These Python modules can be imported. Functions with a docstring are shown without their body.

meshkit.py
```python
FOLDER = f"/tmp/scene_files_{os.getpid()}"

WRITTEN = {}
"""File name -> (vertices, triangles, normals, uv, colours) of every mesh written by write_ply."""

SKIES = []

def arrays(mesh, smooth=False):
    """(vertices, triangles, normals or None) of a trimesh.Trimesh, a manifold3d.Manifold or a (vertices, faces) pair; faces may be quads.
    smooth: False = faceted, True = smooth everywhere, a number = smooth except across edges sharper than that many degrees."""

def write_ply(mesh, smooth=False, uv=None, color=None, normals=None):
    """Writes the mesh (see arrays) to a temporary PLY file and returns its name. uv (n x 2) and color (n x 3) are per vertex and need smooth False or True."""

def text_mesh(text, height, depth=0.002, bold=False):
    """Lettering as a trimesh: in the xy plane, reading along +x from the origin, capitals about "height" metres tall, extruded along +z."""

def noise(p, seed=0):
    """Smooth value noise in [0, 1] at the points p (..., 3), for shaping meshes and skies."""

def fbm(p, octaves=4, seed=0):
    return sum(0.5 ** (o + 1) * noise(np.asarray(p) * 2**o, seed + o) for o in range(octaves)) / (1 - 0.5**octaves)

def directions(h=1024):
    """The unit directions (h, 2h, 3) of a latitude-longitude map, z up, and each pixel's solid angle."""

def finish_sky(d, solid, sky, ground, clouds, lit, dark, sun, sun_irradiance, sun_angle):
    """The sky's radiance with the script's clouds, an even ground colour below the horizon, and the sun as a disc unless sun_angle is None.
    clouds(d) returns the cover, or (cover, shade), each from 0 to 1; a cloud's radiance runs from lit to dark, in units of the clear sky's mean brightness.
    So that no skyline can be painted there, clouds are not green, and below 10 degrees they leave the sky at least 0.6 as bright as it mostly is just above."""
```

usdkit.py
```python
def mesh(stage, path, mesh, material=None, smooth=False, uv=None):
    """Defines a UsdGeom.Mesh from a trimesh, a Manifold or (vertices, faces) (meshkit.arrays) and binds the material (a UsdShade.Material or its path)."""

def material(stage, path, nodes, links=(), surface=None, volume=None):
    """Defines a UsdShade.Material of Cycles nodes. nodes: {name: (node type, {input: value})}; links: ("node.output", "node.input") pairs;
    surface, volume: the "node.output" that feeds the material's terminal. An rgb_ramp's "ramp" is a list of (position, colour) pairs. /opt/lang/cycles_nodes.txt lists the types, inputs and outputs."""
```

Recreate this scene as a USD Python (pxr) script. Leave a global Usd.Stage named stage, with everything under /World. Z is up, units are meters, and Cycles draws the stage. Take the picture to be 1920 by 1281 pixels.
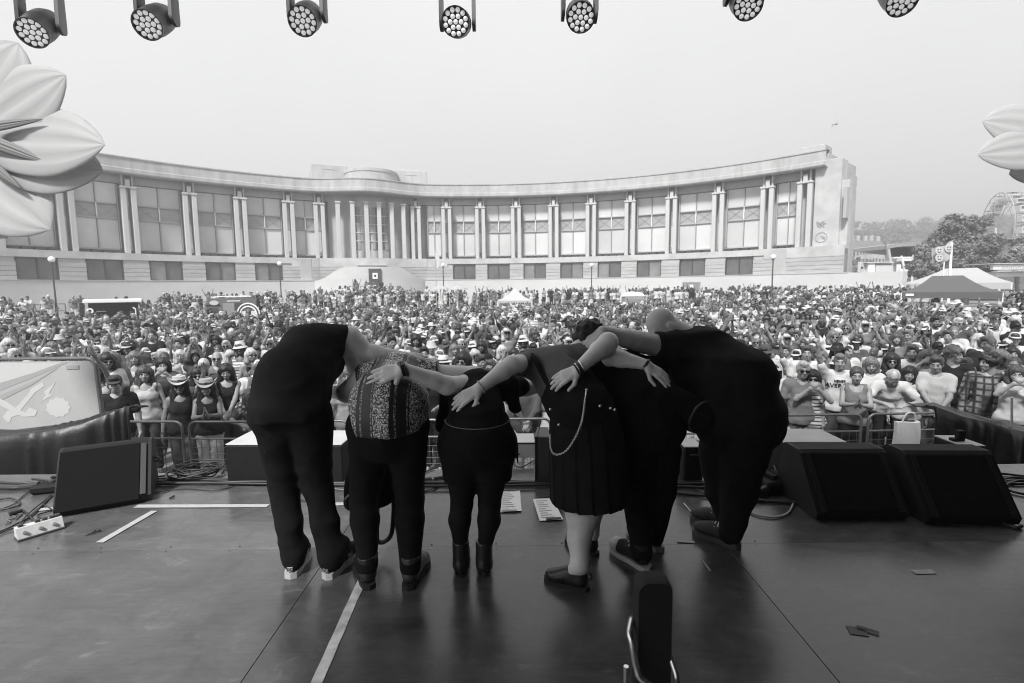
import math, random
import numpy as np, trimesh, usdkit, meshkit
from pxr import Gf, Sdf, Usd, UsdGeom, UsdLux, UsdShade, Vt

stage = Usd.Stage.CreateInMemory()
UsdGeom.Xform.Define(stage, '/World')
UsdGeom.Scope.Define(stage, '/World/Looks')

# ------------------------------------------------------------------ camera
EYE = np.array([0.0, 0.0, 2.9])
FOCAL, CX, CY = 960.0, 960.0, 640.5          # in pixels of a 1920 wide picture
PITCH, ROLL = math.radians(5.92), math.radians(-0.615)
_c, _s, _cr, _sr = math.cos(PITCH), math.sin(PITCH), math.cos(ROLL), math.sin(ROLL)


def ray(px, py):
    X, Y = px - CX, CY - py
    X, Y = X * _cr - Y * _sr, X * _sr + Y * _cr
    return np.array([X, FOCAL * _c + Y * _s, -FOCAL * _s + Y * _c])


def at(px, py, Y):
    d = ray(px, py)
    return EYE + d * (Y / d[1])


def far_at(px, py, D):
    """The point on a pixel's ray at horizontal distance D."""
    d = ray(px, py)
    return EYE + d * (D / np.hypot(d[0], d[1]))


def onz(px, py, z):
    d = ray(px, py)
    return EYE + d * ((z - EYE[2]) / d[2])


def project(P):
    v = np.asarray(P, float) - EYE
    X = v[..., 0]
    Yc, D = v[..., 1] * _s + v[..., 2] * _c, v[..., 1] * _c - v[..., 2] * _s
    X, Y = X * FOCAL / D, Yc * FOCAL / D
    return np.stack([CX + X * _cr + Y * _sr, CY - (-X * _sr + Y * _cr)], -1)


cam = UsdGeom.Camera.Define(stage, '/World/camera')
right = np.array([_cr, _s * _sr, _c * _sr]); up = np.array([-_sr, _s * _cr, _c * _cr]); back = np.cross(right, up)
m = np.eye(4); m[0, :3], m[1, :3], m[2, :3], m[3, :3] = right, up, back, EYE
cam.AddTransformOp().Set(Gf.Matrix4d(*m.ravel().tolist()))
cam.CreateHorizontalApertureAttr(36.0); cam.CreateFocalLengthAttr(18.0)
cam.CreateFStopAttr(3.5); cam.CreateFocusDistanceAttr(3.4)
cam.CreateExposureAttr(EXPOSURE := 0.85)

# ------------------------------------------------------------------ sky and hazy sun
SUN_AZ, SUN_EL = math.radians(-156), math.radians(50)     # azimuth from +y towards +x
dome = UsdLux.DomeLight.Define(stage, '/World/sky')
dome.GetPrim().SetCustomDataByKey('kind', 'structure')
usdkit.material(stage, '/World/Looks/sky_look', {
    'sky': ('sky_texture', {'sky_type': 'single_scattering', 'sun_disc': False, 'sun_elevation': SUN_EL, 'sun_rotation': SUN_AZ, 'aerosol_density': 3.0}),
    'bw': ('rgb_to_bw', {}),
    'tc': ('texture_coordinate', {}), 'nz': ('noise_texture', {'scale': 1.6, 'detail': 4.0, 'roughness': 0.5}),
    'veil': ('rgb_ramp', {'ramp': [(0.25, (8.2, 8.2, 8.25)), (0.75, (9.5, 9.5, 9.55))]}),
    'mx': ('mix', {'fac': 0.86}), 'bg': ('background_shader', {'strength': 0.064})},
    [('sky.color', 'bw.color'), ('bw.val', 'mx.color1'), ('tc.generated', 'nz.vector'), ('nz.fac', 'veil.fac'), ('veil.color', 'mx.color2'), ('mx.color', 'bg.color')], surface='bg.background')
UsdShade.MaterialBindingAPI.Apply(dome.GetPrim()).Bind(UsdShade.Material.Get(stage, '/World/Looks/sky_look'))
sun = UsdLux.DistantLight.Define(stage, '/World/sun')
sun.CreateIntensityAttr(1.05); sun.CreateAngleAttr(9.0); sun.CreateNormalizeAttr(True); sun.CreateColorAttr(Gf.Vec3f(1.0, 0.995, 0.985))
sun.AddRotateXYZOp().Set(Gf.Vec3f(90 - math.degrees(SUN_EL), 0, 180 - math.degrees(SUN_AZ)))

# ------------------------------------------------------------------ helpers
rng = np.random.default_rng(7)
LOOKS, TAKEN = {}, {}


def look(name, v, rough=0.65, spec=0.4, metal=0.0, vary=0.0, scale=6.0, bump=0.0, bscale=40.0, stretch=(1, 1, 1), coord='position', transmit=0.0, translucent=0.0):
    """A grey procedural material: base grey V, VARY = share of noise in it."""
    if name in LOOKS:
        return LOOKS[name]
    col = (v, v, v) if np.ndim(v) == 0 else v
    n = {'p': ('principled_bsdf', {'base_color': col, 'roughness': rough, 'specular_ior_level': spec, 'metallic': metal, 'transmission_weight': transmit})}
    l = []
    src = 'g.position' if coord == 'position' else 'tc.object'
    if vary or bump:
        n['g'] = ('geometry', {}); n['tc'] = ('texture_coordinate', {})
        n['mp'] = ('mapping', {'scale': stretch}); l += [(src, 'mp.vector')]
    if vary:
        n['nz'] = ('noise_texture', {'scale': scale, 'detail': 6.0, 'roughness': 0.6})
        a, b = max(v * (1 - vary), 0.002), min(v * (1 + vary), 0.95)
        n['rp'] = ('rgb_ramp', {'ramp': [(0.3, (a, a, a)), (0.7, (b, b, b))]})
        l += [('mp.vector', 'nz.vector'), ('nz.fac', 'rp.fac'), ('rp.color', 'p.base_color')]
    if bump:
        n['bz'] = ('noise_texture', {'scale': bscale, 'detail': 4.0}); n['bp'] = ('bump', {'strength': bump, 'distance': 0.01})
        l += [('mp.vector', 'bz.vector'), ('bz.fac', 'bp.height'), ('bp.normal', 'p.normal')]
    surf = 'p.BSDF'
    if translucent:
        n['tr'] = ('translucent_bsdf', {'color': col}); n['mc'] = ('mix_closure', {'fac': translucent})
        l += [('p.BSDF', 'mc.closure1'), ('tr.BSDF', 'mc.closure2')]; surf = 'mc.closure'
    LOOKS[name] = usdkit.material(stage, '/World/Looks/' + name, n, l, surface=surf)
    return LOOKS[name]


def free(parent, name):
    k = TAKEN.get((parent, name), -1) + 1
    TAKEN[(parent, name)] = k
    return f'{parent}/{name}' if k == 0 else f'{parent}/{name}_{k:03d}'


def tag(prim, label=None, cat=None, group=None, kind=None):
    for k, v in (('label', label), ('category', cat), ('group', group), ('kind', kind)):
        if v:
            prim.SetCustomDataByKey(k, v)
    return prim


def thing(name, label, cat, loc=(0, 0, 0), rz=0.0, group=None, kind=None, scale=1.0):
    x = UsdGeom.Xform.Define(stage, free('/World', name))
    x.AddTranslateOp().Set(Gf.Vec3d(*map(float, loc)))
    if rz:
        x.AddRotateZOp().Set(math.degrees(rz))
    if scale != 1.0:
        x.AddScaleOp().Set(Gf.Vec3f(scale, scale, scale))
    return tag(x.GetPrim(), label, cat, group, kind)


def part(parent, name, mesh, mat, smooth=False, label=None, kind=None):
    path = str(parent.GetPath()) if parent is not None else '/World'
    if isinstance(mesh, list):
        mesh = trimesh.util.concatenate([x for x in mesh if x is not None])
    p = usdkit.mesh(stage, free(path, name), mesh, mat, smooth=smooth).GetPrim()
    return tag(p, label, None, None, kind)


def single(name, mesh, mat, label, cat, group=None, smooth=False, loc=None):
    """A thing that is one mesh."""
    if isinstance(mesh, list):
        mesh = trimesh.util.concatenate(mesh)
    g = usdkit.mesh(stage, free('/World', name), mesh, mat, smooth=smooth)
    if loc is not None:
        g.AddTranslateOp().Set(Gf.Vec3d(*map(float, loc)))
    return tag(g.GetPrim(), label, cat, group)


def setting(name, mesh, mat, smooth=False, kind='structure'):
    if isinstance(mesh, list):
        mesh = trimesh.util.concatenate(mesh)
    return tag(usdkit.mesh(stage, free('/World', name), mesh, mat, smooth=smooth).GetPrim(), kind=kind)


def copy_of(src, name, label, cat, loc, rz=0.0, group=None, scale=1.0):
    t = thing(name, label, cat, loc, rz, group, scale=scale)
    t.GetReferences().AddInternalReference(src if isinstance(src, Sdf.Path) else src.GetPath())
    t.SetInstanceable(True)
    return t


def M(R=None, t=(0, 0, 0)):
    a = np.eye(4)
    if R is not None:
        a[:3, :3] = R
    a[:3, 3] = t
    return a


def rotz(a):
    c, s = math.cos(a), math.sin(a)
    return np.array([[c, -s, 0], [s, c, 0], [0, 0, 1.0]])


def rotx(a):
    c, s = math.cos(a), math.sin(a)
    return np.array([[1.0, 0, 0], [0, c, -s], [0, s, c]])


def roty(a):
    c, s = math.cos(a), math.sin(a)
    return np.array([[c, 0, s], [0, 1.0, 0], [-s, 0, c]])


def box(lo, hi, ch=0.0):
    """Axis-aligned box from corner to corner, edges chamfered by CH."""
    lo, hi = np.minimum(lo, hi).astype(float), np.maximum(lo, hi).astype(float)
    if ch <= 0:
        b = trimesh.creation.box(hi - lo); b.apply_translation((lo + hi) / 2); return b
    pts = []
    for a in (0, 1, 2):
        for sx in (0, 1):
            for sy in (0, 1):
                for sz in (0, 1):
                    q = np.array([(lo, hi)[s][i] + (ch if s == 0 else -ch) * (i != a) for i, s in enumerate((sx, sy, sz))])
                    pts.append(q)
    return trimesh.convex.convex_hull(np.array(pts))


def frame(d, hint=(0, 0, 1)):
    """Rotation whose z column is D."""
    z = np.asarray(d, float); z = z / np.linalg.norm(z)
    h = np.asarray(hint, float)
    if abs(h @ z) > 0.98:
        h = np.array([0.0, 1, 0]) if abs(z[1]) < 0.9 else np.array([1.0, 0, 0])
    x = np.cross(h, z); x /= np.linalg.norm(x)
    return np.stack([x, np.cross(z, x), z], 1)


def bar(a, b, w, h=None, hint=(0, 0, 1)):
    """A rectangular bar between two points."""
    a, b = np.asarray(a, float), np.asarray(b, float)
    m = trimesh.creation.box([w, h or w, np.linalg.norm(b - a)])
    m.apply_transform(M(frame(b - a, hint), (a + b) / 2)); return m


def rod(a, b, r, r2=None, n=8):
    """A round rod, tapering from R to R2."""
    a, b = np.asarray(a, float), np.asarray(b, float)
    r2 = r if r2 is None else r2
    L, t = np.linalg.norm(b - a), np.linspace(0, 2 * np.pi, n, endpoint=False)
    ring = np.stack([np.cos(t), np.sin(t), 0 * t], 1)
    v = np.vstack([ring * r, ring * r2 + [0, 0, L], [[0, 0, 0], [0, 0, L]]]) @ frame(b - a).T + a
    f = []
    for i in range(n):
        j = (i + 1) % n
        f += [[i, j, n + j], [i, n + j, n + i], [2 * n, j, i], [2 * n + 1, n + i, n + j]]
    return trimesh.Trimesh(v, f, process=False)


def tube(P, r, n=8, closed=False, sub=0):
    """A tube along a polyline; R may vary per point. SUB > 0 smooths the line (Catmull-Rom)."""
    P = np.asarray(P, float); r = np.broadcast_to(np.asarray(r, float), len(P)).copy()
    if sub:
        Q = np.vstack([P[-1:], P, P[:2]]) if closed else np.vstack([2 * P[0] - P[1], P, 2 * P[-1] - P[-2]])
        out, ro = [], []
        for i in range(len(P) - (0 if closed else 1)):
            p0, p1, p2, p3 = Q[i], Q[i + 1], Q[i + 2], Q[(i + 3) % len(Q)] if closed else Q[i + 3]
            for t in np.linspace(0, 1, sub, endpoint=False):
                out.append(0.5 * (2 * p1 + (p2 - p0) * t + (2 * p0 - 5 * p1 + 4 * p2 - p3) * t * t + (3 * p1 - p0 - 3 * p2 + p3) * t ** 3))
                ro.append(r[i] * (1 - t) + r[(i + 1) % len(P)] * t)
        if not closed:
            out.append(P[-1]); ro.append(r[-1])
        P, r = np.array(out), np.array(ro)
    k = len(P)
    T = np.gradient(P, axis=0) if not closed else np.roll(P, -1, 0) - np.roll(P, 1, 0)
    T /= np.maximum(np.linalg.norm(T, axis=1, keepdims=True), 1e-9)
    N = np.zeros_like(P); N[0] = frame(T[0])[:, 0]
    for i in range(1, k):
        q = N[i - 1] - T[i] * (N[i - 1] @ T[i]); N[i] = q / max(np.linalg.norm(q), 1e-9)
    B = np.cross(T, N)
    a = np.linspace(0, 2 * np.pi, n, endpoint=False)
    v = (P[:, None] + r[:, None, None] * (np.cos(a)[None, :, None] * N[:, None] + np.sin(a)[None, :, None] * B[:, None])).reshape(-1, 3)
    f = []
    for i in range(k if closed else k - 1):
        i2 = (i + 1) % k
        for j in range(n):
            j2 = (j + 1) % n
            f += [[i * n + j, i * n + j2, i2 * n + j2], [i * n + j, i2 * n + j2, i2 * n + j]]
    if not closed:
        v = np.vstack([v, P[:1], P[-1:]])
        for j in range(n):
            j2 = (j + 1) % n
            f += [[k * n, j2, j], [k * n + 1, (k - 1) * n + j, (k - 1) * n + j2]]
    return trimesh.Trimesh(v, f, process=False)


def lathe(profile, n=16, at_=(0, 0, 0), R=None):
    m = trimesh.creation.revolve(np.asarray(profile, float), sections=n)
    m.apply_transform(M(R, at_)); return m


def ball(c, r, sub=2, R=None):
    m = trimesh.creation.icosphere(sub, 1.0); m.apply_scale(r) if np.ndim(r) == 0 else m.apply_transform(np.diag([*r, 1.0]))
    m.apply_transform(M(R, c)); return m


def prism(poly, depth, R=None, t=(0, 0, 0)):
    """A polygon in the xy plane extruded along +z, then placed."""
    from shapely.geometry import Polygon
    g = poly if hasattr(poly, 'exterior') else Polygon(poly)
    if not g.is_valid:
        g = g.buffer(0)
    m = trimesh.creation.extrude_polygon(g, depth, engine='earcut')
    m.apply_transform(M(R, t)); return m


def sheet(V, F2=None):
    """A grid of points (a, b, 3) as a surface."""
    V = np.asarray(V, float); a, b = V.shape[:2]
    i = np.arange(a * b).reshape(a, b)
    q = np.stack([i[:-1, :-1], i[1:, :-1], i[1:, 1:], i[:-1, 1:]], -1).reshape(-1, 4)
    return trimesh.Trimesh(V.reshape(-1, 3), np.vstack([q[:, [0, 1, 2]], q[:, [0, 2, 3]]]), process=False)


def thick_sheet(V, off):
    """A closed slab: the grid V and the grid V + OFF, joined round the rim."""
    V = np.asarray(V, float); W = V + off; a, b = V.shape[:2]
    top, bot = sheet(V), sheet(W); n = a * b
    i = np.arange(n).reshape(a, b)
    rim = np.concatenate([i[0, :], i[1:, -1], i[-1, -2::-1], i[-2:0:-1, 0]])
    j = np.roll(rim, -1)
    side = np.vstack([np.stack([rim, j, j + n], 1), np.stack([rim, j + n, rim + n], 1)])
    return trimesh.Trimesh(np.vstack([V.reshape(-1, 3), W.reshape(-1, 3)]), np.vstack([top.faces[:, ::-1], bot.faces + n, side[:, ::-1]]), process=False)


ORD = 'first second third fourth fifth sixth seventh eighth ninth tenth eleventh twelfth thirteenth fourteenth fifteenth sixteenth seventeenth eighteenth nineteenth twentieth'.split()
ORD += ['twenty-' + x for x in ORD[:9]] + ['thirtieth'] + ['thirty-' + x for x in ORD[:9]] + ['fortieth'] + ['forty-' + x for x in ORD[:9]] + ['fiftieth']

# ------------------------------------------------------------------ bodies as smooth distance fields
class Field:
    """Round cones and ellipsoids blended into one surface, meshed by surface nets on a grid that is finer where asked."""

    def __init__(self):
        self.ops = []

    def cone(self, a, b, ra, rb=None, k=0.03, flat=None, mode='add'):
        self.ops.append(('c', np.asarray(a, float), np.asarray(b, float), ra, ra if rb is None else rb, k, flat, mode)); return self

    def ell(self, c, r, R=None, k=0.03, mode='add'):
        self.ops.append(('e', np.asarray(c, float), np.asarray(r, float) * np.ones(3), np.eye(3) if R is None else np.asarray(R), None, k, None, mode)); return self

    def cut(self, point, normal):
        """Keeps what lies against the normal."""
        n = np.asarray(normal, float); self.ops.append(('p', np.asarray(point, float), n / np.linalg.norm(n), None, None, 0.0, None, 'keep')); return self

    def bounds(self):
        lo, hi = [], []
        for o in self.ops:
            if o[7] == 'add':
                if o[0] == 'c':
                    r = max(o[3], o[4]) * (max(1.0, *o[6][1:]) if o[6] else 1.0); lo.append(np.minimum(o[1], o[2]) - r); hi.append(np.maximum(o[1], o[2]) + r)
                else:
                    r = o[2].max(); lo.append(o[1] - r); hi.append(o[1] + r)
        return np.min(lo, 0), np.max(hi, 0)

    def mesh(self, h=0.012, fine=(), folds=None, keep=1):
        """fine: boxes (lo, hi, spacing). folds: (amplitude, scale xyz, seed)."""
        lo, hi = self.bounds(); lo, hi = lo - 2 * h - 0.012, hi + 2 * h + 0.012
        axes = []
        for i in range(3):
            x, at_ = [], lo[i]
            while at_ < hi[i]:
                x.append(at_); at_ += min([h] + [f[2] for f in fine if f[0][i] - h <= at_ <= f[1][i]])
            axes.append(np.array(x + [at_], np.float32))
        xs, ys, zs = axes
        F = np.full((len(xs), len(ys), len(zs)), 0.15, np.float32)
        for kind, a, b, ra, rb, k, flat, mode in self.ops:
            if kind == 'p':
                d = ((xs[:, None, None] - a[0]) * b[0] + (ys[None, :, None] - a[1]) * b[1] + (zs[None, None, :] - a[2]) * b[2]).astype(np.float32)
                F = np.maximum(F, d); continue
            if kind == 'c':
                r = max(ra, rb) * (max(1.0, *flat[1:]) if flat else 1.0); bl, bh = np.minimum(a, b) - r, np.maximum(a, b) + r
            else:
                r = b.max(); bl, bh = a - r, a + r
            mg = max(0.05, 1.2 * k)
            sl = tuple(slice(max(0, int(np.searchsorted(ax, bl[i] - mg)) - 1), int(np.searchsorted(ax, bh[i] + mg)) + 1) for i, ax in enumerate(axes))
            X, Y, Z = xs[sl[0]][:, None, None], ys[sl[1]][None, :, None], zs[sl[2]][None, None, :]
            if kind == 'c':
                u = (b - a).astype(np.float32); uu = max(float(u @ u), 1e-9)
                px, py, pz = X - np.float32(a[0]), Y - np.float32(a[1]), Z - np.float32(a[2])
                t = np.clip((px * u[0] + py * u[1] + pz * u[2]) / uu, 0, 1)
                dx, dy, dz = px - t * u[0], py - t * u[1], pz - t * u[2]
                if flat:
                    n, s = np.asarray(flat[0], np.float32), flat[1]; n = n / np.linalg.norm(n)
                    e = (dx * n[0] + dy * n[1] + dz * n[2]) * (1 / s - 1)
                    dx, dy, dz = dx + e * n[0], dy + e * n[1], dz + e * n[2]
                d = np.sqrt(dx * dx + dy * dy + dz * dz) - (ra + (rb - ra) * t)
                if flat:
                    d = d * min(1.0, flat[1] ** 0.5)
            else:
                px, py, pz = X - np.float32(a[0]), Y - np.float32(a[1]), Z - np.float32(a[2])
                R = ra.astype(np.float32)
                q = [(px * R[0, i] + py * R[1, i] + pz * R[2, i]) / np.float32(b[i]) for i in range(3)]
                k0 = np.sqrt(q[0] ** 2 + q[1] ** 2 + q[2] ** 2)
                k1 = np.sqrt(sum((q[i] / np.float32(b[i])) ** 2 for i in range(3)))
                d = k0 * (k0 - 1) / np.maximum(k1, 1e-6)
            G = F[sl]
            if mode == 'add':
                if k > 0:
                    hh = np.maximum(k - np.abs(G - d), 0) / k; F[sl] = np.minimum(G, d) - hh * hh * k * 0.25
                else:
                    F[sl] = np.minimum(G, d)
            else:
                hh = np.maximum(k - np.abs(G + d), 0) / max(k, 1e-6); F[sl] = np.maximum(G, -d) + hh * hh * k * 0.25
        if folds:
            amp, sc, seed = folds
            near = np.abs(F) < 0.03 + amp
            i, j, k_ = np.nonzero(near)
            P = np.stack([xs[i], ys[j], zs[k_]], 1)
            n1 = meshkit.noise(P * np.asarray(sc) + 0.35 * meshkit.noise(P * 9, seed + 5)[:, None], seed)
            F[i, j, k_] += (amp * (np.abs(2 * n1 - 1) * 2 - 1)).astype(np.float32)
        return surface_net(F, xs, ys, zs)


def surface_net(F, xs, ys, zs):
    F = np.where(F == 0, np.float32(1e-6), F)
    S = F < 0
    c = np.zeros(tuple(n - 1 for n in F.shape), np.int8)
    for a, b, d in np.ndindex(2, 2, 2):
        c += S[a:F.shape[0] - 1 + a, b:F.shape[1] - 1 + b, d:F.shape[2] - 1 + d]
    I, J, K = np.nonzero((c > 0) & (c < 8))
    num = np.full(c.shape, -1, np.int64); num[I, J, K] = np.arange(len(I))
    acc, cnt = np.zeros((len(I), 3)), np.zeros(len(I))
    co = list(np.ndindex(2, 2, 2))
    for a in range(8):
        for b in range(a + 1, 8):
            if sum(x != y for x, y in zip(co[a], co[b])) != 1:
                continue
            p, q = co[a], co[b]
            f0, f1 = F[I + p[0], J + p[1], K + p[2]], F[I + q[0], J + q[1], K + q[2]]
            on = (f0 < 0) != (f1 < 0)
            t = np.where(on, f0 / np.where(on, f0 - f1, 1), 0)
            P0 = np.stack([xs[I + p[0]], ys[J + p[1]], zs[K + p[2]]], 1); P1 = np.stack([xs[I + q[0]], ys[J + q[1]], zs[K + q[2]]], 1)
            acc += on[:, None] * (P0 + (P1 - P0) * t[:, None]); cnt += on
    V = acc / np.maximum(cnt, 1)[:, None]
    quads = []
    for ax in range(3):
        u, v = (ax + 1) % 3, (ax + 2) % 3
        s0 = [slice(1, -1)] * 3; s0[ax] = slice(0, -1); s1 = list(s0); s1[ax] = slice(1, None)
        A, B = S[tuple(s0)], S[tuple(s1)]
        e = np.argwhere(A != B); flip = A[tuple(e.T)]
        off = np.ones(3, int); off[ax] = 0
        e = e + off
        eu, ev = np.eye(3, dtype=int)[u], np.eye(3, dtype=int)[v]
        q = np.stack([num[tuple((e - eu - ev).T)], num[tuple((e - ev).T)], num[tuple(e.T)], num[tuple((e - eu).T)]], 1)
        q[~flip] = q[~flip][:, ::-1]
        quads.append(q)
    q = np.vstack(quads)
    return trimesh.Trimesh(V, np.vstack([q[:, [0, 1, 2]], q[:, [0, 2, 3]]]), process=False)


def ik(a, target, l1, l2, pole):
    """The middle joint of a two-bone limb from A to TARGET (shortened when out of reach), bent towards POLE. Returns (middle, end)."""
    a, target, pole = (np.asarray(x, float) for x in (a, target, pole))
    d = target - a; L = np.linalg.norm(d); u = d / max(L, 1e-9)
    L = min(L, 0.995 * (l1 + l2)); end = a + u * L
    x = (l1 * l1 - l2 * l2 + L * L) / (2 * L); h = math.sqrt(max(l1 * l1 - x * x, 0))
    w = pole - u * (pole @ u); w /= max(np.linalg.norm(w), 1e-9)
    return a + u * x + w * h, end


def add_hand(f, wrist, direction, normal, side, size=1.0, curl=0.25, spread=0.12, thumb=0.9, fine=None, h=0.006):
    """Palm, four fingers of unequal length with knuckle bends and a thumb from the side of the palm. NORMAL: out of the back of the hand; SIDE: +1 puts the thumb towards cross(direction, normal)."""
    w, d, n = (np.asarray(x, float) for x in (wrist, direction, normal))
    d = d / np.linalg.norm(d); n = n - d * (n @ d); n /= np.linalg.norm(n); t = np.cross(d, n) * side
    s = size
    kn = []
    for i, (o, L) in enumerate(((0.030, 0.074), (0.010, 0.083), (-0.010, 0.077), (-0.029, 0.060))):
        k0 = w + (d * (0.092 - 0.006 * abs(i - 1)) + t * o) * s
        f.cone(w + (d * 0.01 + t * o * 0.55) * s, k0, 0.0135 * s, 0.0115 * s, k=0.014, flat=(n, 0.9))
        a, p, r = 0.25 * curl, k0, 0.0102
        fd = d + t * (o * spread * 22)
        fd /= np.linalg.norm(fd)
        for seg, dec in ((0.46, 0.93), (0.31, 0.9), (0.23, 0.85)):
            a += curl
            q = p + (fd * math.cos(a) - n * math.sin(a)) * L * seg * s
            f.cone(p, q, r * s, r * dec * s, k=0.004); p, r = q, r * dec
        kn.append(p)
    b = w + (d * 0.025 + t * 0.026 - n * 0.006) * s
    m_ = b + (d * 0.034 + t * 0.036 * thumb - n * 0.012) * s; e = m_ + (d * 0.040 + t * 0.012 * thumb - n * 0.006) * s
    f.cone(w + d * 0.012 * s, b, 0.017 * s, 0.016 * s, k=0.012).cone(b, m_, 0.0145 * s, 0.0115 * s, k=0.008).cone(m_, e, 0.0112 * s, 0.009 * s, k=0.004)
    if fine is not None:
        P = np.array(kn + [w, e, b]); fine.append((P.min(0) - 0.02, P.max(0) + 0.02, h))
    return f


def add_head(f, c, R, s=1.0, fem=False, neck=None, rneck=0.055):
    """A head round C (its centre at eye height); R's columns are the head's right... x, back y, up z: the face looks along -y."""
    g = lambda x, y, z: c + R @ (np.array([x, y, z]) * s)
    f.ell(g(0, 0.012, 0.028), np.array([0.074, 0.094, 0.092]) * s, R, k=0.02)
    f.ell(g(0, -0.022, -0.035), np.array([0.060 if fem else 0.064, 0.068, 0.078]) * s, R, k=0.03)
    f.ell(g(0, -0.062, -0.092), np.array([0.026 if fem else 0.031, 0.024, 0.022]) * s, R, k=0.025)
    f.cone(g(-0.03, -0.076, 0.016), g(0.03, -0.076, 0.016), 0.013 * s, k=0.02)
    for q in (-1, 1):
        f.ell(g(0.034 * q, -0.094, -0.004), np.array([0.017, 0.013, 0.010]) * s, R, k=0.014, mode='carve')
        f.ell(g(0.040 * q, -0.062, -0.034), np.array([0.024, 0.024, 0.022]) * s, R, k=0.02)
        f.ell(g(0.076 * q, 0.012, -0.012), np.array([0.010, 0.020, 0.031]) * s, R @ rotz(0.35 * q), k=0.008)
    f.cone(g(0, -0.088, 0.006), g(0, -0.110, -0.034), 0.009 * s, 0.0145 * s, k=0.012)
    f.cone(g(-0.013, -0.094, -0.036), g(0.013, -0.094, -0.036), 0.009 * s, k=0.008)
    f.cone(g(-0.018, -0.082, -0.064), g(0.018, -0.082, -0.064), 0.0095 * s, k=0.008)
    f.cone(g(-0.014, -0.080, -0.076), g(0.014, -0.080, -0.076), 0.0095 * s, k=0.008)
    if neck is not None:
        f.cone(g(0, 0.025, -0.05), neck, rneck * s, rneck * 1.1 * s, k=0.03)
    return f

# ------------------------------------------------------------------ the amphitheatre: ground and crescent building
CB = np.array([-3.04, 17.84]); RB = 39.92          # centre and radius of the crescent's front
Z0, ZS, ZT = 3.895, 12.93, 14.34                   # foot of the ground floor, underside and top of the cornice


def arc(th, r, z=0.0):
    return np.array([CB[0] + r * math.sin(th), CB[1] + r * math.cos(th), z])


def theta_of(px, r=RB + 0.6, py=450):
    d = ray(px, py); d = d / np.hypot(d[0], d[1])
    b = -(d[0] * CB[0] + d[1] * CB[1]); c = CB @ CB - r * r
    P = d[:2] * (-b + math.sqrt(b * b - c))
    return math.atan2(P[0] - CB[0], P[1] - CB[1])


def z_at(px, py, r=RB + 0.6):
    d = ray(px, py); dd = d / np.hypot(d[0], d[1])
    b = -(dd[0] * CB[0] + dd[1] * CB[1]); c = CB @ CB - r * r
    return EYE[2] + dd[2] * (-b + math.sqrt(b * b - c))


def ground_z(x, y):
    """Flat before the stage, rising in shallow terraces to the foot of the podium wall."""
    r = np.hypot(np.asarray(x, float) - CB[0], np.asarray(y, float) - CB[1])
    front = np.asarray(y, float) > CB[1] - 6
    return np.where(front, np.interp(r, [0, 10, 24, 34, 39], [0, 0, 0.35, 1.1, 1.25]), 0.0)


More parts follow.
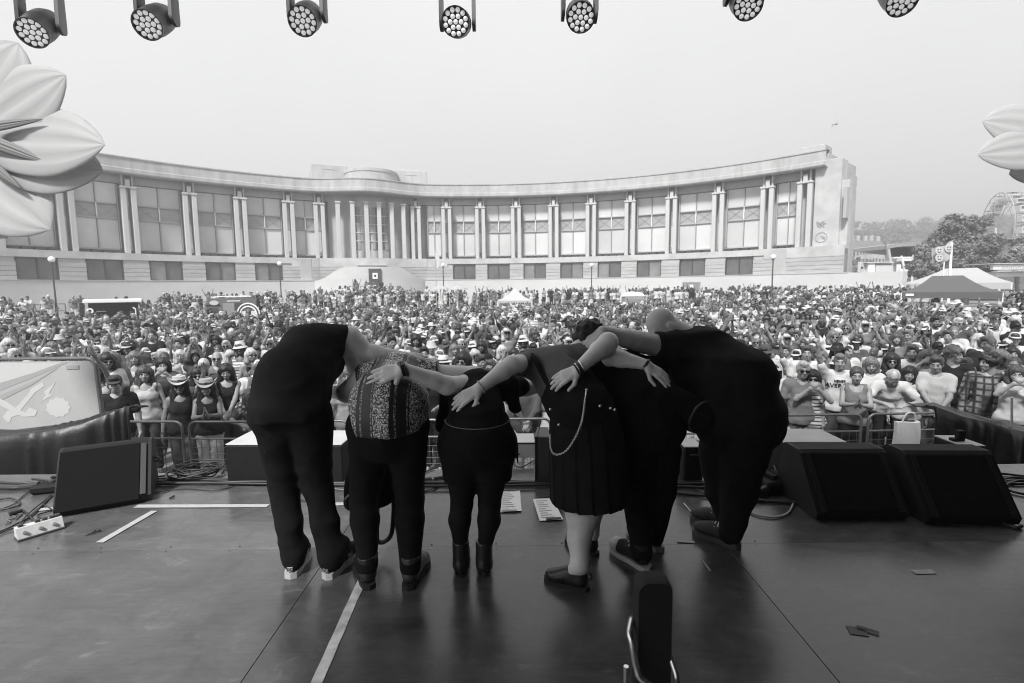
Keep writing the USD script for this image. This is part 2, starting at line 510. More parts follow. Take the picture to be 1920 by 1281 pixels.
paving = look('paving', 0.22, 0.85, 0.25, vary=0.25, scale=1.5, bump=0.15, bscale=8)
stone = look('pale_stone', 0.43, 0.85, 0.25, vary=0.16, scale=0.9, bump=0.1, bscale=6, coord='position')
stone_low = look('ground_floor_stone', 0.36, 0.85, 0.25, vary=0.16, scale=0.7, stretch=(1, 1, 5), bump=0.15, bscale=6)
cornice_look = look('cornice_stone', 0.37, 0.85, 0.25, vary=0.17, scale=0.9, stretch=(1.5, 1.5, .5))
column_look = look('column_stone', 0.46, 0.8, 0.3, vary=0.06, scale=0.8, stretch=(3, 3, 0.4))
recess_look = look('facade_recess', 0.38, 0.8, 0.3, vary=0.10, scale=0.6)
podium_look = look('white_render', 0.50, 0.85, 0.25, vary=0.07, scale=0.35, stretch=(1, 1, 2.5))
dark = look('dark_metal', 0.05, 0.5, 0.4)
mid_metal = look('window_bar_metal', 0.36, 0.45, 0.5)
blind = usdkit.material(stage, '/World/Looks/blind_behind_glass', {'o': ('object_info', {}), 'r': ('rgb_ramp', {'ramp': [(0, (.50,) * 3), (.6, (.57,) * 3), (1, (.63,) * 3)]}), 'g': ('geometry', {}), 'n': ('noise_texture', {'scale': .35, 'detail': 3.0}), 'q': ('rgb_ramp', {'ramp': [(.35, (.88,) * 3), (.65, (1,) * 3)]}), 'm': ('mix', {'mix_type': 'multiply', 'fac': 1.0}), 'p': ('principled_bsdf', {'roughness': .28, 'specular_ior_level': .5})}, [('o.random', 'r.fac'), ('g.position', 'n.vector'), ('n.fac', 'q.fac'), ('r.color', 'm.color1'), ('q.color', 'm.color2'), ('m.color', 'p.base_color')], surface='p.BSDF')  # pale glossy colour for panes and panels, tone differing at random
blind2 = look('half_drawn_blind_behind_glass', 0.48, 0.25, 0.5, vary=0.06, scale=0.6)  # slightly darker version of the pale panel colour
spandrel_look = look('spandrel_glass', 0.32, 0.25, 0.5, vary=0.12, scale=0.7)
glass_dark = look('dark_window_glass', 0.09, 0.08, 0.8, vary=0.3, scale=0.8)
glass_mid = look('grey_window_glass', 0.17, 0.08, 0.8, vary=0.3, scale=0.8)
white_paint = look('white_paint', 0.78, 0.5, 0.4)

# ground: one sheet to the horizon, finer inside the amphitheatre
gx = np.unique(np.concatenate([np.linspace(-60, 60, 81), [-900, -400, -200, -100, 100, 200, 400, 900]])); gy = np.unique(np.concatenate([np.linspace(-10, 70, 61), [-300, -60, 100, 160, 300, 700, 1500]]))
GX, GY = np.meshgrid(gx, gy, indexing='ij')
GZ = ground_z(GX, GY); GZ = np.where(np.hypot(GX - CB[0], GY - CB[1]) > RB + 1, 0.6, GZ)
setting('paved_ground', sheet(np.stack([GX, GY, GZ], -1)), paving, smooth=True)


def strip(th0, th1, r0, r1, z0, z1, n=None):
    """A curved box along the crescent."""
    n = n or max(2, int(abs(th1 - th0) * RB / 0.9) + 1)
    T = np.linspace(th0, th1, n)
    V = np.array([[arc(t, r0, z0), arc(t, r0, z1), arc(t, r1, z1), arc(t, r1, z0), arc(t, r0, z0)] for t in T])
    caps = []
    for k, o in ((0, 1), (-1, -1)):
        q = V[k][:4]; caps.append(trimesh.Trimesh(q, [[0, 1, 2], [0, 2, 3]][::1] if o > 0 else [[0, 2, 1], [0, 3, 2]], process=False))
    return trimesh.util.concatenate([trimesh.Trimesh(sheet(V).vertices, sheet(V).faces[:, ::-1], process=False)] + caps)


def abox(th, w, r0, r1, z0, z1, ch=0.0):
    """A straight box set on the crescent at angle TH, W wide."""
    b = box((-w / 2, -r1, z0), (w / 2, -r0, z1), ch)
    b.apply_transform(M(rotz(-th), (CB[0], CB[1], 0)) @ M(np.diag([-1.0, -1.0, 1.0])))
    return b


B = thing('crescent_building', 'long pale stone crescent building with paired columns and windowed storeys behind the crowd', 'building', (0, 0, 0))
TL, TR = theta_of(-160), theta_of(1541, RB)
ROT = theta_of(693)
W_ = lambda name, mesh, mat, parent=None, **k: part(parent if parent is not None else B, name, mesh, mat, **k)
z_slot, z_sill, z_low1, z_low0 = z_at(1085, 480), z_at(1085, 475), z_at(1085, 434), z_at(1085, 431)
z_sp1, z_up0, z_up1 = z_at(1085, 410.5), z_at(1085, 409), z_at(1085, 378)
z_cap = z_at(1085, 385, RB + 0.3)
z_gf = z_at(1085, 482)
# back wall, roof and ground-floor wall
W_('wall', strip(TL, TR, RB + 1.9, RB + 9, Z0, ZS + 0.3), recess_look)
W_('frieze', strip(TL, TR, RB + 1.2, RB + 1.9, z_up1 + 0.05, ZS + 0.02), recess_look)
W_('roof', strip(TL, TR, RB + 0.7, RB + 8.5, ZS + 0.31, ZT - 0.25), cornice_look)
nwin = 13
bays_r = [theta_of(x) for x in (838, 901, 968, 1038, 1108, 1181, 1258, 1345, 1436)]
bays_l = [theta_of(x, py=400) for x in (541, 451, 357, 243, 124)]
step = (bays_l[0] - bays_l[-1]) / 4
bays_l += [bays_l[-1] - step, bays_l[-1] - 2 * step]
# cornice: a long moulded band that bulges over the entrance
def bulge(th):
    s = (th - ROT) * RB
    return 2.0 * math.cos(np.clip(s / 6.6, -1, 1) * math.pi / 2) ** 2
prof = [(0.75, ZS + 0.0), (0.0, ZS + 0.03), (-0.06, ZS + 0.12), (-0.06, ZS + 0.42), (0.03, ZS + 0.47), (0.05, ZT - 0.14), (-0.02, ZT - 0.10), (-0.02, ZT), (0.9, ZT), (0.9, ZS + 0.0)]
T = np.linspace(TL, TR, 150)
nseg = 24
for k in range(nseg):
    t = T[k * 149 // nseg: (k + 1) * 149 // nseg + 1].copy()
    t[0] += 0.0002; t[-1] -= 0.0002
    V = np.array([[arc(a, RB + p - bulge(a), z) for p, z in prof] + [arc(a, RB + prof[0][0] - bulge(a), prof[0][1])] for a in t])
    m_ = sheet(V); m_.faces = m_.faces[:, ::-1]
    W_('cornice_block', m_, cornice_look)
# fill between cornice bulge and roof
V = np.array([[arc(a, RB + 0.85 - bulge(a), ZS + 0.005), arc(a, RB + 2.5, ZS + 0.005), arc(a, RB + 2.5, ZT - 0.01), arc(a, RB + 0.85 - bulge(a), ZT - 0.01)] for a in np.linspace(ROT - 0.17, ROT + 0.17, 24)])
m_ = sheet(V); m_.faces = m_.faces[:, ::-1]; W_('canopy', m_, cornice_look)


def pair(th, half=0.355, single_=False, parent=None):
    for q in ((0,) if single_ else (-1, 1)):
        t = th + q * half / RB
        c = W_('column', [abox(t, 0.39, RB + 0.35, RB + 0.80, z_gf, z_cap, 0.03)], column_look)
        W_('capital', abox(t, 0.48, RB + 0.28, RB + 0.87, z_cap + 0.003, z_cap + 0.18, 0.02), column_look, c)
    if not single_:
        W_('capital_beam', abox(th, 2 * half - 0.485, RB + 0.36, RB + 0.80, z_cap + 0.02, z_cap + 0.16), column_look)
        W_('bracket', [abox(th, 0.34, RB + 0.45, RB + 1.2, z_cap + 0.181, z_cap + 0.75)], column_look)
        for q in (-1, 1):
            W_('post', abox(th + q * 0.36 / RB, 0.14, RB + 0.6, RB + 1.2, z_cap + 0.181, ZS), mid_metal)
        p = W_('slit_window', abox(th, 0.34, RB + 1.5, RB + 1.7, z_slot + 0.5, z_up1 - 0.1), blind)
        W_('spandrel', abox(th, 0.36, RB + 1.45, RB + 1.72, z_low0, z_sp1), spandrel_look, p)
        W_('vent_grille', abox(th, 0.36, RB + 1.3, RB + 1.6, z_gf + 0.25, z_gf + 0.75), mid_metal)


def upper_window(t0, t1, variant):
    """Two lights above and below a braced spandrel."""
    w = W_('window', [], mid_metal) if False else None
    tm, g = (t0 + t1) / 2, 0.03 / RB
    wd = (t1 - t0) * RB
    fr = [abox(t0 + 0.04 / RB, 0.08, RB + 1.32, RB + 1.5, z_slot + 0.35, z_up1), abox(t1 - 0.04 / RB, 0.08, RB + 1.32, RB + 1.5, z_slot + 0.35, z_up1)]
    for z in (z_up0 - 0.02, z_low0 - 0.02):
        fr.append(abox(tm, wd - 0.17, RB + 1.28, RB + 1.48, z, z + 0.10))
    fr.append(abox(tm, wd - 0.17, RB + 1.33, RB + 1.48, z_sill - 0.04, z_sill + 0.03))
    win = W_('window', fr, mid_metal)
    for za, zb in ((z_sill + 0.035, z_low0 - 0.025), (z_up0 + 0.085, z_up1)):
        W_('mullion', abox(tm, 0.05, RB + 1.31, RB + 1.49, za, zb), mid_metal, win)
    W_('mullion', abox(tm, 0.07, RB + 1.26, RB + 1.45, z_low0 + 0.085, z_up0 - 0.025), white_paint, win)
    for q in (0, 1):
        a, b = (t0 + 0.085 / RB, tm - 0.03 / RB) if q == 0 else (tm + 0.03 / RB, t1 - 0.085 / RB)
        c, ww = (a + b) / 2, (b - a) * RB
        W_('pane', abox(c, ww, RB + 1.42, RB + 1.46, z_sill + 0.035, z_low0 - 0.025), blind, win)
        up_look = blind2 if (variant * 7 + q * 3) % 5 == 0 else blind
        W_('pane', abox(c, ww, RB + 1.42, RB + 1.46, z_up0 + 0.085, z_up1), up_look, win)
        W_('spandrel_panel', abox(c, ww, RB + 1.46, RB + 1.50, z_low0 + 0.085, z_up0 - 0.025), spandrel_look, win)
        za, zb = z_low0 + 0.12, z_up0 - 0.06
        p0, p1 = arc(a, RB + 1.43, za), arc(b, RB + 1.43, zb); p2, p3 = arc(a, RB + 1.425, zb), arc(b, RB + 1.425, za)
        W_('brace', [rod(p0, p1, 0.018, n=5), rod(p2, p3, 0.018, n=5)], mid_metal, win)
    W_('sill_panel', abox(tm, wd - 0.01, RB + 1.2, RB + 1.9, z_gf + 0.275, z_sill - 0.045), stone)
    nsl = 4
    for j in range(nsl):
        t = t0 + (t1 - t0) * (j + 0.5) / nsl
        W_('floor_slot', abox(t, wd / nsl * 0.82, RB + 0.5, RB + 1.2, z_gf + 0.06, z_gf + 0.27), dark)


def ground_window(tm, variant, wd=2.5):
    """A dark window with rounded upper corners in the ground floor."""
    za, zb = Z0 + 0.02, z_at(1085, 492)
    from shapely.geometry import Polygon, box as sbox
    o = sbox(-wd / 2, za, wd / 2, zb).intersection(sbox(-wd / 2 + 0.3, za - 1, wd / 2 - 0.3, zb - 0.3).buffer(0.3, quad_segs=4).union(sbox(-wd / 2, za - 1, wd / 2, zb - 0.3)))
    Rm = M(rotz(-tm), (CB[0], CB[1], 0)) @ M(np.array([[1.0, 0, 0], [0, 0, 1], [0, 1, 0]]))
    def put(g, r0, r1):
        m_ = trimesh.creation.extrude_polygon(g, r1 - r0, engine='earcut'); m_.apply_translation((0, 0, r0)); m_.apply_transform(Rm); m_.invert(); return m_
    fr = W_('window', [put(o.difference(o.buffer(-0.07)), RB + 0.13, RB + 0.44), abox(tm, 0.09, RB + 0.2, RB + 0.42, za + 0.07, zb - 0.07)], dark)
    for q in (-1, 1):
        half = o.buffer(-0.07).intersection(sbox(0.045, -9, 9, 99) if q > 0 else sbox(-9, -9, -0.045, 99))
        W_('pane', put(half, RB + 0.30, RB + 0.36), glass_mid if (variant * 5 + q) % 7 in (0, 3) else glass_dark, fr)
    return o, Rm


def ground_floor(t0, t1, hole=None, mat=None):
    """Stone courses of the ground floor between two angles, leaving the window out."""
    zs = [Z0] + [Z0 + (z_gf - 0.95 - Z0) * k / 4 for k in range(1, 5)] + [z_gf]
    for k in range(len(zs) - 1):
        a, b = zs[k] + (0.025 if k else 0), zs[k + 1]
        r0 = RB + (0.10 if k < 4 else 0.13)
        mt = stone_low if k < 4 else stone
        if hole and k < 4:
            h0, h1, ztop = hole
            W_('stone_course', strip(t0, h0, r0, RB + 1.0, a, b), mt); W_('stone_course', strip(h1, t1, r0, RB + 1.0, a, b), mt)
        elif hole:
            W_('stone_course', strip(t0, t1, r0, RB + 1.0, max(a, ztop_glob + 0.002), b), mt)
        else:
            W_('stone_course', strip(t0, t1, r0, RB + 1.0, a, b), mt)
    for u0, u1 in ([(t0, t1)] if not hole else [(t0, hole[0]), (hole[1], t1)]):
        W_('wall_joint', strip(u0, u1, RB + 0.22, RB + 0.98, Z0 + 0.01, z_gf - 0.3), recess_look)


ztop_glob = z_at(1085, 492)
centres = sorted(bays_l + bays_r)
for th in centres:
    pair(th)
k = 0
ends = [c for c in centres]
spans = []
for a, b in zip(ends[:-1], ends[1:]):
    if a < ROT < b:
        continue
    spans.append((a, b))
e_l = theta_of(583, py=420)     # the half bays beside the entrance block
spans.append((bays_l[0], bays_l[0] + (bays_l[0] - bays_l[1]) * 0.62))
spans.append((bays_r[0] - (bays_r[1] - bays_r[0]) * 0.60, bays_r[0]))
spans.append((bays_r[-1], theta_of(1497)))
for i, (a, b) in enumerate(sorted(spans)):
    wide = (b - a) * RB > 3.6
    edge = 0.59 / RB
    ua, ub = (a + edge, b - edge) if wide else ((a + edge, b - 0.1 / RB) if a in centres else (a + 0.1 / RB, b - edge))
    upper_window(ua, ub, i)
    tm = (a + b) / 2
    if wide:
        ground_window(tm, i)
        ground_floor(a, b, (tm - 1.253 / RB, tm + 1.253 / RB, ztop_glob))
    else:
        ground_floor(a, b)
        if a > 0.3 or b < ROT:
            d_ = W_('door', abox(tm, 1.1, RB + 0.07, RB + 0.12, Z0 + 0.02, Z0 + 2.3, 0.02), recess_look)
# the entrance block: pairs at its sides, tall columns round a recessed curtain wall
for px in (600, 780):
    pair(theta_of(px, py=430), half=0.34)
for px in (634, 661, 687, 711, 735, 757):
    t = theta_of(px, py=430); r = RB + 0.3 - 0.75 * bulge(t) * 0.9
    c = W_('column', abox(t, 0.44, r, r + 0.5, z_gf, z_cap + 0.15, 0.03), column_look)
    W_('capital', abox(t, 0.56, r - 0.07, r + 0.57, z_cap + 0.153, z_cap + 0.33, 0.02), column_look, c)
ea, eb = theta_of(617, py=430), theta_of(768, py=430)
V = lambda zz, rr, a, b, n=14: np.array([[arc(t, rr - 0.62 * bulge(t), z) for z in zz] for t in np.linspace(a, b, n)])
def curved(a, b, off, thick, z0, z1, n=14):
    q = np.array([[arc(t, RB + off - 0.62 * bulge(t), z0), arc(t, RB + off - 0.62 * bulge(t), z1), arc(t, RB + off + thick - 0.62 * bulge(t), z1), arc(t, RB + off + thick - 0.62 * bulge(t), z0), arc(t, RB + off - 0.62 * bulge(t), z0)] for t in np.linspace(a, b, n)])
    m_ = sheet(q); m_.faces = m_.faces[:, ::-1]; return m_
W_('entrance_wall', curved(ea, theta_of(664, py=430), 1.6, 0.4, z_gf, ZS), recess_look); W_('entrance_wall', curved(theta_of(728, py=430), eb, 1.6, 0.4, z_gf, ZS), recess_look)
W_('curtain_wall', curved(theta_of(664, py=430), theta_of(728, py=430), 2.0, 0.3, z_gf, ZS), blind2)
for px in (668, 673, 692, 701, 706, 718, 725):
    t = theta_of(px, py=430)
    W_('glazing_strip', abox(t, 0.22 if px in (692, 718) else 0.34, RB + 1.93 - 0.62 * bulge(t), RB + 2.05 - 0.62 * bulge(t), z_slot + 0.9, z_cap), spandrel_look if px % 2 else glass_dark)
for z in np.linspace(z_slot + 0.9, z_cap, 6)[1:-1]:
    W_('transom', curved(theta_of(665, py=430), theta_of(727, py=430), 1.88, 0.12, z - 0.03, z + 0.03), white_paint)
lower_l, lower_r = bays_l[0] + (bays_l[0] - bays_l[1]) * 0.62, bays_r[0] - (bays_r[1] - bays_r[0]) * 0.60
zs = [Z0] + [Z0 + (z_gf - 0.95 - Z0) * q / 4 for q in range(1, 5)] + [z_gf]
for q in range(5):
    W_('stone_course', curved(lower_l, lower_r, 0.12 if q < 4 else 0.10, 1.6, zs[q] + (0.025 if q else 0), zs[q + 1], 22), stone_low if q < 4 else stone)
W_('canopy_beam', abox(theta_of(697, py=497), 3.0, RB - 1.6, RB - 0.9, z_at(697, 499, RB - 1.3), z_at(697, 497, RB - 1.3), 0.02), cornice_look)
# roof-top blocks
for a, b, py, r in ((584, 652, 309, RB + 2.5), (740, 801, 320, RB + 2.5)):
    ta, tb = theta_of(a, r, 330), theta_of(b, r, 330)
    W_('roof_block', [abox((ta + tb) / 2, (tb - ta) * r, r, r + 6, ZT - 0.5, z_at((a + b) / 2, py, r), 0.05)], cornice_look)
    W_('louvre', abox((ta + tb) / 2, (tb - ta) * r * 0.35, r - 0.03, r + 0.2, z_at((a + b) / 2, py + 9, r), z_at((a + b) / 2, py + 7.5, r)), recess_look)
tc = theta_of(697, RB + 1.0, 330); rad = 2.85
c0 = arc(tc, RB + 2.6)
ztop = z_at(697, 313, RB - 0.6)
W_('drum', lathe([(0, ZT - 0.6), (rad, ZT - 0.6), (rad, ztop - 0.3), (rad + 0.06, ztop - 0.3), (rad + 0.06, ztop), (0, ztop)], 48, (c0[0], c0[1], 0)), cornice_look)
# the stepped right-hand end
ra = RB + 0.0
def end_block(name, x0, x1, py, r0, dep, z0=Z0, mat=stone):
    ta, tb = theta_of(x0, r0, 400), theta_of(x1, r0, 400)
    return W_(name, abox((ta + tb) / 2, (tb - ta) * r0, r0, r0 + dep, z0, z_at((x0 + x1) / 2, py, r0), 0.04), mat)
end_block('end_wall', 1525, 1574, 300, RB + 0.6, 1.6)
end_block('end_wall', 1574.2, 1590, 338, RB + 0.9, 0.8)
end_block('end_parapet', 1494, 1541, 275, RB + 0.5, 2, ZT + 0.002, cornice_look)
pair(theta_of(1507, py=420), 0.40)
W_('end_wall', strip(theta_of(1497), theta_of(1527), RB + 1.3, RB + 2, z_gf, ZS), recess_look)
ground_floor(theta_of(1497), theta_of(1585, RB + 0.2))
W_('wall_sign', abox(theta_of(1588, RB + 0.8, 400), 0.25, RB + 0.2, RB + 0.88, z_at(1588, 410, RB + 0.8), z_at(1588, 352, RB + 0.8), 0.02), mid_metal)
# graffiti: loose painted strokes on the end wall
def strokes(px, py, w, h, n, seed, r):
    g = np.random.default_rng(seed); out = []
    t0, zc = theta_of(px, r, py), z_at(px, py, r)
    for _ in range(n):
        P = [arc(t0 + (g.uniform(-w, w)) / RB, r - 0.012, zc + g.uniform(-h, h)) for _ in range(4)]
        out.append(tube(P, 0.022, 4, sub=4))
    return out
W_('graffiti', strokes(1541, 421, 0.42, 0.32, 5, 3, RB + 0.58), mid_metal)
W_('graffiti', [tube([arc(theta_of(1540, RB + .58, 445) + 0.45 * math.cos(a) / RB, RB + 0.57, z_at(1540, 445, RB + .58) + 0.42 * math.sin(a)) for a in np.linspace(0, 6.28, 14)], 0.022, 4)] + strokes(1540, 445, 0.3, 0.2, 2, 4, RB + 0.58), mid_metal)

# ------------------------------------------------------------------ podium wall, entrance stairs, rails
pod = thing('podium_wall', 'long curved white rendered wall along the foot of the stone building', 'wall')
PR = RB - 0.7
tl, tr = TL, theta_of(1692, PR, 530)
bl, br = theta_of(592, PR - 1.5, 520), theta_of(797, PR - 1.5, 520)
part(pod, 'wall_segment', strip(tl, bl, PR, PR + 0.8, 0.2, Z0 - 0.012), podium_look)
part(pod, 'wall_segment', strip(br, tr, PR, PR + 0.8, 0.2, Z0 - 0.012), podium_look)
part(pod, 'coping', strip(tl, bl, PR - 0.04, PR + 0.8, Z0 - 0.009, Z0 + 0.05), stone); part(pod, 'coping', strip(br, theta_of(1590, PR, 520), PR - 0.04, PR + 0.8, Z0 - 0.009, Z0 + 0.05), stone)
N = 40
TT = np.linspace(bl, br, N)
def bell(u):
    u = np.clip(np.minimum(u, 1 - u) / 0.27, 0, 1); return u * u * (3 - 2 * u)
top = [Z0 + (z_at(697, 500.5, PR - 2.0) - Z0) * bell((t - bl) / (br - bl)) for t in TT]
rr = [PR - 2.6 * math.sin(math.pi * (t - bl) / (br - bl)) ** 0.8 if 0 < (t - bl) / (br - bl) < 1 else PR for t in TT]
Vb = np.array([[arc(t, r, 0.2), arc(t, r, z), arc(t, r + 0.35, z), arc(t, r + 0.35, 0.2)] for t, r, z in zip(TT, rr, top)])
m_ = sheet(Vb); m_.faces = m_.faces[:, ::-1]
part(pod, 'bowed_wall', m_, podium_look)
dt = theta_of(703.5, PR - 2.6, 525)
d_ = part(pod, 'door', abox(dt, 1.25, PR - 2.68, PR - 2.58, z_at(703, 546, PR - 2.6), z_at(703, 504, PR - 2.6), 0.02), look('brown_door', 0.07, 0.5, 0.4, vary=0.2, scale=2))
part(d_, 'poster', abox(dt, 0.5, PR - 2.70, PR - 2.682, z_at(703, 523, PR - 2.6), z_at(703, 512, PR - 2.6)), white_paint)
part(d_, 'poster_mark', abox(dt, 0.2, PR - 2.715, PR - 2.702, z_at(703, 519.5, PR - 2.6), z_at(703, 515.5, PR - 2.6)), dark)
dt = theta_of(1296, PR - 0.05, 545)
for q in (-0.5, 0.5):
    d_ = part(pod, 'door', abox(dt + q * 0.80 / RB, 0.78, PR - 0.07, PR - 0.01, 1.0, z_at(1296, 529, PR), 0.02), look('grey_door', 0.20, 0.5, 0.4, vary=0.15, scale=2))
part(d_, 'frame', [abox(dt + q * 0.86 / RB, 0.10, PR - 0.10, PR - 0.005, 1.0, z_at(1296, 528.5, PR)) for q in (-1, 1)], mid_metal)
part(d_, 'poster', abox(dt, 0.36, PR - 0.09, PR - 0.072, z_at(1296, 540, PR), z_at(1296, 534, PR)), white_paint)
# broad stairs in front of the bowed wall
st = thing('entrance_stairs', 'broad stone steps rising to the dark door in the bowed white wall', 'stairs')
for q in range(6):
    z1 = 1.15 + 0.19 * (q + 1)
    part(st, 'step', strip(theta_of(610 + 4 * q, PR - 4, 550), theta_of(792 - 4 * q, PR - 4, 550), PR - 5.6 + 0.42 * q, PR - 5.6 + 0.42 * (q + 1) - 0.005 if q < 5 else PR - 1.2, 0.6, z1), stone_low)
rail_m = look('rail_metal', 0.10, 0.45, 0.5)


def railing(pts, h=1.0, label='', gap=1.6, mids=1, r=0.028, mat=rail_m, bars=0.0):
    t = thing('handrail', label, 'railing')
    pts = [np.asarray(p, float) for p in pts]
    part(t, 'top_rail', tube([p + [0, 0, h] for p in pts], r, 6), mat)
    for q in range(mids):
        part(t, 'mid_rail', tube([p + [0, 0, h * (q + 1) / (mids + 1)] for p in pts], r * 0.7, 5), mat)
    for a, b in zip(pts[:-1], pts[1:]):
        n = max(1, int(round(np.linalg.norm(b - a) / gap)))
        for q in range(n):
            p = a + (b - a) * q / n
            part(t, 'post', rod(p - [0, 0, 0.1], p + [0, 0, h], r * 1.1, n=6), mat)
        if bars:
            nb = int(np.linalg.norm(b - a) / bars)
            part(t, 'bar', [rod(a + (b - a) * (q + .5) / nb + [0, 0, .1], a + (b - a) * (q + .5) / nb + [0, 0, h], 0.012, n=4) for q in range(nb)], mat, kind='stuff')
    part(t, 'post', rod(pts[-1] - [0, 0, 0.1], pts[-1] + [0, 0, h], r * 1.1, n=6), mat)
    return t


def gp(px, r, py=550):
    t = theta_of(px, r, py); p = arc(t, r); p[2] = float(ground_z(p[0], p[1])); return p


zst = 2.29
q0 = gp(578, PR - 5.5); q1 = arc(theta_of(622, PR - 4.2, 550), PR - 4.2, 1.75); q2 = arc(theta_of(655, PR - 3.4, 530), PR - 3.4, zst); q3 = arc(theta_of(735, PR - 3.4, 530), PR - 3.4, zst); q4 = arc(theta_of(770, PR - 4.2, 550), PR - 4.2, 1.75); q5 = gp(803, PR - 5.5)
railing([q0, q1, q2, q3, q4, q5], 1.0, 'dark handrail following the steps round the entrance door in the white wall', 1.3)
railing([gp(-20, PR - 4.0), gp(60, PR - 4.0), gp(120, PR - 4)], 1.0, 'thin rail on the terrace left of the tallest left lamp post', 2.0)
railing([gp(292, PR - 5.0), gp(350, PR - 5.0), gp(425, PR - 5)], 0.95, 'thin rail on the terrace between the dark kiosk and the food van', 1.5, bars=0.16)
railing([gp(1035, PR - 4.5), gp(1150, PR - 4.5), gp(1275, PR - 4.5)], 0.95, 'thin rail on the terrace left of the grey double door in the white wall', 1.6)
railing([gp(1318, PR - 4.5), gp(1380, PR - 4.5), gp(1440, PR - 4.5)], 0.95, 'thin rail on the terrace right of the grey double door', 1.4, bars=0.16)
railing([gp(1462, PR - 5.0), gp(1530, PR - 5.0), gp(1600, PR - 5.5), gp(1690, PR - 6)], 0.95, 'pale barred rail on the terrace left of the dark gazebo', 1.5, bars=0.16, mat=look('galvanised', 0.45, 0.4, 0.5, metal=0.6))

# timber steps at the far left
ts = thing('timber_steps', 'weathered timber steps rising at the far left of the square', 'steps')
plank_look = look('weathered_plank', 0.22, 0.8, 0.3, vary=0.3, scale=3, stretch=(1, 8, 8))
for q in range(6):
    a, b = theta_of(-60, PR - 6 - q, 590), theta_of(142 - 3 * q, PR - 6 - q, 590)
    part(ts, 'plank', strip(a, b, PR - 7.6 + q * 0.5, PR - 7.6 + q * 0.5 + 0.47, 0.5, 0.62 + 0.14 * q), plank_look)

# lamp posts
globe = look('globe_glass', 0.80, 0.3, 0.5)
def lamp_post(px, py_top, r, label):
    p = gp(px, r); h = z_at(px, py_top, r) - p[2]
    t = thing('lamp_post', label, 'lamp post', p, group='lamp posts round the amphitheatre')
    part(t, 'post', [rod((0, 0, 0), (0, 0, 1.1), 0.085, 0.075, 10), rod((0, 0, 1.1), (0, 0, h - 0.42), 0.055, 0.045, 10)], dark)
    part(t, 'collar', lathe([(0, h - 0.43), (0.12, h - 0.42), (0.09, h - 0.34), (0, h - 0.33)], 12), dark)
    part(t, 'globe', ball((0, 0, h - 0.17), 0.2, 2), globe, smooth=True)
    part(t, 'cap', lathe([(0, h + 0.05), (0.20, h - 0.10), (0.21, h - 0.13), (0, h - 0.12)], 12), white_paint)
for px, py, r, lb in ((103, 482, PR - 6.5, 'tall dark lamp post with white globe, leftmost, before the left windows'), (527, 491, PR - 4.5, 'dark lamp post with globe just left of the bowed white entrance wall'), (832, 494, PR - 4, 'dark lamp post with bright globe just right of the bowed white entrance wall'), (1109, 494, PR - 4, 'slim dark lamp post above the crowd, before the middle of the right wing'), (1447, 478, PR - 6.5, 'dark lamp post with pale globe before the last windows of the right wing')):
    lamp_post(px, py, r, lb)

# ------------------------------------------------------------------ the stage
SZ = 1.3
ply = {}
def ply_look(i):
    """Black-painted plywood, worn: grain along x, scuffs, half gloss."""
    nm = f'painted_plywood_{i}'
    if nm in ply:
        return ply[nm]
    base = (0.082, 0.073, 0.078, 0.070, 0.086)[i]
    n = {'g': ('geometry', {}), 'mp': ('mapping', {'scale': (1.2, 30, 1), 'location': (i * 3.1, i * 1.7, 0)}), 'gr': ('noise_texture', {'scale': 2.2, 'detail': 8.0, 'roughness': 0.7}),
         'm2': ('mapping', {'scale': (0.7, 1.1, 1), 'location': (i * 2.3, i * 5.1, 0)}), 'wn': ('noise_texture', {'scale': 2.6, 'detail': 7.0, 'roughness': 0.65, 'distortion': 0.6}),
         'r1': ('rgb_ramp', {'ramp': [(0.25, (base * .78,) * 3), (0.75, (base * 1.22,) * 3)]}), 'r2': ('rgb_ramp', {'ramp': [(0.35, (0.72,) * 3), (0.62, (1.15,) * 3), (0.74, (1.7,) * 3)]}),
         'mu': ('mix', {'mix_type': 'multiply', 'fac': 1.0}), 'ro': ('map_range', {'from_min': 0.3, 'from_max': 0.7, 'to_min': 0.17, 'to_max': 0.32, 'clamp': True}),
         'm3': ('mapping', {'scale': (1.6, 2.2, 1), 'location': (i * 4.3, i * 2.9, 0)}), 'sn': ('noise_texture', {'scale': 3.4, 'detail': 9.0, 'roughness': 0.75, 'distortion': 0.5}), 'r3': ('rgb_ramp', {'ramp': [(0.36, (0.8,) * 3), (0.5, (1.0,) * 3), (0.58, (1.0,) * 3), (0.66, (1.55,) * 3)]}), 'mv': ('mix', {'mix_type': 'multiply', 'fac': 1.0}),
         'bp': ('bump', {'strength': 0.12, 'distance': 0.004}), 'p': ('principled_bsdf', {'specular_ior_level': 0.66})}
    l = [('g.position', 'mp.vector'), ('mp.vector', 'gr.vector'), ('g.position', 'm2.vector'), ('m2.vector', 'wn.vector'), ('gr.fac', 'r1.fac'), ('wn.fac', 'r2.fac'), ('r1.color', 'mu.color1'), ('r2.color', 'mu.color2'), ('g.position', 'm3.vector'), ('m3.vector', 'sn.vector'), ('sn.fac', 'r3.fac'), ('mu.color', 'mv.color1'), ('r3.color', 'mv.color2'), ('mv.color', 'p.base_color'),
         ('wn.fac', 'ro.value'), ('ro.result', 'p.roughness'), ('gr.fac', 'bp.height'), ('bp.normal', 'p.normal')]
    ply[nm] = usdkit.material(stage, '/World/Looks/' + nm, n, l, surface='p.BSDF'); return ply[nm]


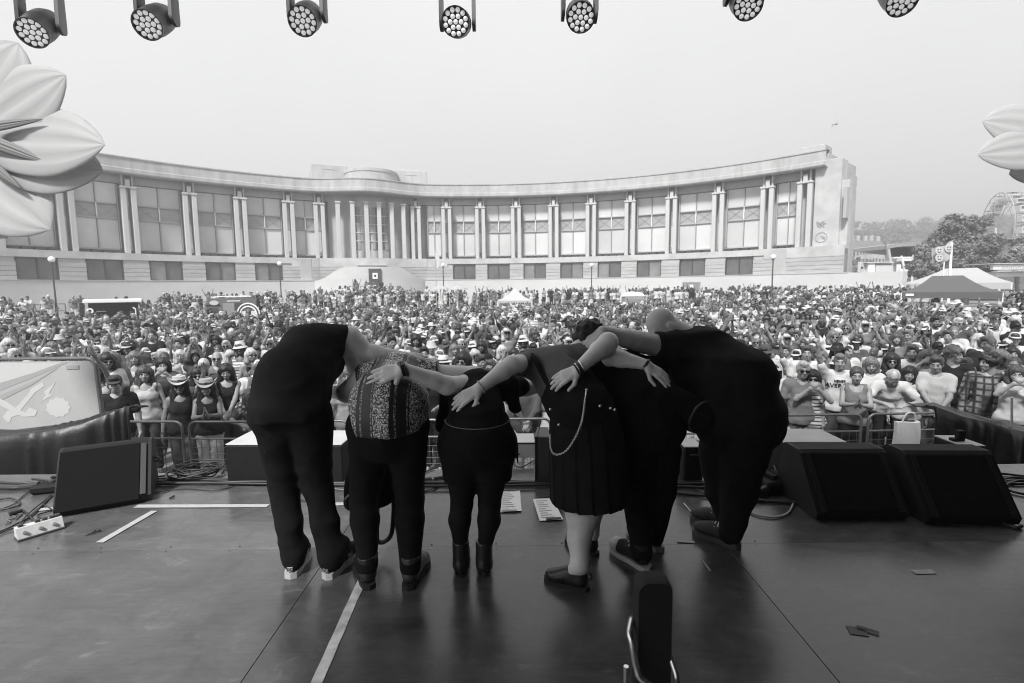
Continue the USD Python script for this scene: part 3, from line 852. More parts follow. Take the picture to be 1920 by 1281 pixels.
floor = tag(UsdGeom.Xform.Define(stage, '/World/stage_floor').GetPrim(), kind='structure')
XS = [-8.45, -6.01, -3.57, -1.13, 1.31, 3.75, 6.19, 8.63]
YS = [-3.1, -1.85, -0.62, 0.60, 1.83, 3.05, 4.42]
g4 = np.random.default_rng(3)
for i in range(len(XS) - 1):
    for j in range(len(YS) - 1):
        if YS[j + 1] < 0.4 and abs(XS[i]) > 5:
            continue
        skew = 0.012 * (XS[i] > 1)
        dz = g4.uniform(-0.0006, 0.0008) - 0.0016 * (j == 5)
        e = 0.0025
        b = box((XS[i] + 0.002, YS[j] + e, SZ - 0.03), (XS[i + 1] - 0.002, YS[j + 1] - e, SZ + dz), 0.0006)
        part(floor, 'plywood_panel', b, ply_look((i * 2 + j * 3) % 5))
part(floor, 'underframe', box((-8.4, -3.0, SZ - 0.25), (8.6, 4.36, SZ - 0.035)), dark)
part(floor, 'front_skirt', box((-8.4, 4.37, 0.02), (8.6, 4.40, SZ - 0.06)), look('black_skirt_cloth', 0.015, 0.9, 0.2))
screw_m = look('screw_head', 0.03, 0.5, 0.5)
for y_ in (3.02, 3.08, 1.86):
    for x_ in np.arange(-3.4, 4.4, 0.41):
        part(floor, 'screw', lathe([(0, -.004), (.0055, -.004), (.0055, .0012), (0, .0016)], 8, (x_ + g4.uniform(-.03, .03), y_ + g4.uniform(-.008, .008), SZ)), screw_m)

# unseen canopy roof and drapes, sized to shade the stage but sun its left
drape = look('black_drape', 0.018, 0.95, 0.1, vary=0.3, scale=2, stretch=(6, 6, 0.3))
setting('stage_roof', [box((-2.5, -5, 5.75), (9, 3.2, 5.9)), box((-2.5, 3.1, 5.62), (9, 3.2, 5.75))], look('roof_skin', 0.03, 0.8, 0.2))  # left edge cut short to sun the floor, header added against sky light
setting('stage_back_drape', [box((-2.5, -5.1, SZ), (9, -5.0, 5.75))], drape)
setting('stage_side_drape', [box((4.9, -5, SZ), (5.0, 4.2, 5.75))], drape)  # unseen drape added close in to darken the right of the floor

# tape and paper on the floor
tape_m = look('white_tape', 0.36, 0.5, 0.4, vary=0.12, scale=30, bump=0.1, bscale=60)
tape2 = look('scuffed_white_tape', 0.42, 0.5, 0.4, vary=0.35, scale=14)
def tape(p, q, w, label, mat=tape_m, lift=0.0035, seg=14):
    a, b = onz(*p, SZ), onz(*q, SZ); d = (b - a) / np.linalg.norm(b - a); n = np.array([-d[1], d[0], 0])
    g = np.random.default_rng(int(p[0] * 7 + p[1]))
    V = np.array([[a + (b - a) * t - n * (w / 2 + g.uniform(-.0015, .0015)) + [0, 0, lift + 0.001], a + (b - a) * t + n * (w / 2 + g.uniform(-.0015, .0015)) + [0, 0, lift + 0.001]] for t in np.linspace(0, 1, seg)])
    m_ = thick_sheet(V, np.array([0, 0, -0.0012]))
    return single('floor_tape', m_, mat, label, 'tape')
tape((590, 1290), (703, 1034), 0.048, 'long strip of white tape running from the picture edge between the left performers', tape2)
tape((187, 1018), (289, 959), 0.05, 'slanting strip of white tape in front of the left monitor wedge')
tape((255, 950), (503, 949), 0.052, 'white tape strip crossing behind the leftmost performer, right of the monitor')
tape((70, 957), (118, 952), 0.05, 'short white tape strip between the power strip and the left monitor')
tape((628, 946), (655, 945), 0.052, 'white tape stub between the two leftmost performers')
tape((1270, 1015.5), (1302, 1017.5), 0.028, 'small white tape piece beside the dark trainers')
tape((1713, 1074), (1751, 1073), 0.042, 'lone white tape square on the dark right floor')
tape((1282, 944), (1296, 961), 0.010, 'thin frayed tape line leading to the dark trainers', tape2)
tape((1316, 1050), (1332, 1072), 0.009, 'thin tape scrap in front of the dark trainers', tape2)
tape((1590, 1182), (1625, 1187), 0.06, 'torn dark tape scrap on the lower right floor', look('dark_tape', 0.10, 0.6, 0.4), seg=5)
tape((1606, 1178), (1648, 1190), 0.022, 'curled black tape end lying over the torn scrap', look('black_tape', 0.015, 0.5, 0.4), lift=0.009, seg=5)
paper_m = look('white_paper', 0.80, 0.7, 0.3, vary=0.03, scale=20)
def paper(corners, label, tapes):
    P = [onz(*c, SZ) for c in corners]
    V = np.array([[P[0] + (P[1] - P[0]) * u + (P[3] - P[0]) * v + (P[2] - P[1] - P[3] + P[0]) * u * v + [0, 0, 0.005 + 0.004 * u * v] for v in np.linspace(0, 1, 6)] for u in np.linspace(0, 1, 6)])
    t = thing('set_list', label, 'paper')
    part(t, 'sheet', thick_sheet(V, np.array([0, 0, -0.001])), paper_m)
    ink = look('ink', 0.30, 0.8, 0.2)
    rows = []
    g = np.random.default_rng(int(corners[0][0]))
    for r in np.linspace(0.12, 0.88, 9):
        L = g.uniform(0.3, 0.6); c = P[0] + (P[3] - P[0]) * r
        u0 = (P[1] - P[0]) * (1 - r) + (P[2] - P[3]) * r
        rows.append(bar(c + u0 * 0.12 + [0, 0, 0.0075], c + u0 * (0.12 + L) + [0, 0, 0.0095], 0.005, 0.0012))
    part(t, 'writing', rows, ink, kind='stuff')
    for (a, b, w, dm) in tapes:
        A, Bq = onz(*a, SZ) + [0, 0, 0.012], onz(*b, SZ) + [0, 0, 0.012]
        part(t, 'tape', bar(A, Bq, w, 0.0015), look('brown_tape', 0.05, 0.4, 0.5) if dm else look('clear_tape', 0.45, 0.4, 0.5))
paper([(936, 923), (975, 921), (978, 960), (936, 962)], 'white set list sheet taped to the floor right of the person in short dark denim', [((938, 921), (967, 921), .03, 1), ((940, 959), (969, 959), .03, 0)])
paper([(999, 937), (1036, 935), (1056, 976), (1012, 978)], 'white set list sheet askew on the floor left of the bare calf', [((1007, 934), (1031, 933), .025, 1), ((1024, 976), (1052, 974), .025, 1)])

# ------------------------------------------------------------------ monitors, cases, cables
cab = look('black_cabinet_paint', 0.007, 0.7, 0.25, vary=0.2, scale=12, bump=0.25, bscale=220)
grille_m = look('perforated_grille', 0.006, 0.85, 0.12, bump=0.6, bscale=320)
steel = look('worn_steel_strip', 0.03, 0.4, 0.5, metal=0.5)
pale_top = look('pale_case_top', 0.44, 0.45, 0.45, vary=0.10, scale=7)
conn = look('connector_plate', 0.16, 0.4, 0.5)
white_label = look('white_label', 0.6, 0.6, 0.4)


def wedge(label, A, Bp, h=0.40, depth=0.52, strip_m=None):
    """A floor monitor: front lower edge from A to B, sloping grille facing the performers."""
    A, Bp = np.asarray(A), np.asarray(Bp); w = np.linalg.norm((Bp - A)[:2]); yaw = math.atan2(Bp[1] - A[1], Bp[0] - A[0])
    tp = .235 if not strip_m else .285
    t = thing('monitor_wedge', label, 'stage monitor', A, yaw)
    prof = [(0.02, 0.0), (0, 0.05), (tp * depth / .52, h - 0.02), ((tp + .027) * depth / .52, h), (depth - 0.13, h), (depth - 0.08, h - 0.03), (depth, 0.12), (depth, 0.02), (depth - 0.02, 0.0)]
    R = np.array([[0, 0, 1.0], [1, 0, 0], [0, 1, 0]])
    part(t, 'cabinet', prism(prof, w - 0.05, R, (0.025, 0, 0)), cab)
    for x in (0.0, w - 0.024):
        part(t, 'side_cheek', prism([(y + (0.006 if y < .2 else -0.006) * 0, z) for y, z in prof], 0.024, R, (x, 0, 0)), look('side_cheek_paint', 0.009, 0.6, 0.3, bump=0.3, bscale=200))
    g0, g1 = np.array([0.0, 0.055]), np.array([tp * depth / .52, h - 0.022])
    d = (g1 - g0) / np.linalg.norm(g1 - g0); n = np.array([-d[1], d[0]])
    quad = lambda x0, x1, s0, s1, o: trimesh.convex.convex_hull(np.array([[x, *(g0 + d * s + n * q)] for x in (x0, x1) for s in (s0, s1) for q in (-0.002, o)]))
    L = np.linalg.norm(g1 - g0)
    part(t, 'grille', quad(0.075 if not strip_m else 0.012, w - 0.075, 0.012 if not strip_m else -0.03, L - 0.012 if not strip_m else L + .004, 0.012), grille_m)
    for x in ((0.032, w - 0.068) if not strip_m else (w - 0.068,)):
        part(t, 'grille_strip', quad(x, x + 0.036, 0.004, L - 0.004, 0.016), steel)
    part(t, 'handle', tube([(w + 0.002, depth * .62, h * .62), (w + 0.03, depth * .62, h * .60), (w + 0.03, depth * .78, h * .5), (w + 0.002, depth * .78, h * .48)], 0.011, 8, sub=3), dark)
    for x in (0.1, w - 0.1):
        part(t, 'rubber_foot', lathe([(0, -0.006), (0.02, -0.006), (0.02, 0.004), (0, 0.004)], 10, (x, 0.1, 0)), dark)
    return t


wedge('black monitor wedge alone at the left, behind the white power strip', onz(100, 972, SZ) + [0, 0, .006], onz(284, 940, SZ) + [0, 0, .006], 0.41, 0.50, grille_m)
a = onz(1532, 978, SZ); wedge('left one of the two black monitor wedges lying at the right', (a[0], a[1], SZ + .006), (a[0] + 0.62, a[1] - 0.01, SZ + .006), 0.41, 0.56)
a = onz(1738, 986, SZ); wedge('right one of the two black monitor wedges, by the right edge of the stage', (a[0], a[1], SZ + .006), (a[0] + 0.60, a[1] - 0.03, SZ + .006), 0.42, 0.56)


def speaker_box(label, px0, px1, ytop, ybot, hgt, dep, front=0.0, plate=True, top=pale_top):
    """A front-of-stage cabinet seen from behind: black body, pale top."""
    A, Bp = onz(px0, ytop, SZ + hgt), onz(px1, ytop, SZ + hgt)
    yaw = math.atan2(Bp[1] - A[1], Bp[0] - A[0]); w = np.linalg.norm((Bp - A)[:2])
    t = thing('speaker_cabinet', label, 'speaker', (A[0], A[1], SZ), yaw)
    part(t, 'cabinet', box((0, 0, 0.008), (w, dep, hgt - 0.012), 0.012), cab)
    part(t, 'top_panel', box((0.004, 0.004, hgt - 0.0115), (w - 0.004, dep - 0.004, hgt), 0.003), top)
    for x in (0.05, w - 0.05):
        part(t, 'rubber_foot', lathe([(0, -0.0), (0.02, 0), (0.02, 0.01), (0, 0.01)], 10, (x, 0.06, 0)), dark)
    if plate:
        part(t, 'connector_plate', box((w * .62, -0.004, hgt * .30), (w * .62 + 0.16, 0.002, hgt * .62)), conn)
        part(t, 'label_plate', box((w * .62 + .02, -0.007, hgt * .66), (w * .62 + 0.085, 0.002, hgt * .66 + .055)), white_label)
        for q in range(2):
            s_ = part(t, 'socket', lathe([(0, 0), (0.014, 0), (0.014, 0.008), (0, 0.008)], 10, (w * .62 + 0.05 + 0.06 * q, -0.0125, hgt * .45), rotx(math.pi / 2) @ np.diag([1, 1, -1.0]) @ np.diag([1, -1, 1.0])), dark)
    part(t, 'handle', [box((w * .3, -0.012, hgt * .74), (w * .3 + .16, 0.001, hgt * .80), 0.004)], dark)
    return t


speaker_box('wide black speaker with pale top behind the leftmost performer', 421, 641, 833, 905, 0.335, 0.42)
speaker_box('wide black speaker with pale top right of the biggest performer', 1470, 1590, 829, 905, 0.34, 0.40)
speaker_box('small black speaker with pale top between the two rightmost performers', 1283, 1320, 838, 905, 0.30, 0.24, plate=False)
t_ = speaker_box('small black speaker with pale top behind the right monitor wedges', 1806, 1851, 836, 905, 0.33, 0.30, plate=False)
a = onz(1812, 828, SZ + 0.33)
t = thing('radio_receiver', 'small black block on top of the rightmost pale-topped speaker', 'receiver', (a[0] - 0.06, a[1], SZ + 0.331))
part(t, 'case', box((0, 0, 0), (0.055, 0.05, 0.085), 0.006), cab); part(t, 'foot_plate', box((-0.045, -0.004, 0.0), (-0.001, 0.05, 0.022), 0.004), cab)
# the pale flight case and the upright speaker in the middle
A, Bp = onz(962, 832, SZ + 0.16), onz(1003, 832, SZ + 0.16)
t = thing('flight_case', 'pale flight case standing on the stage edge between the denim and the kilt performer', 'case', (A[0] - 0.06, A[1] + 0.02, SZ))
w = Bp[0] - A[0] + 0.06
case_m = look('pale_case_laminate', 0.60, 0.5, 0.4, vary=0.06, scale=9)
part(t, 'body', box((0, 0, 0.015), (w, 0.30, 0.155), 0.006), case_m); part(t, 'lid', box((0, 0, 0.158), (w, 0.30, 0.165), 0.003), case_m)
part(t, 'edge_strip', box((-0.004, -0.004, 0.147), (w + .004, 0.304, 0.158), 0.002), steel)
for q in (0.35, 0.35):
    part(t, 'catch', box((w * q, -0.008, 0.05), (w * q + .03, 0.001, 0.06)), dark)
A, Bp = onz(1003, 908, SZ), onz(1031, 908, SZ)
t = thing('upright_speaker', 'tall narrow speaker standing on end left of the kilt performer', 'speaker', (A[0], A[1], SZ), -0.12)
part(t, 'cabinet', box((0.02, 0.0, 0.006), (0.24, 0.30, 0.40), 0.008), look('brown_black_cabinet', 0.05, 0.5, 0.4, vary=0.2, scale=10, stretch=(8, 8, 1)))
part(t, 'front_baffle', box((0.0, 0.0, 0.006), (0.0195, 0.30, 0.40), 0.004), steel)

# power strip, distribution block and pedal
A, Bp = onz(34, 1016, SZ), onz(121, 990, SZ)
yaw = math.atan2(Bp[1] - A[1], Bp[0] - A[0]); w = np.linalg.norm(Bp - A)
t = thing('power_strip', 'white sloped-front power strip with knobs on the floor at the far left', 'power strip', A, yaw)
R = np.array([[0, 0, 1.0], [1, 0, 0], [0, 1, 0]])
part(t, 'body', prism([(0, 0.012), (0.03, 0.075), (0.085, 0.075), (0.09, 0.012)], w, R), look('white_enamel', 0.5, 0.4, 0.45, vary=0.1, scale=25))
part(t, 'base', box((-0.004, -0.012, 0.0), (w + 0.004, 0.094, 0.0115), 0.003), dark)
for q in (0.16, 0.50, 0.80):
    part(t, 'knob', lathe([(0, 0), (0.012, 0), (0.010, 0.014), (0, 0.014)], 12, (w * q, 0.013, 0.042), frame((0, -0.9, 0.45))), look('dull_knob', 0.2, 0.4, 0.5))
for q in (0.12, 0.48, 0.64, 0.80, 0.92):
    part(t, 'plug', box((w * q - .014, 0.045, 0.0755), (w * q + .014, 0.07, 0.094), 0.003), dark)
black_rubber = look('black_cable', 0.025, 0.45, 0.45)
grey_cable = look('pale_cable', 0.42, 0.5, 0.4)
mid_cable = look('grey_cable', 0.12, 0.5, 0.45)


def cable(label, pts, r=0.006, mat=None, z=0.0, sub=6, group=None, lifts=None):
    P = [onz(*p, SZ) + [0, 0, r + 0.002 + z + (lifts[i] if lifts else 0)] for i, p in enumerate(pts)]
    return single('cable', tube(P, r, 6, sub=sub), mat or black_rubber, label, 'cable', group, smooth=True)


a = onz(88, 922, SZ)
t = thing('cable_hub', 'black distribution block with plugs left of the lone monitor wedge', 'plug box', a, 0.3)
part(t, 'block', box((-0.09, -0.07, 0), (0.12, 0.07, 0.075), 0.02), cab)
part(t, 'plug', rod((-0.05, 0, 0.06), (-0.19, 0.02, 0.055), 0.028, 0.02, 10), black_rubber); part(t, 'plug', rod((0.02, 0.02, 0.07), (0.12, 0.03, 0.12), 0.02, 0.022, 10), black_rubber)
part(t, 'lever', box((0.03, 0.0, 0.105), (0.14, 0.03, 0.118), 0.003), cab)
cable('two thick black cables entering at the far left edge towards the plug box', [(-30, 916), (30, 919), (75, 913)], 0.016)
cable('upper thick black cable at the far left edge', [(-30, 908), (30, 912), (75, 909)], 0.012, z=0.012)
cable('thin black cable curving from the plug box to the left edge', [(-10, 960), (25, 947), (48, 928), (72, 922)], 0.004)
cable('thin cable along the floor left of the power strip, upper', [(-12, 1003), (12, 994), (30, 985), (60, 968), (98, 930)], 0.006)
cable('thin cable along the floor left of the power strip, lower', [(-12, 1010), (10, 998), (32, 990), (55, 965), (92, 935)], 0.005, z=0.005)
cable('short black lead from the power strip to the plugs behind it', [(64, 979), (52, 966), (42, 957)], 0.006)
cable('tangled grey lead left of the power strip', [(10, 985), (20, 980), (14, 975), (30, 972), (24, 968), (40, 965), (30, 975)], 0.004, mid_cable)
t = single('plug', [rod(onz(18, 969, SZ) + [0, 0, .02], onz(42, 962, SZ) + [0, 0, .02], 0.017, 0.014, 10)], black_rubber, 'black plug lying on the floor behind the power strip', 'plug')
single('tape_curl', tube([onz(160, 1006, SZ) + [0, 0, .006], onz(172, 1002, SZ) + [0, 0, .008], onz(180, 998, SZ) + [0, 0, .014], onz(187, 998, SZ) + [0, 0, .012]], [0.003, 0.005, 0.010, 0.008], 8, sub=4), black_rubber, 'black tape curl lying on the floor left of the slanting white tape', 'scrap')
single('tape_curl', tube([onz(318, 936, SZ) + [0, 0, .006], onz(327, 932, SZ) + [0, 0, .010]], [0.006, 0.007], 8), black_rubber, 'small black scrap on the pale floor right of the lone monitor wedge', 'scrap')
for lb, pts, r in (('black lead wandering from the plug box towards the power strip', [(95, 930), (80, 945), (96, 958), (70, 968), (88, 978)], .005), ('black lead looping at the far left edge behind the power strip', [(-10, 940), (20, 936), (38, 946), (20, 955), (-10, 958)], .006), ('black cable passing behind the lone monitor wedge', [(60, 900), (110, 904), (180, 896), (260, 900), (310, 894)], .008), ('thin black cable across the pale floor right of the lone monitor wedge', [(290, 925), (340, 918), (400, 921), (440, 913)], .004)):
    cable(lb, pts, r)
# coil behind the left monitor
g = np.random.default_rng(11)
c0 = onz(372, 893, SZ); P = []
for i in range(120):
    a = i * 2 * math.pi / 15; e = 1 + 0.12 * math.sin(i * 0.37)
    P.append(c0 + [0.19 * e * math.cos(a) + 0.03 * math.sin(i * .21), 0.15 * e * math.sin(a) + 0.02 * math.cos(i * .17), 0.012 + 0.0006 * i + 0.02 * abs(math.sin(i * 0.9))])
single('cable_coil', tube(P, 0.006, 6, sub=2), black_rubber, 'loose coil of black cable on the stage edge behind the left monitor', 'cable', smooth=True)
P = [c0 + [-.24, -.06, .01], c0 + [-.18, -.12, .02], c0 + [-.05, -.10, .03], c0 + [-.1, .0, .03], c0 + [-.25, -.02, .01]]
single('cable_coil', tube(P, 0.005, 6, closed=True, sub=6), mid_cable, 'small loop of grey cable in front of the black coil', 'cable', smooth=True)
rows = [(300, 904, 910, 0.010), (300, 911, 905, 0.008), (300, 908, 913, 0.012), (300, 901, 908, 0.006), (300, 913, 917, 0.010)]
for i, (x0, ya, yb, r) in enumerate(rows):
    pts = [(x0 - 6, ya)] + [(x, ya + (yb - ya) * (x - x0) / 1040 + g.uniform(-2.6, 2.6)) for x in range(x0 + 70, 1345, 105)] + [(1345, yb)]
    cable('%s of the black cables running along the front of the stage' % ('topmost', 'thin second', 'thick third', 'thin fourth', 'nearest')[i], pts, r, z=0.003 * i)
for lb, pts, r, mt in (('grey cable curving past the heels of the speaker behind the left performers', [(560, 905), (600, 912), (650, 921), (700, 910), (780, 925), (845, 905)], 0.007, mid_cable), ('black cable looping right of the patterned blouse performer', [(790, 890), (812, 880), (830, 876), (850, 884), (842, 895), (815, 897)], 0.006, None), ('black coil end beside the knees of the patterned blouse performer', [(560, 925), (580, 918), (603, 922), (590, 938), (566, 940), (556, 930), (575, 922)], 0.005, None), ('black cable hanging across the pale flight case', [(955, 866), (975, 878), (1003, 864)], 0.006, None)):
    cable(lb, pts, r, mt)
t = thing('cable_plugs', 'black plugs joined in the cables right of the patterned blouse', 'plug', onz(800, 905, SZ))
part(t, 'plug', rod((-0.06, 0, .02), (0.04, .02, .02), 0.02, n=10), black_rubber); part(t, 'plug', rod((0.06, .02, .022), (.13, .05, .022), 0.018, n=10), black_rubber)
cable('pale cable looping over the floor right of the biggest performer', [(1388, 942), (1400, 958), (1425, 969), (1455, 972), (1478, 964), (1488, 945), (1494, 925), (1512, 910)], 0.0075, grey_cable)
cable('thin grey cable rising over the multi-core plug box', [(1430, 875), (1446, 884), (1453, 905), (1448, 922), (1436, 934)], 0.005, mid_cable, lifts=[.02, .06, .1, .05, 0])
cable('black cable bundle behind the biggest performer, left part', [(1250, 925), (1300, 931), (1345, 934), (1400, 940), (1480, 946), (1520, 945)], 0.011)
cable('thin black cable behind the biggest performer', [(1250, 909), (1290, 913), (1330, 920), (1395, 929), (1430, 935)], 0.008)
cable('grey cable behind the biggest performer', [(1255, 916), (1300, 917), (1335, 930), (1400, 934), (1430, 938)], 0.006, mid_cable)
a = onz(1445, 925, SZ)
t = thing('plug_box', 'black multi-core plug box on the floor left of the right monitor wedges', 'plug box', a, 0.25)
part(t, 'body', box((-0.07, -0.05, 0), (0.30, 0.16, 0.10), 0.02), cab)
for q in range(4):
    part(t, 'socket_cover', box((0.02 + .07 * q, 0.0, 0.101), (0.07 + .07 * q, 0.12, 0.135), 0.006), cab)
for q in range(2):
    p_ = part(t, 'plug', rod((-0.06, -0.02 + .09 * q, .05 + .04 * q), (-0.20, -0.06 + .09 * q, .04 + .04 * q), 0.032, 0.028, 12), black_rubber)
    part(p_, 'ring', lathe([(0.033, 0), (0.036, 0), (0.036, 0.02), (0.033, 0.02)], 12, (-0.14, -0.043 + .09 * q, .044 + .04 * q), frame((-0.14, -.04, -.01))), steel)
for i, pts in enumerate([[(1845, 890), (1880, 891), (1930, 897)], [(1870, 905), (1895, 898), (1930, 901)], [(1880, 915), (1905, 905), (1935, 905)], [(1872, 913), (1900, 925), (1935, 932)], [(1860, 902), (1900, 910), (1940, 908)]]):
    cable('%s of the black cables at the right edge beyond the wedges' % ORD[i], pts, 0.010)
cable('black cable tail by the foot of the rightmost wedge', [(1850, 978), (1880, 985), (1905, 994), (1915, 990)], 0.012)

# the padded post in the foreground
cpos = at(1224, 1100, 1.32)
t = thing('padded_stand', 'upright black padded stand with chrome bracket in the foreground, out of focus', 'stand', (cpos[0], 1.32, 0))
zt = at(1224, 1073, 1.34)[2]; zb_ = SZ
pad = trimesh.convex.convex_hull(np.array([[x * (1 if k < 2 else 0.92), y, z] for x in (-0.046, 0.046) for y in (-0.03, 0.03) for k, z in enumerate((zt - 0.62, zt - 0.1, zt))] ))
from shapely.geometry import box as sbox
ol = sbox(-0.048, zt - 0.64, 0.048, zt).buffer(-0.03).buffer(0.03, quad_segs=6)
pad = prism(ol, 0.065, np.array([[1.0, 0, 0], [0, 0, 1], [0, 1, 0]]), (0, -0.03, 0)); pad.invert()
part(t, 'pad', trimesh.convex.convex_hull(np.vstack([pad.vertices * [1, .6, 1] , pad.vertices * [0.94, 1, 0.998]])), look('black_foam', 0.018, 0.8, 0.3), smooth=35)
chrome = look('chrome', 0.85, 0.32, 0.5, metal=1.0)
zz = lambda py: at(1224, py, 1.29)[2] 
xx = lambda px: at(px, 1220, 1.29)[0] - cpos[0]
P = [(xx(1192), 0.02, zz(1182)), (xx(1180), -0.03, zz(1184)), (xx(1181), -0.05, zz(1196)), (xx(1188), -0.06, zz(1235)), (xx(1195), -0.07, zz(1252)), (xx(1222), -0.085, zz(1262)), (xx(1248), -0.08, zz(1266)), (xx(1264), -0.06, zz(1261)), (xx(1262), -0.03, zz(1245)), (xx(1254), 0.02, zz(1218))]
part(t, 'bracket', tube(P, 0.0085, 8, sub=5), chrome, smooth=True)
part(t, 'post', rod((0, 0, SZ), (0, 0, zt - 0.6), 0.016, n=12), dark)
part(t, 'base_plate', lathe([(0, SZ + 0.001), (0.14, SZ + .001), (0.13, SZ + 0.015), (0, SZ + 0.02)], 24), dark)
part(t, 'side_tube', rod((xx(1176), -0.02, zz(1300)), (xx(1176), -0.02, zz(1254)), 0.007, n=10), chrome)
part(t, 'side_arm', tube([(xx(1176), -.02, zz(1300)), (xx(1172), 0.0, zz(1330)), (0, 0.0, zt - 0.75)], 0.007, 8, sub=4), dark)

# ------------------------------------------------------------------ moving-head lamps above the stage front
lamp_black = look('lamp_housing', 0.028, 0.4, 0.5, vary=0.15, scale=9)
lamp_grey = look('lamp_side_cover', 0.10, 0.45, 0.45)
lens_m = usdkit.material(stage, '/World/Looks/lit_led_lens', {'p': ('principled_bsdf', {'base_color': (.6, .6, .6), 'roughness': .15, 'emission_color': (1, 1, 1), 'emission_strength': .22})}, [], surface='p.BSDF')
truss_m = look('aluminium', 0.55, 0.35, 0.5, metal=0.8)


def lamp_mesh():
    """Head with its tilt axis (x) through the origin, looking along -z; lens ring at z = -0.2."""
    head = lathe([(0, 0.17), (0.085, 0.16), (0.106, 0.08), (0.112, -0.05), (0.108, -0.15), (0.104, -0.19), (0.109, -0.20), (0.109, -0.215), (0.101, -0.215), (0.099, -0.195), (0, -0.195)], 28)
    lens = []
    for n, r in ((1, 0.0), (6, 0.042), (12, 0.081)):
        for q in range(n):
            a = 2 * math.pi * (q + 0.5 * (n == 12)) / n
            lens.append((r * math.cos(a), r * math.sin(a)))
    return head, lens


def moving_head(px, py, size, aim, roll, label):
    """px, py: centre of the lens face in the picture; size: lens diameter in pixels; aim: the direction it looks."""
    c = at(px, py, 4.2)
    aim = np.asarray(aim, float); aim /= np.linalg.norm(aim)
    xa = np.cross(aim, (0, 0, 1.0)); xa /= np.linalg.norm(xa)
    xa = xa * math.cos(roll) + np.cross(aim, xa) * math.sin(roll)
    R = np.stack([xa, np.cross(-aim, xa), -aim], 1)
    o = c - aim * 0.21
    t = thing('stage_lamp', label, 'stage lamp', o, group='moving-head lamps hanging over the stage front')
    head, lens = lamp_mesh()
    head.apply_transform(M(R)); part(t, 'lamp_head', head, lamp_black, smooth=40)
    for (x, y) in lens:
        b = ball((x, y, -0.197), (0.0185, 0.0185, 0.013), 1); b.apply_transform(M(R)); part(t, 'lens', b, lens_m, smooth=True)
    for q in (-1, 1):
        y = trimesh.convex.convex_hull(np.array([[q * s, yy, zz] for s in (0.117, 0.145) for yy, zz in ((-0.05, -0.09), (0.05, -0.09), (-0.065, 0.05), (0.065, 0.05))]))
        # the yoke hangs straight down from its base: arms go from the tilt axis up to the base
        a0 = xa * q * 0.131
        arm = trimesh.convex.convex_hull(np.vstack([rod(a0 - xa * 0.013, a0 + xa * 0.013, 0.062, n=14).vertices, rod(a0 - xa * .013 + [0, 0, .3], a0 + xa * .013 + [0, 0, .3], 0.055, n=14).vertices]))
        part(t, 'yoke_arm', arm, lamp_grey if q < 0 else lamp_black, smooth=35)
    xf = np.array([xa[0], xa[1], 0]); xf /= np.linalg.norm(xf); yf = np.array([-xf[1], xf[0], 0])
    b = box((-0.165, -0.12, 0.30), (0.165, 0.12, 0.43), 0.02); b.apply_transform(M(np.stack([xf, yf, [0, 0, 1]], 1))); part(t, 'base', b, lamp_black)
    part(t, 'clamp', [rod((0, 0, .43), (0, 0, .56), 0.02, n=8)], truss_m)
    return o


ends_ = []
spec = [(60, 62, 66, (0.25, -0.75, -0.62), 0.05, 'first stage lamp from the left, hanging over the left flower'),
        (276, 47, 68, (0.12, -0.80, -0.58), 0.12, 'second stage lamp from the left, with a bright highlight on its casing'),
        (567, 40, 60, (0.10, -0.82, -0.57), 0.15, 'third stage lamp from the left, paler than its neighbours'),
        (854, 41, 58, (0.0, -0.92, -0.40), 0.0, 'middle stage lamp of the seven, lens facing straight out'),
        (1089, 33, 58, (-0.06, -0.84, -0.54), -0.1, 'third stage lamp from the right, above the kilt performer'),
        (1403, 10, 62, (-0.16, -0.78, -0.60), -0.2, 'second stage lamp from the right, its open lens ring facing down'),
        (1692, 3, 64, (-0.22, -0.72, -0.66), -0.3, 'rightmost stage lamp, half cut off by the picture edge')]
for px, py, sz, aim, rl, lb in spec:
    ends_.append(moving_head(px, py, sz, aim, rl, lb))
zt_ = max(o[2] for o in ends_) + 0.62
tr = thing('lighting_truss', 'aluminium lighting truss carrying the stage lamps', 'truss')
for dy, dz in ((-.15, 0), (.15, 0), (0, .26)):
    part(tr, 'tube', rod((-6, ends_[0][1] + dy, zt_ + dz), (6, ends_[-1][1] + dy, zt_ + dz), 0.025, n=8), truss_m)
g = np.random.default_rng(2)

# ------------------------------------------------------------------ inflatable flowers at the stage sides
petal_m = look('inflatable_fabric', 0.58, 0.55, 0.35, vary=0.04, scale=5, translucent=0.5)
petal_dark = look('petal_throat_stripe', 0.16, 0.6, 0.3)


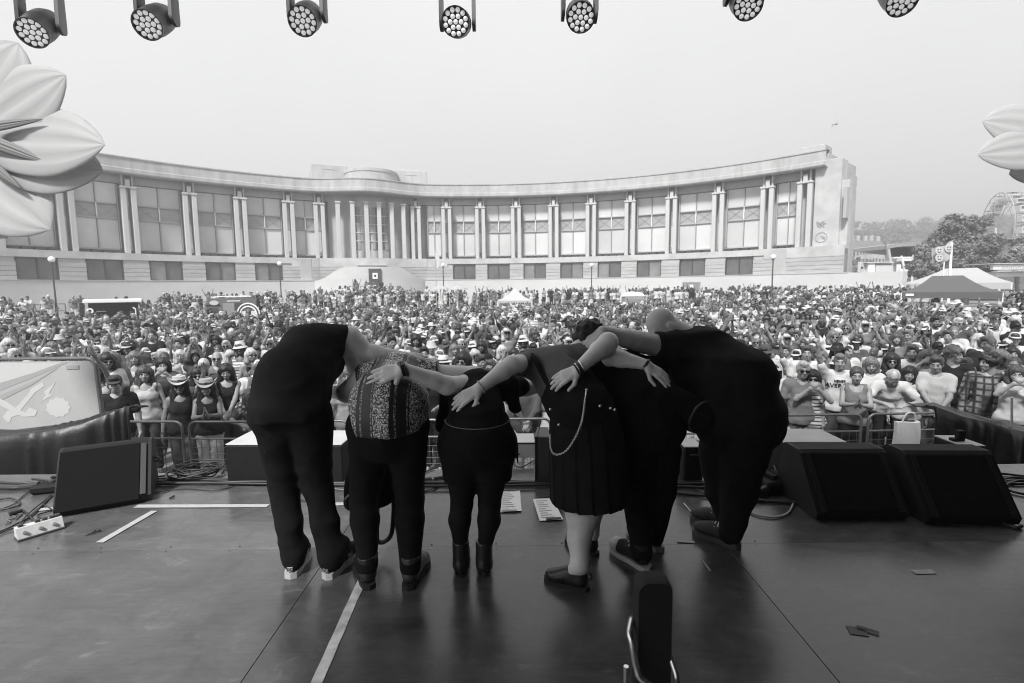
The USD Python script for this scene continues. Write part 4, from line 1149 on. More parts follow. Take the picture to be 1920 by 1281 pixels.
def petal(a, b, w, thick, nrm, wide=0.6, tipr=0.12, seam=True, seed=0):
    """An air-filled petal from A to its tip B: broad beyond the middle, with welded seams along it."""
    a, b = np.asarray(a, float), np.asarray(b, float); d = b - a; L = np.linalg.norm(d); d /= L
    n = np.asarray(nrm, float); n = n - d * (n @ d); n /= np.linalg.norm(n); s = np.cross(d, n)
    rows = []
    K = 44
    for t in np.linspace(0, 1, 26):
        x = t
        half = w * (0.28 + 0.72 * math.sin(min(x / wide, 1) * math.pi / 2) ** 1.2) if x < wide else w * max(math.cos((x - wide) / (1 - wide) * math.pi / 2), 0) ** 0.72
        half = max(half, 1e-3)
        th = thick * (0.45 + 0.55 * math.sin(min(x / 0.55, 1) * math.pi / 2)) * min(1, (half / w) ** 0.8 + 0.0)
        ring = []
        for k in range(K):
            u = 2 * math.pi * k / K
            cx, cy = math.cos(u), math.sin(u)
            dent = 1 - 0.42 * math.exp(-(abs(cx) / 0.10) ** 2) - 0.30 * math.exp(-((abs(cx) - 0.52) / 0.07) ** 2)
            bend = 0.025 * L * (x * x)
            ring.append(a + d * (L * x) + s * (half * cx) + n * (th * cy * dent - bend))
        rows.append(ring)
    V = np.array(rows); V = np.concatenate([V, V[:, :1]], 1)
    m = sheet(V); m = trimesh.util.concatenate([m, trimesh.Trimesh(np.vstack([V[0, :-1], V[0, :-1].mean(0)]), [[K, k, (k + 1) % K] for k in range(K)], process=False)])
    m.merge_vertices(); m.fix_normals()
    return m


def flower(label, Y, petals, stripes, extra):
    t = None
    base = at(*petals[0][0], Y)
    t = thing('inflatable_flower', label, 'inflatable flower')
    for i, (c, tip, w, dy) in enumerate(petals):
        A, T_ = at(*c, Y), at(*tip, Y - dy)
        sc = Y / 960 * 1.02
        part(t, 'petal', petal(A, T_, w * sc, w * sc * 0.17, (0.1, -1, 0.2), 0.62), petal_m, smooth=50)
    for (p, q, w) in stripes:
        a, b = at(*p, Y - 0.17), at(*q, Y - 0.20)
        m = petal(a, b, w * Y / 960, w * Y / 960 * 0.4, (0, -1, 0.1), 0.35)
        part(t, 'throat_stripe', m, petal_dark, smooth=50)
    for (p, r) in extra:
        part(t, 'flower_centre', ball(at(*p, Y - .05), (r * Y / 960,) * 3, 3), petal_dark, smooth=True)
    return t


flower('giant pale inflatable flower at the left edge, its petals over the crescent building', 4.7,
       [((-70, 265), (30, 78), 74, 0.0), ((-70, 270), (118, 138), 62, 0.10), ((-60, 285), (108, 205), 44, -0.1), ((-80, 262), (190, 268), 62, 0.22), ((-70, 285), (188, 318), 56, 0.12), ((-80, 290), (95, 352), 56, 0.05), ((-80, 300), (90, 428), 62, 0.15), ((-90, 300), (10, 446), 56, 0.0), ((-120, 250), (-190, 60), 80, 0.0), ((-130, 290), (-260, 420), 80, 0)],
       [((-60, 246), (76, 222), 9), ((-60, 248), (92, 306), 11), ((-50, 280), (36, 352), 9)], [((-95, 270), 60)])
flower('giant pale inflatable flower at the right edge, partly outside the picture', 6.6,
       [((2030, 262), (1846, 225), 44, 0.05), ((2035, 270), (1838, 288), 36, 0.2), ((2040, 290), (1895, 326), 34, 0.0), ((2060, 250), (2010, 60), 70, 0), ((2080, 290), (2060, 460), 70, 0)], [], [((2050, 270), 60)])

# the bird
bp = at(1566, 233, 34.0)
t = thing('bird', 'lone gull gliding in the pale sky right of the building', 'bird', bp)
part(t, 'body', [ball((0, 0, 0), (0.07, 0.20, 0.06), 2, rotz(0.6))], look('gull_grey', 0.30, 0.7, 0.3), smooth=True)
for q, e in ((1, (0.30, 0.05, 0.34)), (-1, (-0.28, -0.02, -0.28))):
    V = np.array([[np.array(e) * u + rotz(0.6) @ np.array([0, c * (0.09 * (1 - 0.7 * u)), 0.012 * (1 - abs(c)) + 0.05 * math.sin(u * 2.6)]) for c in (-1, 0, 1)] for u in np.linspace(0.05, 1, 6)])
    part(t, 'wing', thick_sheet(V, np.array([0, 0, -0.012])), LOOKS['gull_grey'], smooth=True)

# ------------------------------------------------------------------ the pit: barriers, banner, covered stacks
barrier_m = look('zinc_barrier', 0.16, 0.42, 0.5, metal=0.6, vary=0.2, scale=14)
mesh_m = look('barrier_mesh_wire', 0.09, 0.5, 0.5, metal=0.5)


def barrier(px0, px1, Y0, Y1, label, ytop=770, ht=1.1):
    a, b = at(px0, ytop, Y0), at(px1, ytop, Y1); a[2] = b[2] = 0
    t = thing('crowd_barrier', label, 'barrier', group='steel crowd barriers in front of the audience')
    d = (b - a) / np.linalg.norm(b - a); L = np.linalg.norm(b - a)
    up_ = np.array([0, 0, 1.0]); r = 0.10
    P = [a + up_ * 0.12, a + up_ * (ht - r)] + [a + d * (r - r * math.cos(u)) + up_ * (ht - r + r * math.sin(u)) for u in np.linspace(.3, 1.57, 4)] + [b - d * (r - r * math.cos(u)) + up_ * (ht - r + r * math.sin(u)) for u in np.linspace(1.57, .3, 4)] + [b + up_ * (ht - r), b + up_ * 0.12]
    part(t, 'frame', tube(P, 0.019, 8), barrier_m, smooth=True)
    part(t, 'mid_rail', rod(a + up_ * (ht - 0.24), b + up_ * (ht - 0.24), 0.014), barrier_m)
    part(t, 'bottom_rail', rod(a + up_ * 0.13, b + up_ * 0.13, 0.014), barrier_m)
    n = int(L / 0.105)
    for i in range(n):
        p = a + d * L * (i + .5) / n
        part(t, 'bar', rod(p + up_ * 0.13, p + up_ * (ht - 0.24), 0.0045, n=4), mesh_m)
    part(t, 'cross_wire', [rod(a + up_ * z, b + up_ * z, 0.0035, n=4) for z in np.arange(0.22, ht - 0.3, 0.085)], mesh_m, kind='stuff')
    for p in (a + d * 0.25, b - d * 0.25):
        part(t, 'foot', bar(p + [0, -0.3, 0.02], p + [0, 0.3, 0.02], 0.05, 0.012), barrier_m)
    return t


for px0, px1, Y0, Y1, lb in ((196, 339, 7.05, 7.0, 'barrier right of the left covered stack, a bowed dark-haired person leaning on it'), (352, 480, 6.98, 6.95, 'barrier in front of the people in pale wide hats'), (492, 652, 6.95, 6.95, 'barrier glimpsed between the two leftmost performers'), (664, 826, 6.95, 6.95, 'barrier behind the patterned blouse performer'), (836, 1032, 6.95, 6.95, 'barrier with its top rail showing left of the chain'), (1043, 1240, 6.95, 6.95, 'barrier behind the kilt performer'), (1252, 1452, 6.95, 6.98, 'barrier hidden behind the biggest performer'), (1462, 1616, 6.98, 7.0, 'barrier in front of the striped dress'), (1629, 1790, 7.0, 7.05, 'barrier the bowed man in a white polo leans on')):
    barrier(px0, px1, Y0, Y1, lb)
# jute bag hung on the barrier
p = at(1702, 775, 6.9); p[2] = 0
bag_m = look('cream_canvas', 0.55, 0.9, 0.2, vary=0.08, scale=9)
V = np.array([[p + [x * (0.85 + 0.2 * z / 0.9) + 0.01 * math.sin(9 * z), -0.03 - 0.05 * math.sin(math.pi * (x + .2) / .4) * (z < .9) - .02 * math.sin(20 * x), 1.02 - z] for x in np.linspace(-0.2, 0.2, 12)] for z in np.linspace(0, 0.62, 10)])
t = thing('canvas_bag', 'cream canvas bag hanging over the barrier below the bowed man in the white polo', 'bag')
part(t, 'bag', thick_sheet(V, np.array([0, .06, 0])), bag_m, smooth=40)
part(t, 'strap', tube([p + [-0.1, -0.03, 1.0], p + [-0.05, -0.05, 1.14], p + [0.05, -.05, 1.14], p + [0.1, -.03, 1.0]], 0.012, 6, sub=4), bag_m)

# banner fence at the left
b0, b1 = at(2, 676, 6.3), at(157, 673, 6.15)
t = thing('banner_fence', 'tubular fence panel with a printed pale banner at the left edge', 'banner')
zt_ = b1[2]; x0, x1, yb = b0[0] - 0.02, b1[0] + 0.10, 6.2
P = [(x0, yb, 0.05), (x0, yb, zt_), (x1 - .10, yb, zt_), (x1 - .04, yb, zt_ - .02), (x1, yb, zt_ - .09), (x1 + .06, yb, 0.05)]
part(t, 'frame', tube(P, 0.026, 10), barrier_m, smooth=True)
ban_m = look('banner_cloth', 0.36, 0.8, 0.25, vary=0.05, scale=3, bump=0.1, bscale=30)
ban_d = look('banner_print_grey', 0.30, 0.8, 0.25); ban_l = look('banner_print_white', 0.46, 0.8, 0.25); ban_t = look('banner_top_white', 0.46, 0.8, 0.25)
bw, bh = x1 - x0, 1.5
part(t, 'banner', box((x0 + .02, yb - .012, zt_ - bh), (x1 + .01, yb - .004, zt_ - .03)), ban_m)
def bprint(px_poly, mat, off, name='banner_print'):
    from shapely.geometry import Polygon
    P2 = [(at(x, y, yb - off)[0], at(x, y, yb - off)[2]) for x, y in px_poly]
    g_ = Polygon(P2).buffer(0).intersection(sbox(x0 + .03, zt_ - bh, x1 - .0, zt_ - .045))
    for gg in getattr(g_, 'geoms', [g_]):
        m = trimesh.creation.extrude_polygon(gg, 0.0008, engine='earcut'); m.apply_transform(np.array([[1, 0, 0, 0], [0, 0, 1, yb - off], [0, 1, 0, 0], [0, 0, 0, 1.0]])); m.invert(); part(t, name, m, mat)
bprint([(0, 675), (128, 675), (60, 700), (0, 718)], ban_t, 0.0132)
bprint([(0, 718), (60, 700), (128, 675), (136, 676), (70, 705), (0, 733)], ban_d, 0.0142)
bprint([(0, 741), (60, 716), (112, 688), (60, 722), (0, 752)], ban_d, 0.0152)
guit = lambda x, y: (x, y)
bprint([(12, 790), (5, 782), (14, 770), (26, 768), (34, 760), (55, 736), (58, 729), (80, 716), (83, 724), (66, 736), (40, 768), (36, 778), (22, 782), (18, 792)], ban_l, 0.0145, 'guitar_print')
bprint([(0, 748), (10, 752), (34, 768), (48, 774), (55, 764), (70, 770), (66, 780), (44, 782), (24, 772), (0, 760)], ban_l, 0.0156, 'guitar_print')
bprint([(105, 716), (82, 735), (86, 741), (76, 754), (98, 741), (92, 738), (96, 730)], ban_l, 0.0145, 'lightning_print')
bprint([(87 + 22 * math.cos(a) * (1 + .06 * math.cos(11 * a)) + 22, 764 + 18 * math.sin(a) * (1 + .08 * math.cos(11 * a))) for a in np.linspace(0, 6.28, 60)[:-1]], ban_l, 0.0145, 'cloud_print')
part(t, 'label_patch', box((at(127, 690, yb)[0], yb - .02, at(127, 692, yb)[2]), (at(150, 690, yb)[0], yb - .014, at(127, 685, yb)[2])), ban_d)


def cover(name, label, ridge, hemz, mat, seed, pal=None):
    """A loose sheet draped over a stack in the pit: RIDGE points run along its front upper edge; each is (x, y, z, depth of the top behind it, height at the back)."""
    t = thing(name, label, 'cover')
    R_ = np.array(ridge, float)
    n = 70
    s = np.linspace(0, 1, n); k = np.linspace(0, 1, len(R_))
    X, Y, Z, Dp, Zb = (np.interp(s, k, R_[:, i]) for i in range(5))
    rows = []
    for v in np.linspace(0, 1, 12):        # top, from the back to the front edge
        w = 0.035 * meshkit.noise(np.stack([s * 9, np.full(n, v * 3), np.full(n, seed)], 1), seed) * (0.2 + v * (1 - v) * 4)
        fold = 0.05 * (1 - np.abs(np.sin(s * 17 + 5 * v + 2.5 * np.sin(s * 8 + seed)))) ** 2 * v * (1 - v) * 3
        rows.append(np.stack([X + 0.1 * (1 - v) * 0, Y + Dp * (1 - v), Zb * (1 - v) + Z * v + w + fold - 0.10 * v * (1 - v)], 1))
    for v in np.linspace(0, 1, 14)[1:]:    # the front, falling in folds
        fold = (0.045 * np.sin(s * 44 + 3 * np.sin(s * 13 + seed)) + 0.05 * (meshkit.noise(np.stack([s * 22, np.full(n, v * 2.5), np.full(n, seed + 3)], 1), seed) - .5)) * (0.15 + 0.85 * v)
        rows.append(np.stack([X, Y - 0.02 - fold - 0.06 * v, Z + (hemz - Z) * v], 1))
    V = np.array(rows)
    m = thick_sheet(V, np.array([0, 0.012, -0.012]))
    part(t, 'sheet', m, mat, smooth=True)
    lo, hi = V[12].min(0), V[3].max(0)
    return t


tarp = look('black_tarpaulin', 0.012, 0.42, 0.4, bump=0.3, bscale=26)
A = lambda x, y, Y: at(x, y, Y)
rid = []
for (px, py, Y, dp, pyb) in ((-60, 818, 5.2, 0.6, 806), (40, 815, 5.2, .6, 795), (95, 810, 5.22, .6, 780), (150, 797, 5.3, .6, 766), (200, 778, 5.4, .5, 761), (236, 764, 5.5, .3, 760), (242, 764, 5.5, .3, 761)):
    q = at(px, py, Y); qb = at(px, pyb, Y + dp); rid.append((q[0], Y, q[2], dp, qb[2]))
t = cover('covered_stack', 'black tarpaulin over a stack in the pit below the banner fence', rid, 0.35, tarp, 3)
rid = []
for (px, py, Y, dp, pyb) in ((1752, 762, 5.6, .4, 757), (1800, 780, 5.55, .6, 756), (1850, 792, 5.5, .7, 754), (1895, 806, 5.4, .8, 778), (1930, 812, 5.4, .8, 770), (2000, 820, 5.4, .8, 790)):
    q = at(px, py, Y); qb = at(px, pyb, Y + dp); rid.append((q[0], Y, q[2], dp, qb[2]))
t = cover('covered_stack', 'black tarpaulin over a peaked stack in the pit at the right edge', rid, 0.35, tarp, 8)
part(t, 'prop', rod(at(1897, 800, 5.6), at(1897, 745, 5.55), 0.012), look('pale_pole', 0.6, 0.5, 0.4))

# ------------------------------------------------------------------ things among and behind the crowd
def gz(p):
    return float(ground_z(p[0], p[1]))


def gazebo(label, px0, px1, py_eave, Y, py_peak, peak0, peak1, cloth, drop, depth=3.0, name='gazebo', legs=True):
    Dm = np.hypot(*at((px0 + px1) / 2, py_eave, Y)[:2]); a, b = far_at(px0, py_eave, Dm), far_at(px1, py_eave, Dm); ze = (a[2] + b[2]) / 2
    w = np.linalg.norm((b - a)[:2]); g0 = gz((a + b) / 2)
    t = thing(name, label, 'gazebo', (a[0], a[1], 0), math.atan2(b[1] - a[1], b[0] - a[0]))
    zp = far_at((peak0 + peak1) / 2, py_peak, Dm + depth / 2)[2]; xp0, xp1 = (w * (p - px0) / (px1 - px0) for p in (peak0, peak1))
    c = np.array([[0, 0, ze], [w, 0, ze], [w, depth, ze], [0, depth, ze]])
    r0, r1 = np.array([xp0, depth / 2, zp]), np.array([xp1, depth / 2, zp])
    def panel(p, q, s, u):
        V = np.array([[(p * (1 - x) + q * x) * (1 - y) + (u * (1 - x) + s * x) * y - np.array([0, 0, 0.14 * math.sin(math.pi * y) * 1.0 + 0.05 * math.sin(math.pi * x) * (1 - y)]) for x in np.linspace(0, 1, 9)] for y in np.linspace(0, 1, 7)])
        return thick_sheet(V, np.array([0, 0, -0.015]))
    for p, q, s, u in ((c[0], c[1], r1, r0), (c[1], c[2], r1, r1), (c[2], c[3], r0, r1), (c[3], c[0], r0, r0)):
        part(t, 'roof_panel', panel(p, q, s, u), cloth, smooth=40)
    for p, q in ((c[0], c[1]), (c[1], c[2]), (c[3], c[0])):
        V = np.array([[p + (q - p) * x - [0, 0.003, 0], p + (q - p) * x - [0, 0.003, drop + 0.03 * math.sin(x * 9) ** 2]] for x in np.linspace(0, 1, 24)])
        part(t, 'valance', thick_sheet(V, np.array([0, 0.01, 0.0])), cloth, smooth=40)
    for p in c:
        part(t, 'leg', rod([p[0] * .985 + .01, p[1] * .98 + .02, g0], [p[0] * .985 + .01, p[1] * .98 + .02, ze - 0.02], 0.03, n=6), white_paint)
    return t


grey_cloth = look('charcoal_canopy_cloth', 0.085, 0.75, 0.3, vary=0.06, scale=2)
t = gazebo('long charcoal pop-up gazebo standing in the crowd at the right', 1690, 1884, 548, 27, 517, 1748, 1809, grey_cloth, 0.30, 3.0)
part(t, 'label_patch', box((.2, -0.03, far_at(1701, 555, 35.5)[2]), (.55, -0.018, far_at(1701, 551, 35.5)[2])), white_paint)
white_cloth = look('white_canopy_cloth', 0.46, 0.7, 0.3, translucent=0.2)
gazebo('small white peaked gazebo in the middle of the crowd', 932, 998, 564, 33, 540, 964, 966, white_cloth, 0.12, 2.4)
t = gazebo('large white marquee behind the charcoal gazebo', 1690, 1900, 531, 44, 503, 1775, 1838, white_cloth, 0.5, 8.0, 'marquee')
for px in (1860, 1892):
    x0_ = (px - 1690) / 210 * 11.6
    part(t, 'side_panel', box((x0_ - .6, -.03, .9), (x0_ + .6, -0.01, 2.2)), blind2)

# kiosk at the left
def square(px0, px1, py, Y):
    """A frame set square to the camera: left end, width, turn, and a map from pixels to (x, z) in it."""
    Dm = np.hypot(*at((px0 + px1) / 2, py, Y)[:2]); a, b = far_at(px0, py, Dm), far_at(px1, py, Dm); w = np.linalg.norm((b - a)[:2])
    return a, w, math.atan2(b[1] - a[1], b[0] - a[0]), lambda x, y: np.array([w * (x - px0) / (px1 - px0), 0, far_at(x, y, Dm)[2]])


a, w, yw, L = square(157, 264, 565, 33)
t = thing('drinks_kiosk', 'low dark drinks kiosk with a white roof edge standing in the crowd at the left', 'kiosk', (a[0], a[1], 0), yw)
part(t, 'roof', box((-0.05, -0.3, a[2] - .12), (w + .05, 1.6, a[2] + .10), 0.03), white_paint)
kd = look('kiosk_black', 0.015, 0.7, 0.3)
part(t, 'back_wall', box((0.2, 1.0, 0.3), (w - .15, 1.1, a[2] - .13)), kd)
part(t, 'counter', box((0.2, 0.0, 0.3), (w - .15, 0.4, a[2] - 1.35), .02), kd)
for x in (0.24, w - .2):
    part(t, 'post', box((x - .05, -.05, .3), (x + .05, .05, a[2] - .125)), kd)
q = L(166.5, 583); part(t, 'ring_sign', trimesh.creation.annulus(0.09, 0.18, 0.04, transform=M(rotx(math.pi / 2), q + [0, -.4, 0])), white_paint)
q = L(252, 588); part(t, 'pump', [rod(q + [0, -.3, .3], q + [0, -.3, -.35], .035), rod(q + [0, -.3, .30], q + [-.14, -.3, .40], .045)], white_paint)
q = L(187, 584.5); part(t, 'lit_shelf', box(q + [-.25, .6, -.02], q + [.25, .65, .02]), white_paint)

# food van
a, w, yw, L = square(383, 480, 558, 34.5)
zt = a[2]; vm = look('van_paint', 0.13, 0.35, 0.5, vary=0.1, scale=2)
t = thing('food_van', 'old grey food van with a serving hatch parked behind the crowd at the left', 'van', (a[0], a[1], 0), yw)
body = [(0.0, 0.55), (0.0, zt - .45), (0.22, zt - .08), (w - .2, zt - .02), (w, zt - .2), (w, .55)]
part(t, 'body', prism(body, 1.8, np.array([[1.0, 0, 0], [0, 0, 1], [0, 1, 0]])), vm)
part(t, 'roof_rail', box((0.6, -.04, zt + .01), (w - .3, 0.04, zt + .08)), white_paint)
def vp(name, x0, y0, x1, y1, m, o=0.03):
    p, q = L(x0, y1), L(x1, y0)
    return part(t, name, box((p[0], -o, p[2]), (q[0], -o + .02, q[2])), m)
vp('hatch', 416, 568, 437, 592, look('van_hatch', .24, .5, .4)); vp('door_opening', 438.5, 568, 454, 596, dark); vp('side_window', 458, 570, 468, 582, glass_dark); vp('cab_window', 393, 577, 406, 586, glass_dark); vp('stripe', 385, 571, 411, 574.5, kd); vp('name_board', 424, 563.5, 449, 565.5, white_paint)
part(t, 'badge', trimesh.creation.annulus(0.01, 0.26, 0.03, transform=M(rotx(math.pi / 2) @ np.diag([1, .6, 1]), L(400, 568) + [0, -.03, 0])), look('badge_cream', .5, .5, .4))
for x in (0.7, w - .7):
    part(t, 'wheel', trimesh.creation.cylinder(.33, .2, sections=18, transform=M(rotx(math.pi / 2), (x, 0.0, .68))), dark)
X = lambda px, py: at(px, py, 34.0)
t = thing('arched_menu_board', 'white arched menu board leaning at the right end of the food van', 'sign', (X(466, 590)[0], 34.0, 0.35))
for r in (0.75, 0.55):
    part(t, 'arch', tube([(r * math.cos(u), 0, 1.0 + r * math.sin(u)) for u in np.linspace(0, math.pi, 12)], .04, 6), white_paint)
part(t, 'panel', box((-.52, 0.02, .3), (.52, .05, 1.25)), blind2)
# sloping awning left of the van
V = np.array([[at(372 + 16 * u, 588 - 16 * u, 34.0 + v * 1.5) + [0, v * .1, 0] for u in np.linspace(0, 1, 4)] for v in (0, 1)])
single('side_awning', thick_sheet(V, np.array([0, 0, -.06])), look('awning_grey', .3, .7, .3), 'sloping grey awning at the left end of the food van', 'awning')

# portable toilets and parasols
for px0, px1, py0, Y, lb in ((1172, 1209, 556, 37, 'grey portable toilet with a rounded white roof, right of the middle of the crowd'),):
    a, b = at(px0, py0, Y), at(px1, py0, Y); w = b[0] - a[0]
    t = thing('portable_toilet', lb, 'toilet', (a[0], Y, 0))
    part(t, 'body', box((0, 0, .4), (w, 1.2, a[2] - .02), .04), look('toilet_plastic', .26, .5, .4))
    part(t, 'roof', prism([(-.04, a[2]), (w * .12, a[2] + .24), (w * .5, a[2] + .32), (w * .88, a[2] + .24), (w + .04, a[2])], 1.25, np.array([[1.0, 0, 0], [0, 0, 1], [0, 1, 0]]), (0, -.02, 0)), white_paint)
    part(t, 'door', box((w * .2, -.03, .5), (w * .8, -.005, a[2] - .2), .01), look('toilet_door', .20, .5, .4))
    part(t, 'sign', box((w * .44, -.045, a[2] - .75), (w * .60, -.032, a[2] - .48)), white_paint)
par_m = look('parasol_cloth', 0.34, .8, .3)
for px, py, Y, lb in ((826, 541, 36, 'left one of two grey parasols at the foot of the white wall'), (858, 541, 36, 'right one of two grey parasols at the foot of the white wall')):
    c = at(px, py, Y); t = thing('parasol', lb, 'parasol', (c[0], Y, 0), group='parasols by the white wall')
    cv = lathe([(0.0, c[2] + .25), (0.7, c[2] - .02), (0.72, c[2] - .06), (0.68, c[2] - .03), (0, c[2] + .20)], 8); part(t, 'canopy', cv, par_m)
    part(t, 'pole', rod((0, 0, .5), (0, 0, c[2] + .2), .025), white_paint)

# feather flag and smiley flag
a = at(817, 512, 39.5); tp = at(816, 466, 39.5)
t = thing('feather_flag', 'slender pale feather flag in front of the right wing near the entrance', 'flag', (a[0], 39.5, 0))
part(t, 'pole', rod((0, 0, 1.2), (0, 0, tp[2]), .03), mid_metal)
V = np.array([[[0.02 + 0.42 * u * math.sin(math.pi * min(1, (1 - v) * 1.15 + .02)) ** .7 * (1 - .5 * v), 0.06 * math.sin(6 * v + 3 * u), a[2] + (tp[2] - a[2]) * v] for u in np.linspace(0, 1, 5)] for v in np.linspace(0, 1, 14)])
part(t, 'flag_cloth', thick_sheet(V, np.array([0, .01, 0])), look('flag_cloth', .5, .8, .3), smooth=True)
Yf = 40.0
pole = at(1783, 505, Yf); pt = at(1784, 460, Yf)
t = thing('smiley_flag', 'pale patchwork flag with round smiling faces, before the big tree', 'flag')
part(t, 'pole', rod((pole[0], Yf, 1.0), (pt[0], Yf, pt[2] + .2), .09), white_paint)
part(t, 'stay', rod((at(1771, 500, Yf)[0], Yf, 1.0), at(1771, 480, Yf), .04), white_paint)
fl = look('smiley_flag_cloth', .36, .8, .3, vary=.1, scale=1)
c4 = [at(1750, 493, Yf), at(1750.5, 468, Yf), at(1789, 452, Yf), at(1786, 484, Yf)]
V = np.array([[c4[0] * (1 - u) * (1 - v) + c4[1] * (1 - u) * v + c4[2] * u * v + c4[3] * u * (1 - v) + [0, .18 * math.sin(7 * u + 2 * v), .06 * math.sin(8 * u)] for v in np.linspace(0, 1, 8)] for u in np.linspace(0, 1, 14)])
part(t, 'flag_cloth', thick_sheet(V, np.array([0, .02, 0])), fl, smooth=True)
for px, py in ((1761, 470), (1779, 465.5), (1761, 483.5)):
    c = at(px, py, Yf - .25); f_ = part(t, 'face', trimesh.creation.cylinder(.30, .03, sections=20, transform=M(rotx(math.pi / 2), c)), look('smiley_cream', .46, .8, .3))
    for q in (-.1, .1):
        part(f_, 'eye', trimesh.creation.cylinder(.05, .03, sections=8, transform=M(rotx(math.pi / 2), c + [q, -.02, .08])), dark)
    part(f_, 'mouth', tube([c + [.16 * math.cos(u), -.03, .02 + .16 * math.sin(u)] for u in np.linspace(math.pi + .5, 2 * math.pi - .5, 7)], .025, 4), dark)

# ------------------------------------------------------------------ right-hand background
leaf_m = look('tree_leaf', 0.19, 0.6, 0.35, vary=0.55, scale=0.9, translucent=0.25)
leaf_l = look('pale_leaf', 0.24, 0.6, 0.35, vary=0.4, scale=0.9, translucent=0.25)
bark = look('bark', 0.07, 0.9, 0.2, vary=0.3, scale=6)


def leaves(centres, radii, n, size, seed):
    """Leaf sprays: small bent quads scattered in clumps, thicker towards each clump's shell."""
    g = np.random.default_rng(seed); c = np.asarray(centres, float); r = np.asarray(radii, float)
    w = r ** 2 / np.sum(r ** 2); k = g.choice(len(c), n, p=w)
    d = g.normal(size=(n, 3)); d /= np.linalg.norm(d, axis=1, keepdims=True)
    P = c[k] + d * (r[k] * g.uniform(0.35, 1.08, n) ** 0.55)[:, None] * [1, 1, .8]
    a = g.normal(size=(n, 3)); a /= np.linalg.norm(a, axis=1, keepdims=True); b = np.cross(a, d); b /= np.maximum(np.linalg.norm(b, axis=1, keepdims=True), 1e-6)
    s = size * g.uniform(.6, 1.4, n)[:, None]
    q = np.stack([P - a * s, P + b * s * .55, P + a * s, P - b * s * .55], 1).reshape(-1, 3)
    f = (np.arange(n) * 4)[:, None] + np.array([[0, 1, 2, 0, 2, 3]]); return trimesh.Trimesh(q, f.reshape(-1, 3), process=False)


def tree(label, base, lobes, n, size, seed, mat, trunk_r=0.35, name='tree'):
    t = thing(name, label, 'tree', base)
    C_ = np.array([l[:3] for l in lobes]); R_ = np.array([l[3] for l in lobes])
    g = np.random.default_rng(seed)
    sub, sr = [], []
    for c, r in zip(C_, R_):
        for _ in range(9):
            d = g.normal(size=3); d /= np.linalg.norm(d); sub.append(c + d * r * g.uniform(.45, .85)); sr.append(r * g.uniform(.28, .5))
    part(t, 'crown', leaves(sub, sr, n, size, seed), mat, kind='stuff')
    top = C_[:, 2].mean()
    part(t, 'trunk', tube([(0, 0, -.3), (0.05, 0, top * .3), (-.1, .1, top * .6), (0, 0, top)], [trunk_r, trunk_r * .8, trunk_r * .6, trunk_r * .25], 10, sub=4), bark, smooth=True)
    for c, r in zip(C_[::1], R_):
        part(t, 'limb', tube([(0, 0, min(top * .45, c[2] * .6)), c * [.5, .5, .75], c], [trunk_r * .45, trunk_r * .3, .04], 6, sub=3), bark, smooth=True)
    return t


Yt = 56.0
bt = at(1812, 530, Yt); bt[2] = 0.6
lob = []
for px, py, r, dy in ((1800, 408, 1.4, 0), (1812, 430, 2.0, .5), (1785, 432, 1.4, -.5), (1775, 455, 1.7, 0), (1800, 460, 2.2, -1), (1830, 452, 2.2, .5), (1852, 470, 1.7, 0), (1815, 485, 2.4, -1), (1845, 492, 1.9, .5), (1785, 488, 1.8, 0), (1830, 512, 2.2, 0), (1800, 515, 2.0, 0)):
    q = at(px, py, Yt + dy); lob.append((*(q - bt), r))
tree('big bushy dark tree behind the smiley flag', bt, lob, 26000, .16, 5, leaf_m)
bt = at(1735, 530, 50.0); bt[2] = .6
tree('pale bushy tree right of the curved-roof building', bt, [(*(at(px, py, 50.0) - bt), r) for px, py, r in ((1742, 468, 1.0), (1732, 482, 1.3), (1748, 488, 1.2), (1735, 504, 1.5), (1745, 515, 1.3), (1722, 500, .9))], 9000, .13, 6, leaf_l, .2)
bt = at(1910, 510, 52.0); bt[2] = .6
tree('pale leafy tree cut by the right edge behind the lettered stall', bt, [(*(at(px, py, 52.0) - bt), r) for px, py, r in ((1905, 478, 1.2), (1922, 468, 1.6), (1890, 488, .9), (1915, 492, 1.3))], 7000, .13, 8, leaf_l, .2)

# hill with houses far behind
hx, hy = np.linspace(20, 330, 60), np.linspace(150, 460, 34)
HX, HY = np.meshgrid(hx, hy, indexing='ij')
HZ = 1 + 40 * np.clip((HY - 150) / 170, 0, 1) ** 1.1 * np.clip((HX - 10) / 60, 0, 1) * (0.75 + 0.35 * meshkit.fbm(np.stack([HX / 60, HY / 60, HX * 0], -1), 3, 4)) 
hill_m = look('far_hillside', 0.10, .9, .2, vary=.5, scale=.12)
def hill_z(x, y):
    i = np.clip(np.searchsorted(hx, x), 1, len(hx) - 1); j = np.clip(np.searchsorted(hy, y), 1, len(hy) - 1); return HZ[i, j]
setting('hill', sheet(np.stack([HX, HY, HZ], -1)), hill_m, smooth=True)
g = np.random.default_rng(12)
cs, rs = [], []
for _ in range(520):
    x, y = g.uniform(30, 320), g.uniform(155, 330)
    cs.append((x, y, hill_z(x, y) + 2)); rs.append(g.uniform(2.0, 5.0))
setting('hillside_trees', leaves(cs, rs, 42000, 0.9, 13), look('far_leaf', .09, .7, .3, vary=.5, scale=.2), kind='stuff')
hw = look('house_wall', .42, .85, .25, vary=.15, scale=.2); hr = look('house_roof', .14, .85, .25, vary=.2, scale=.3)
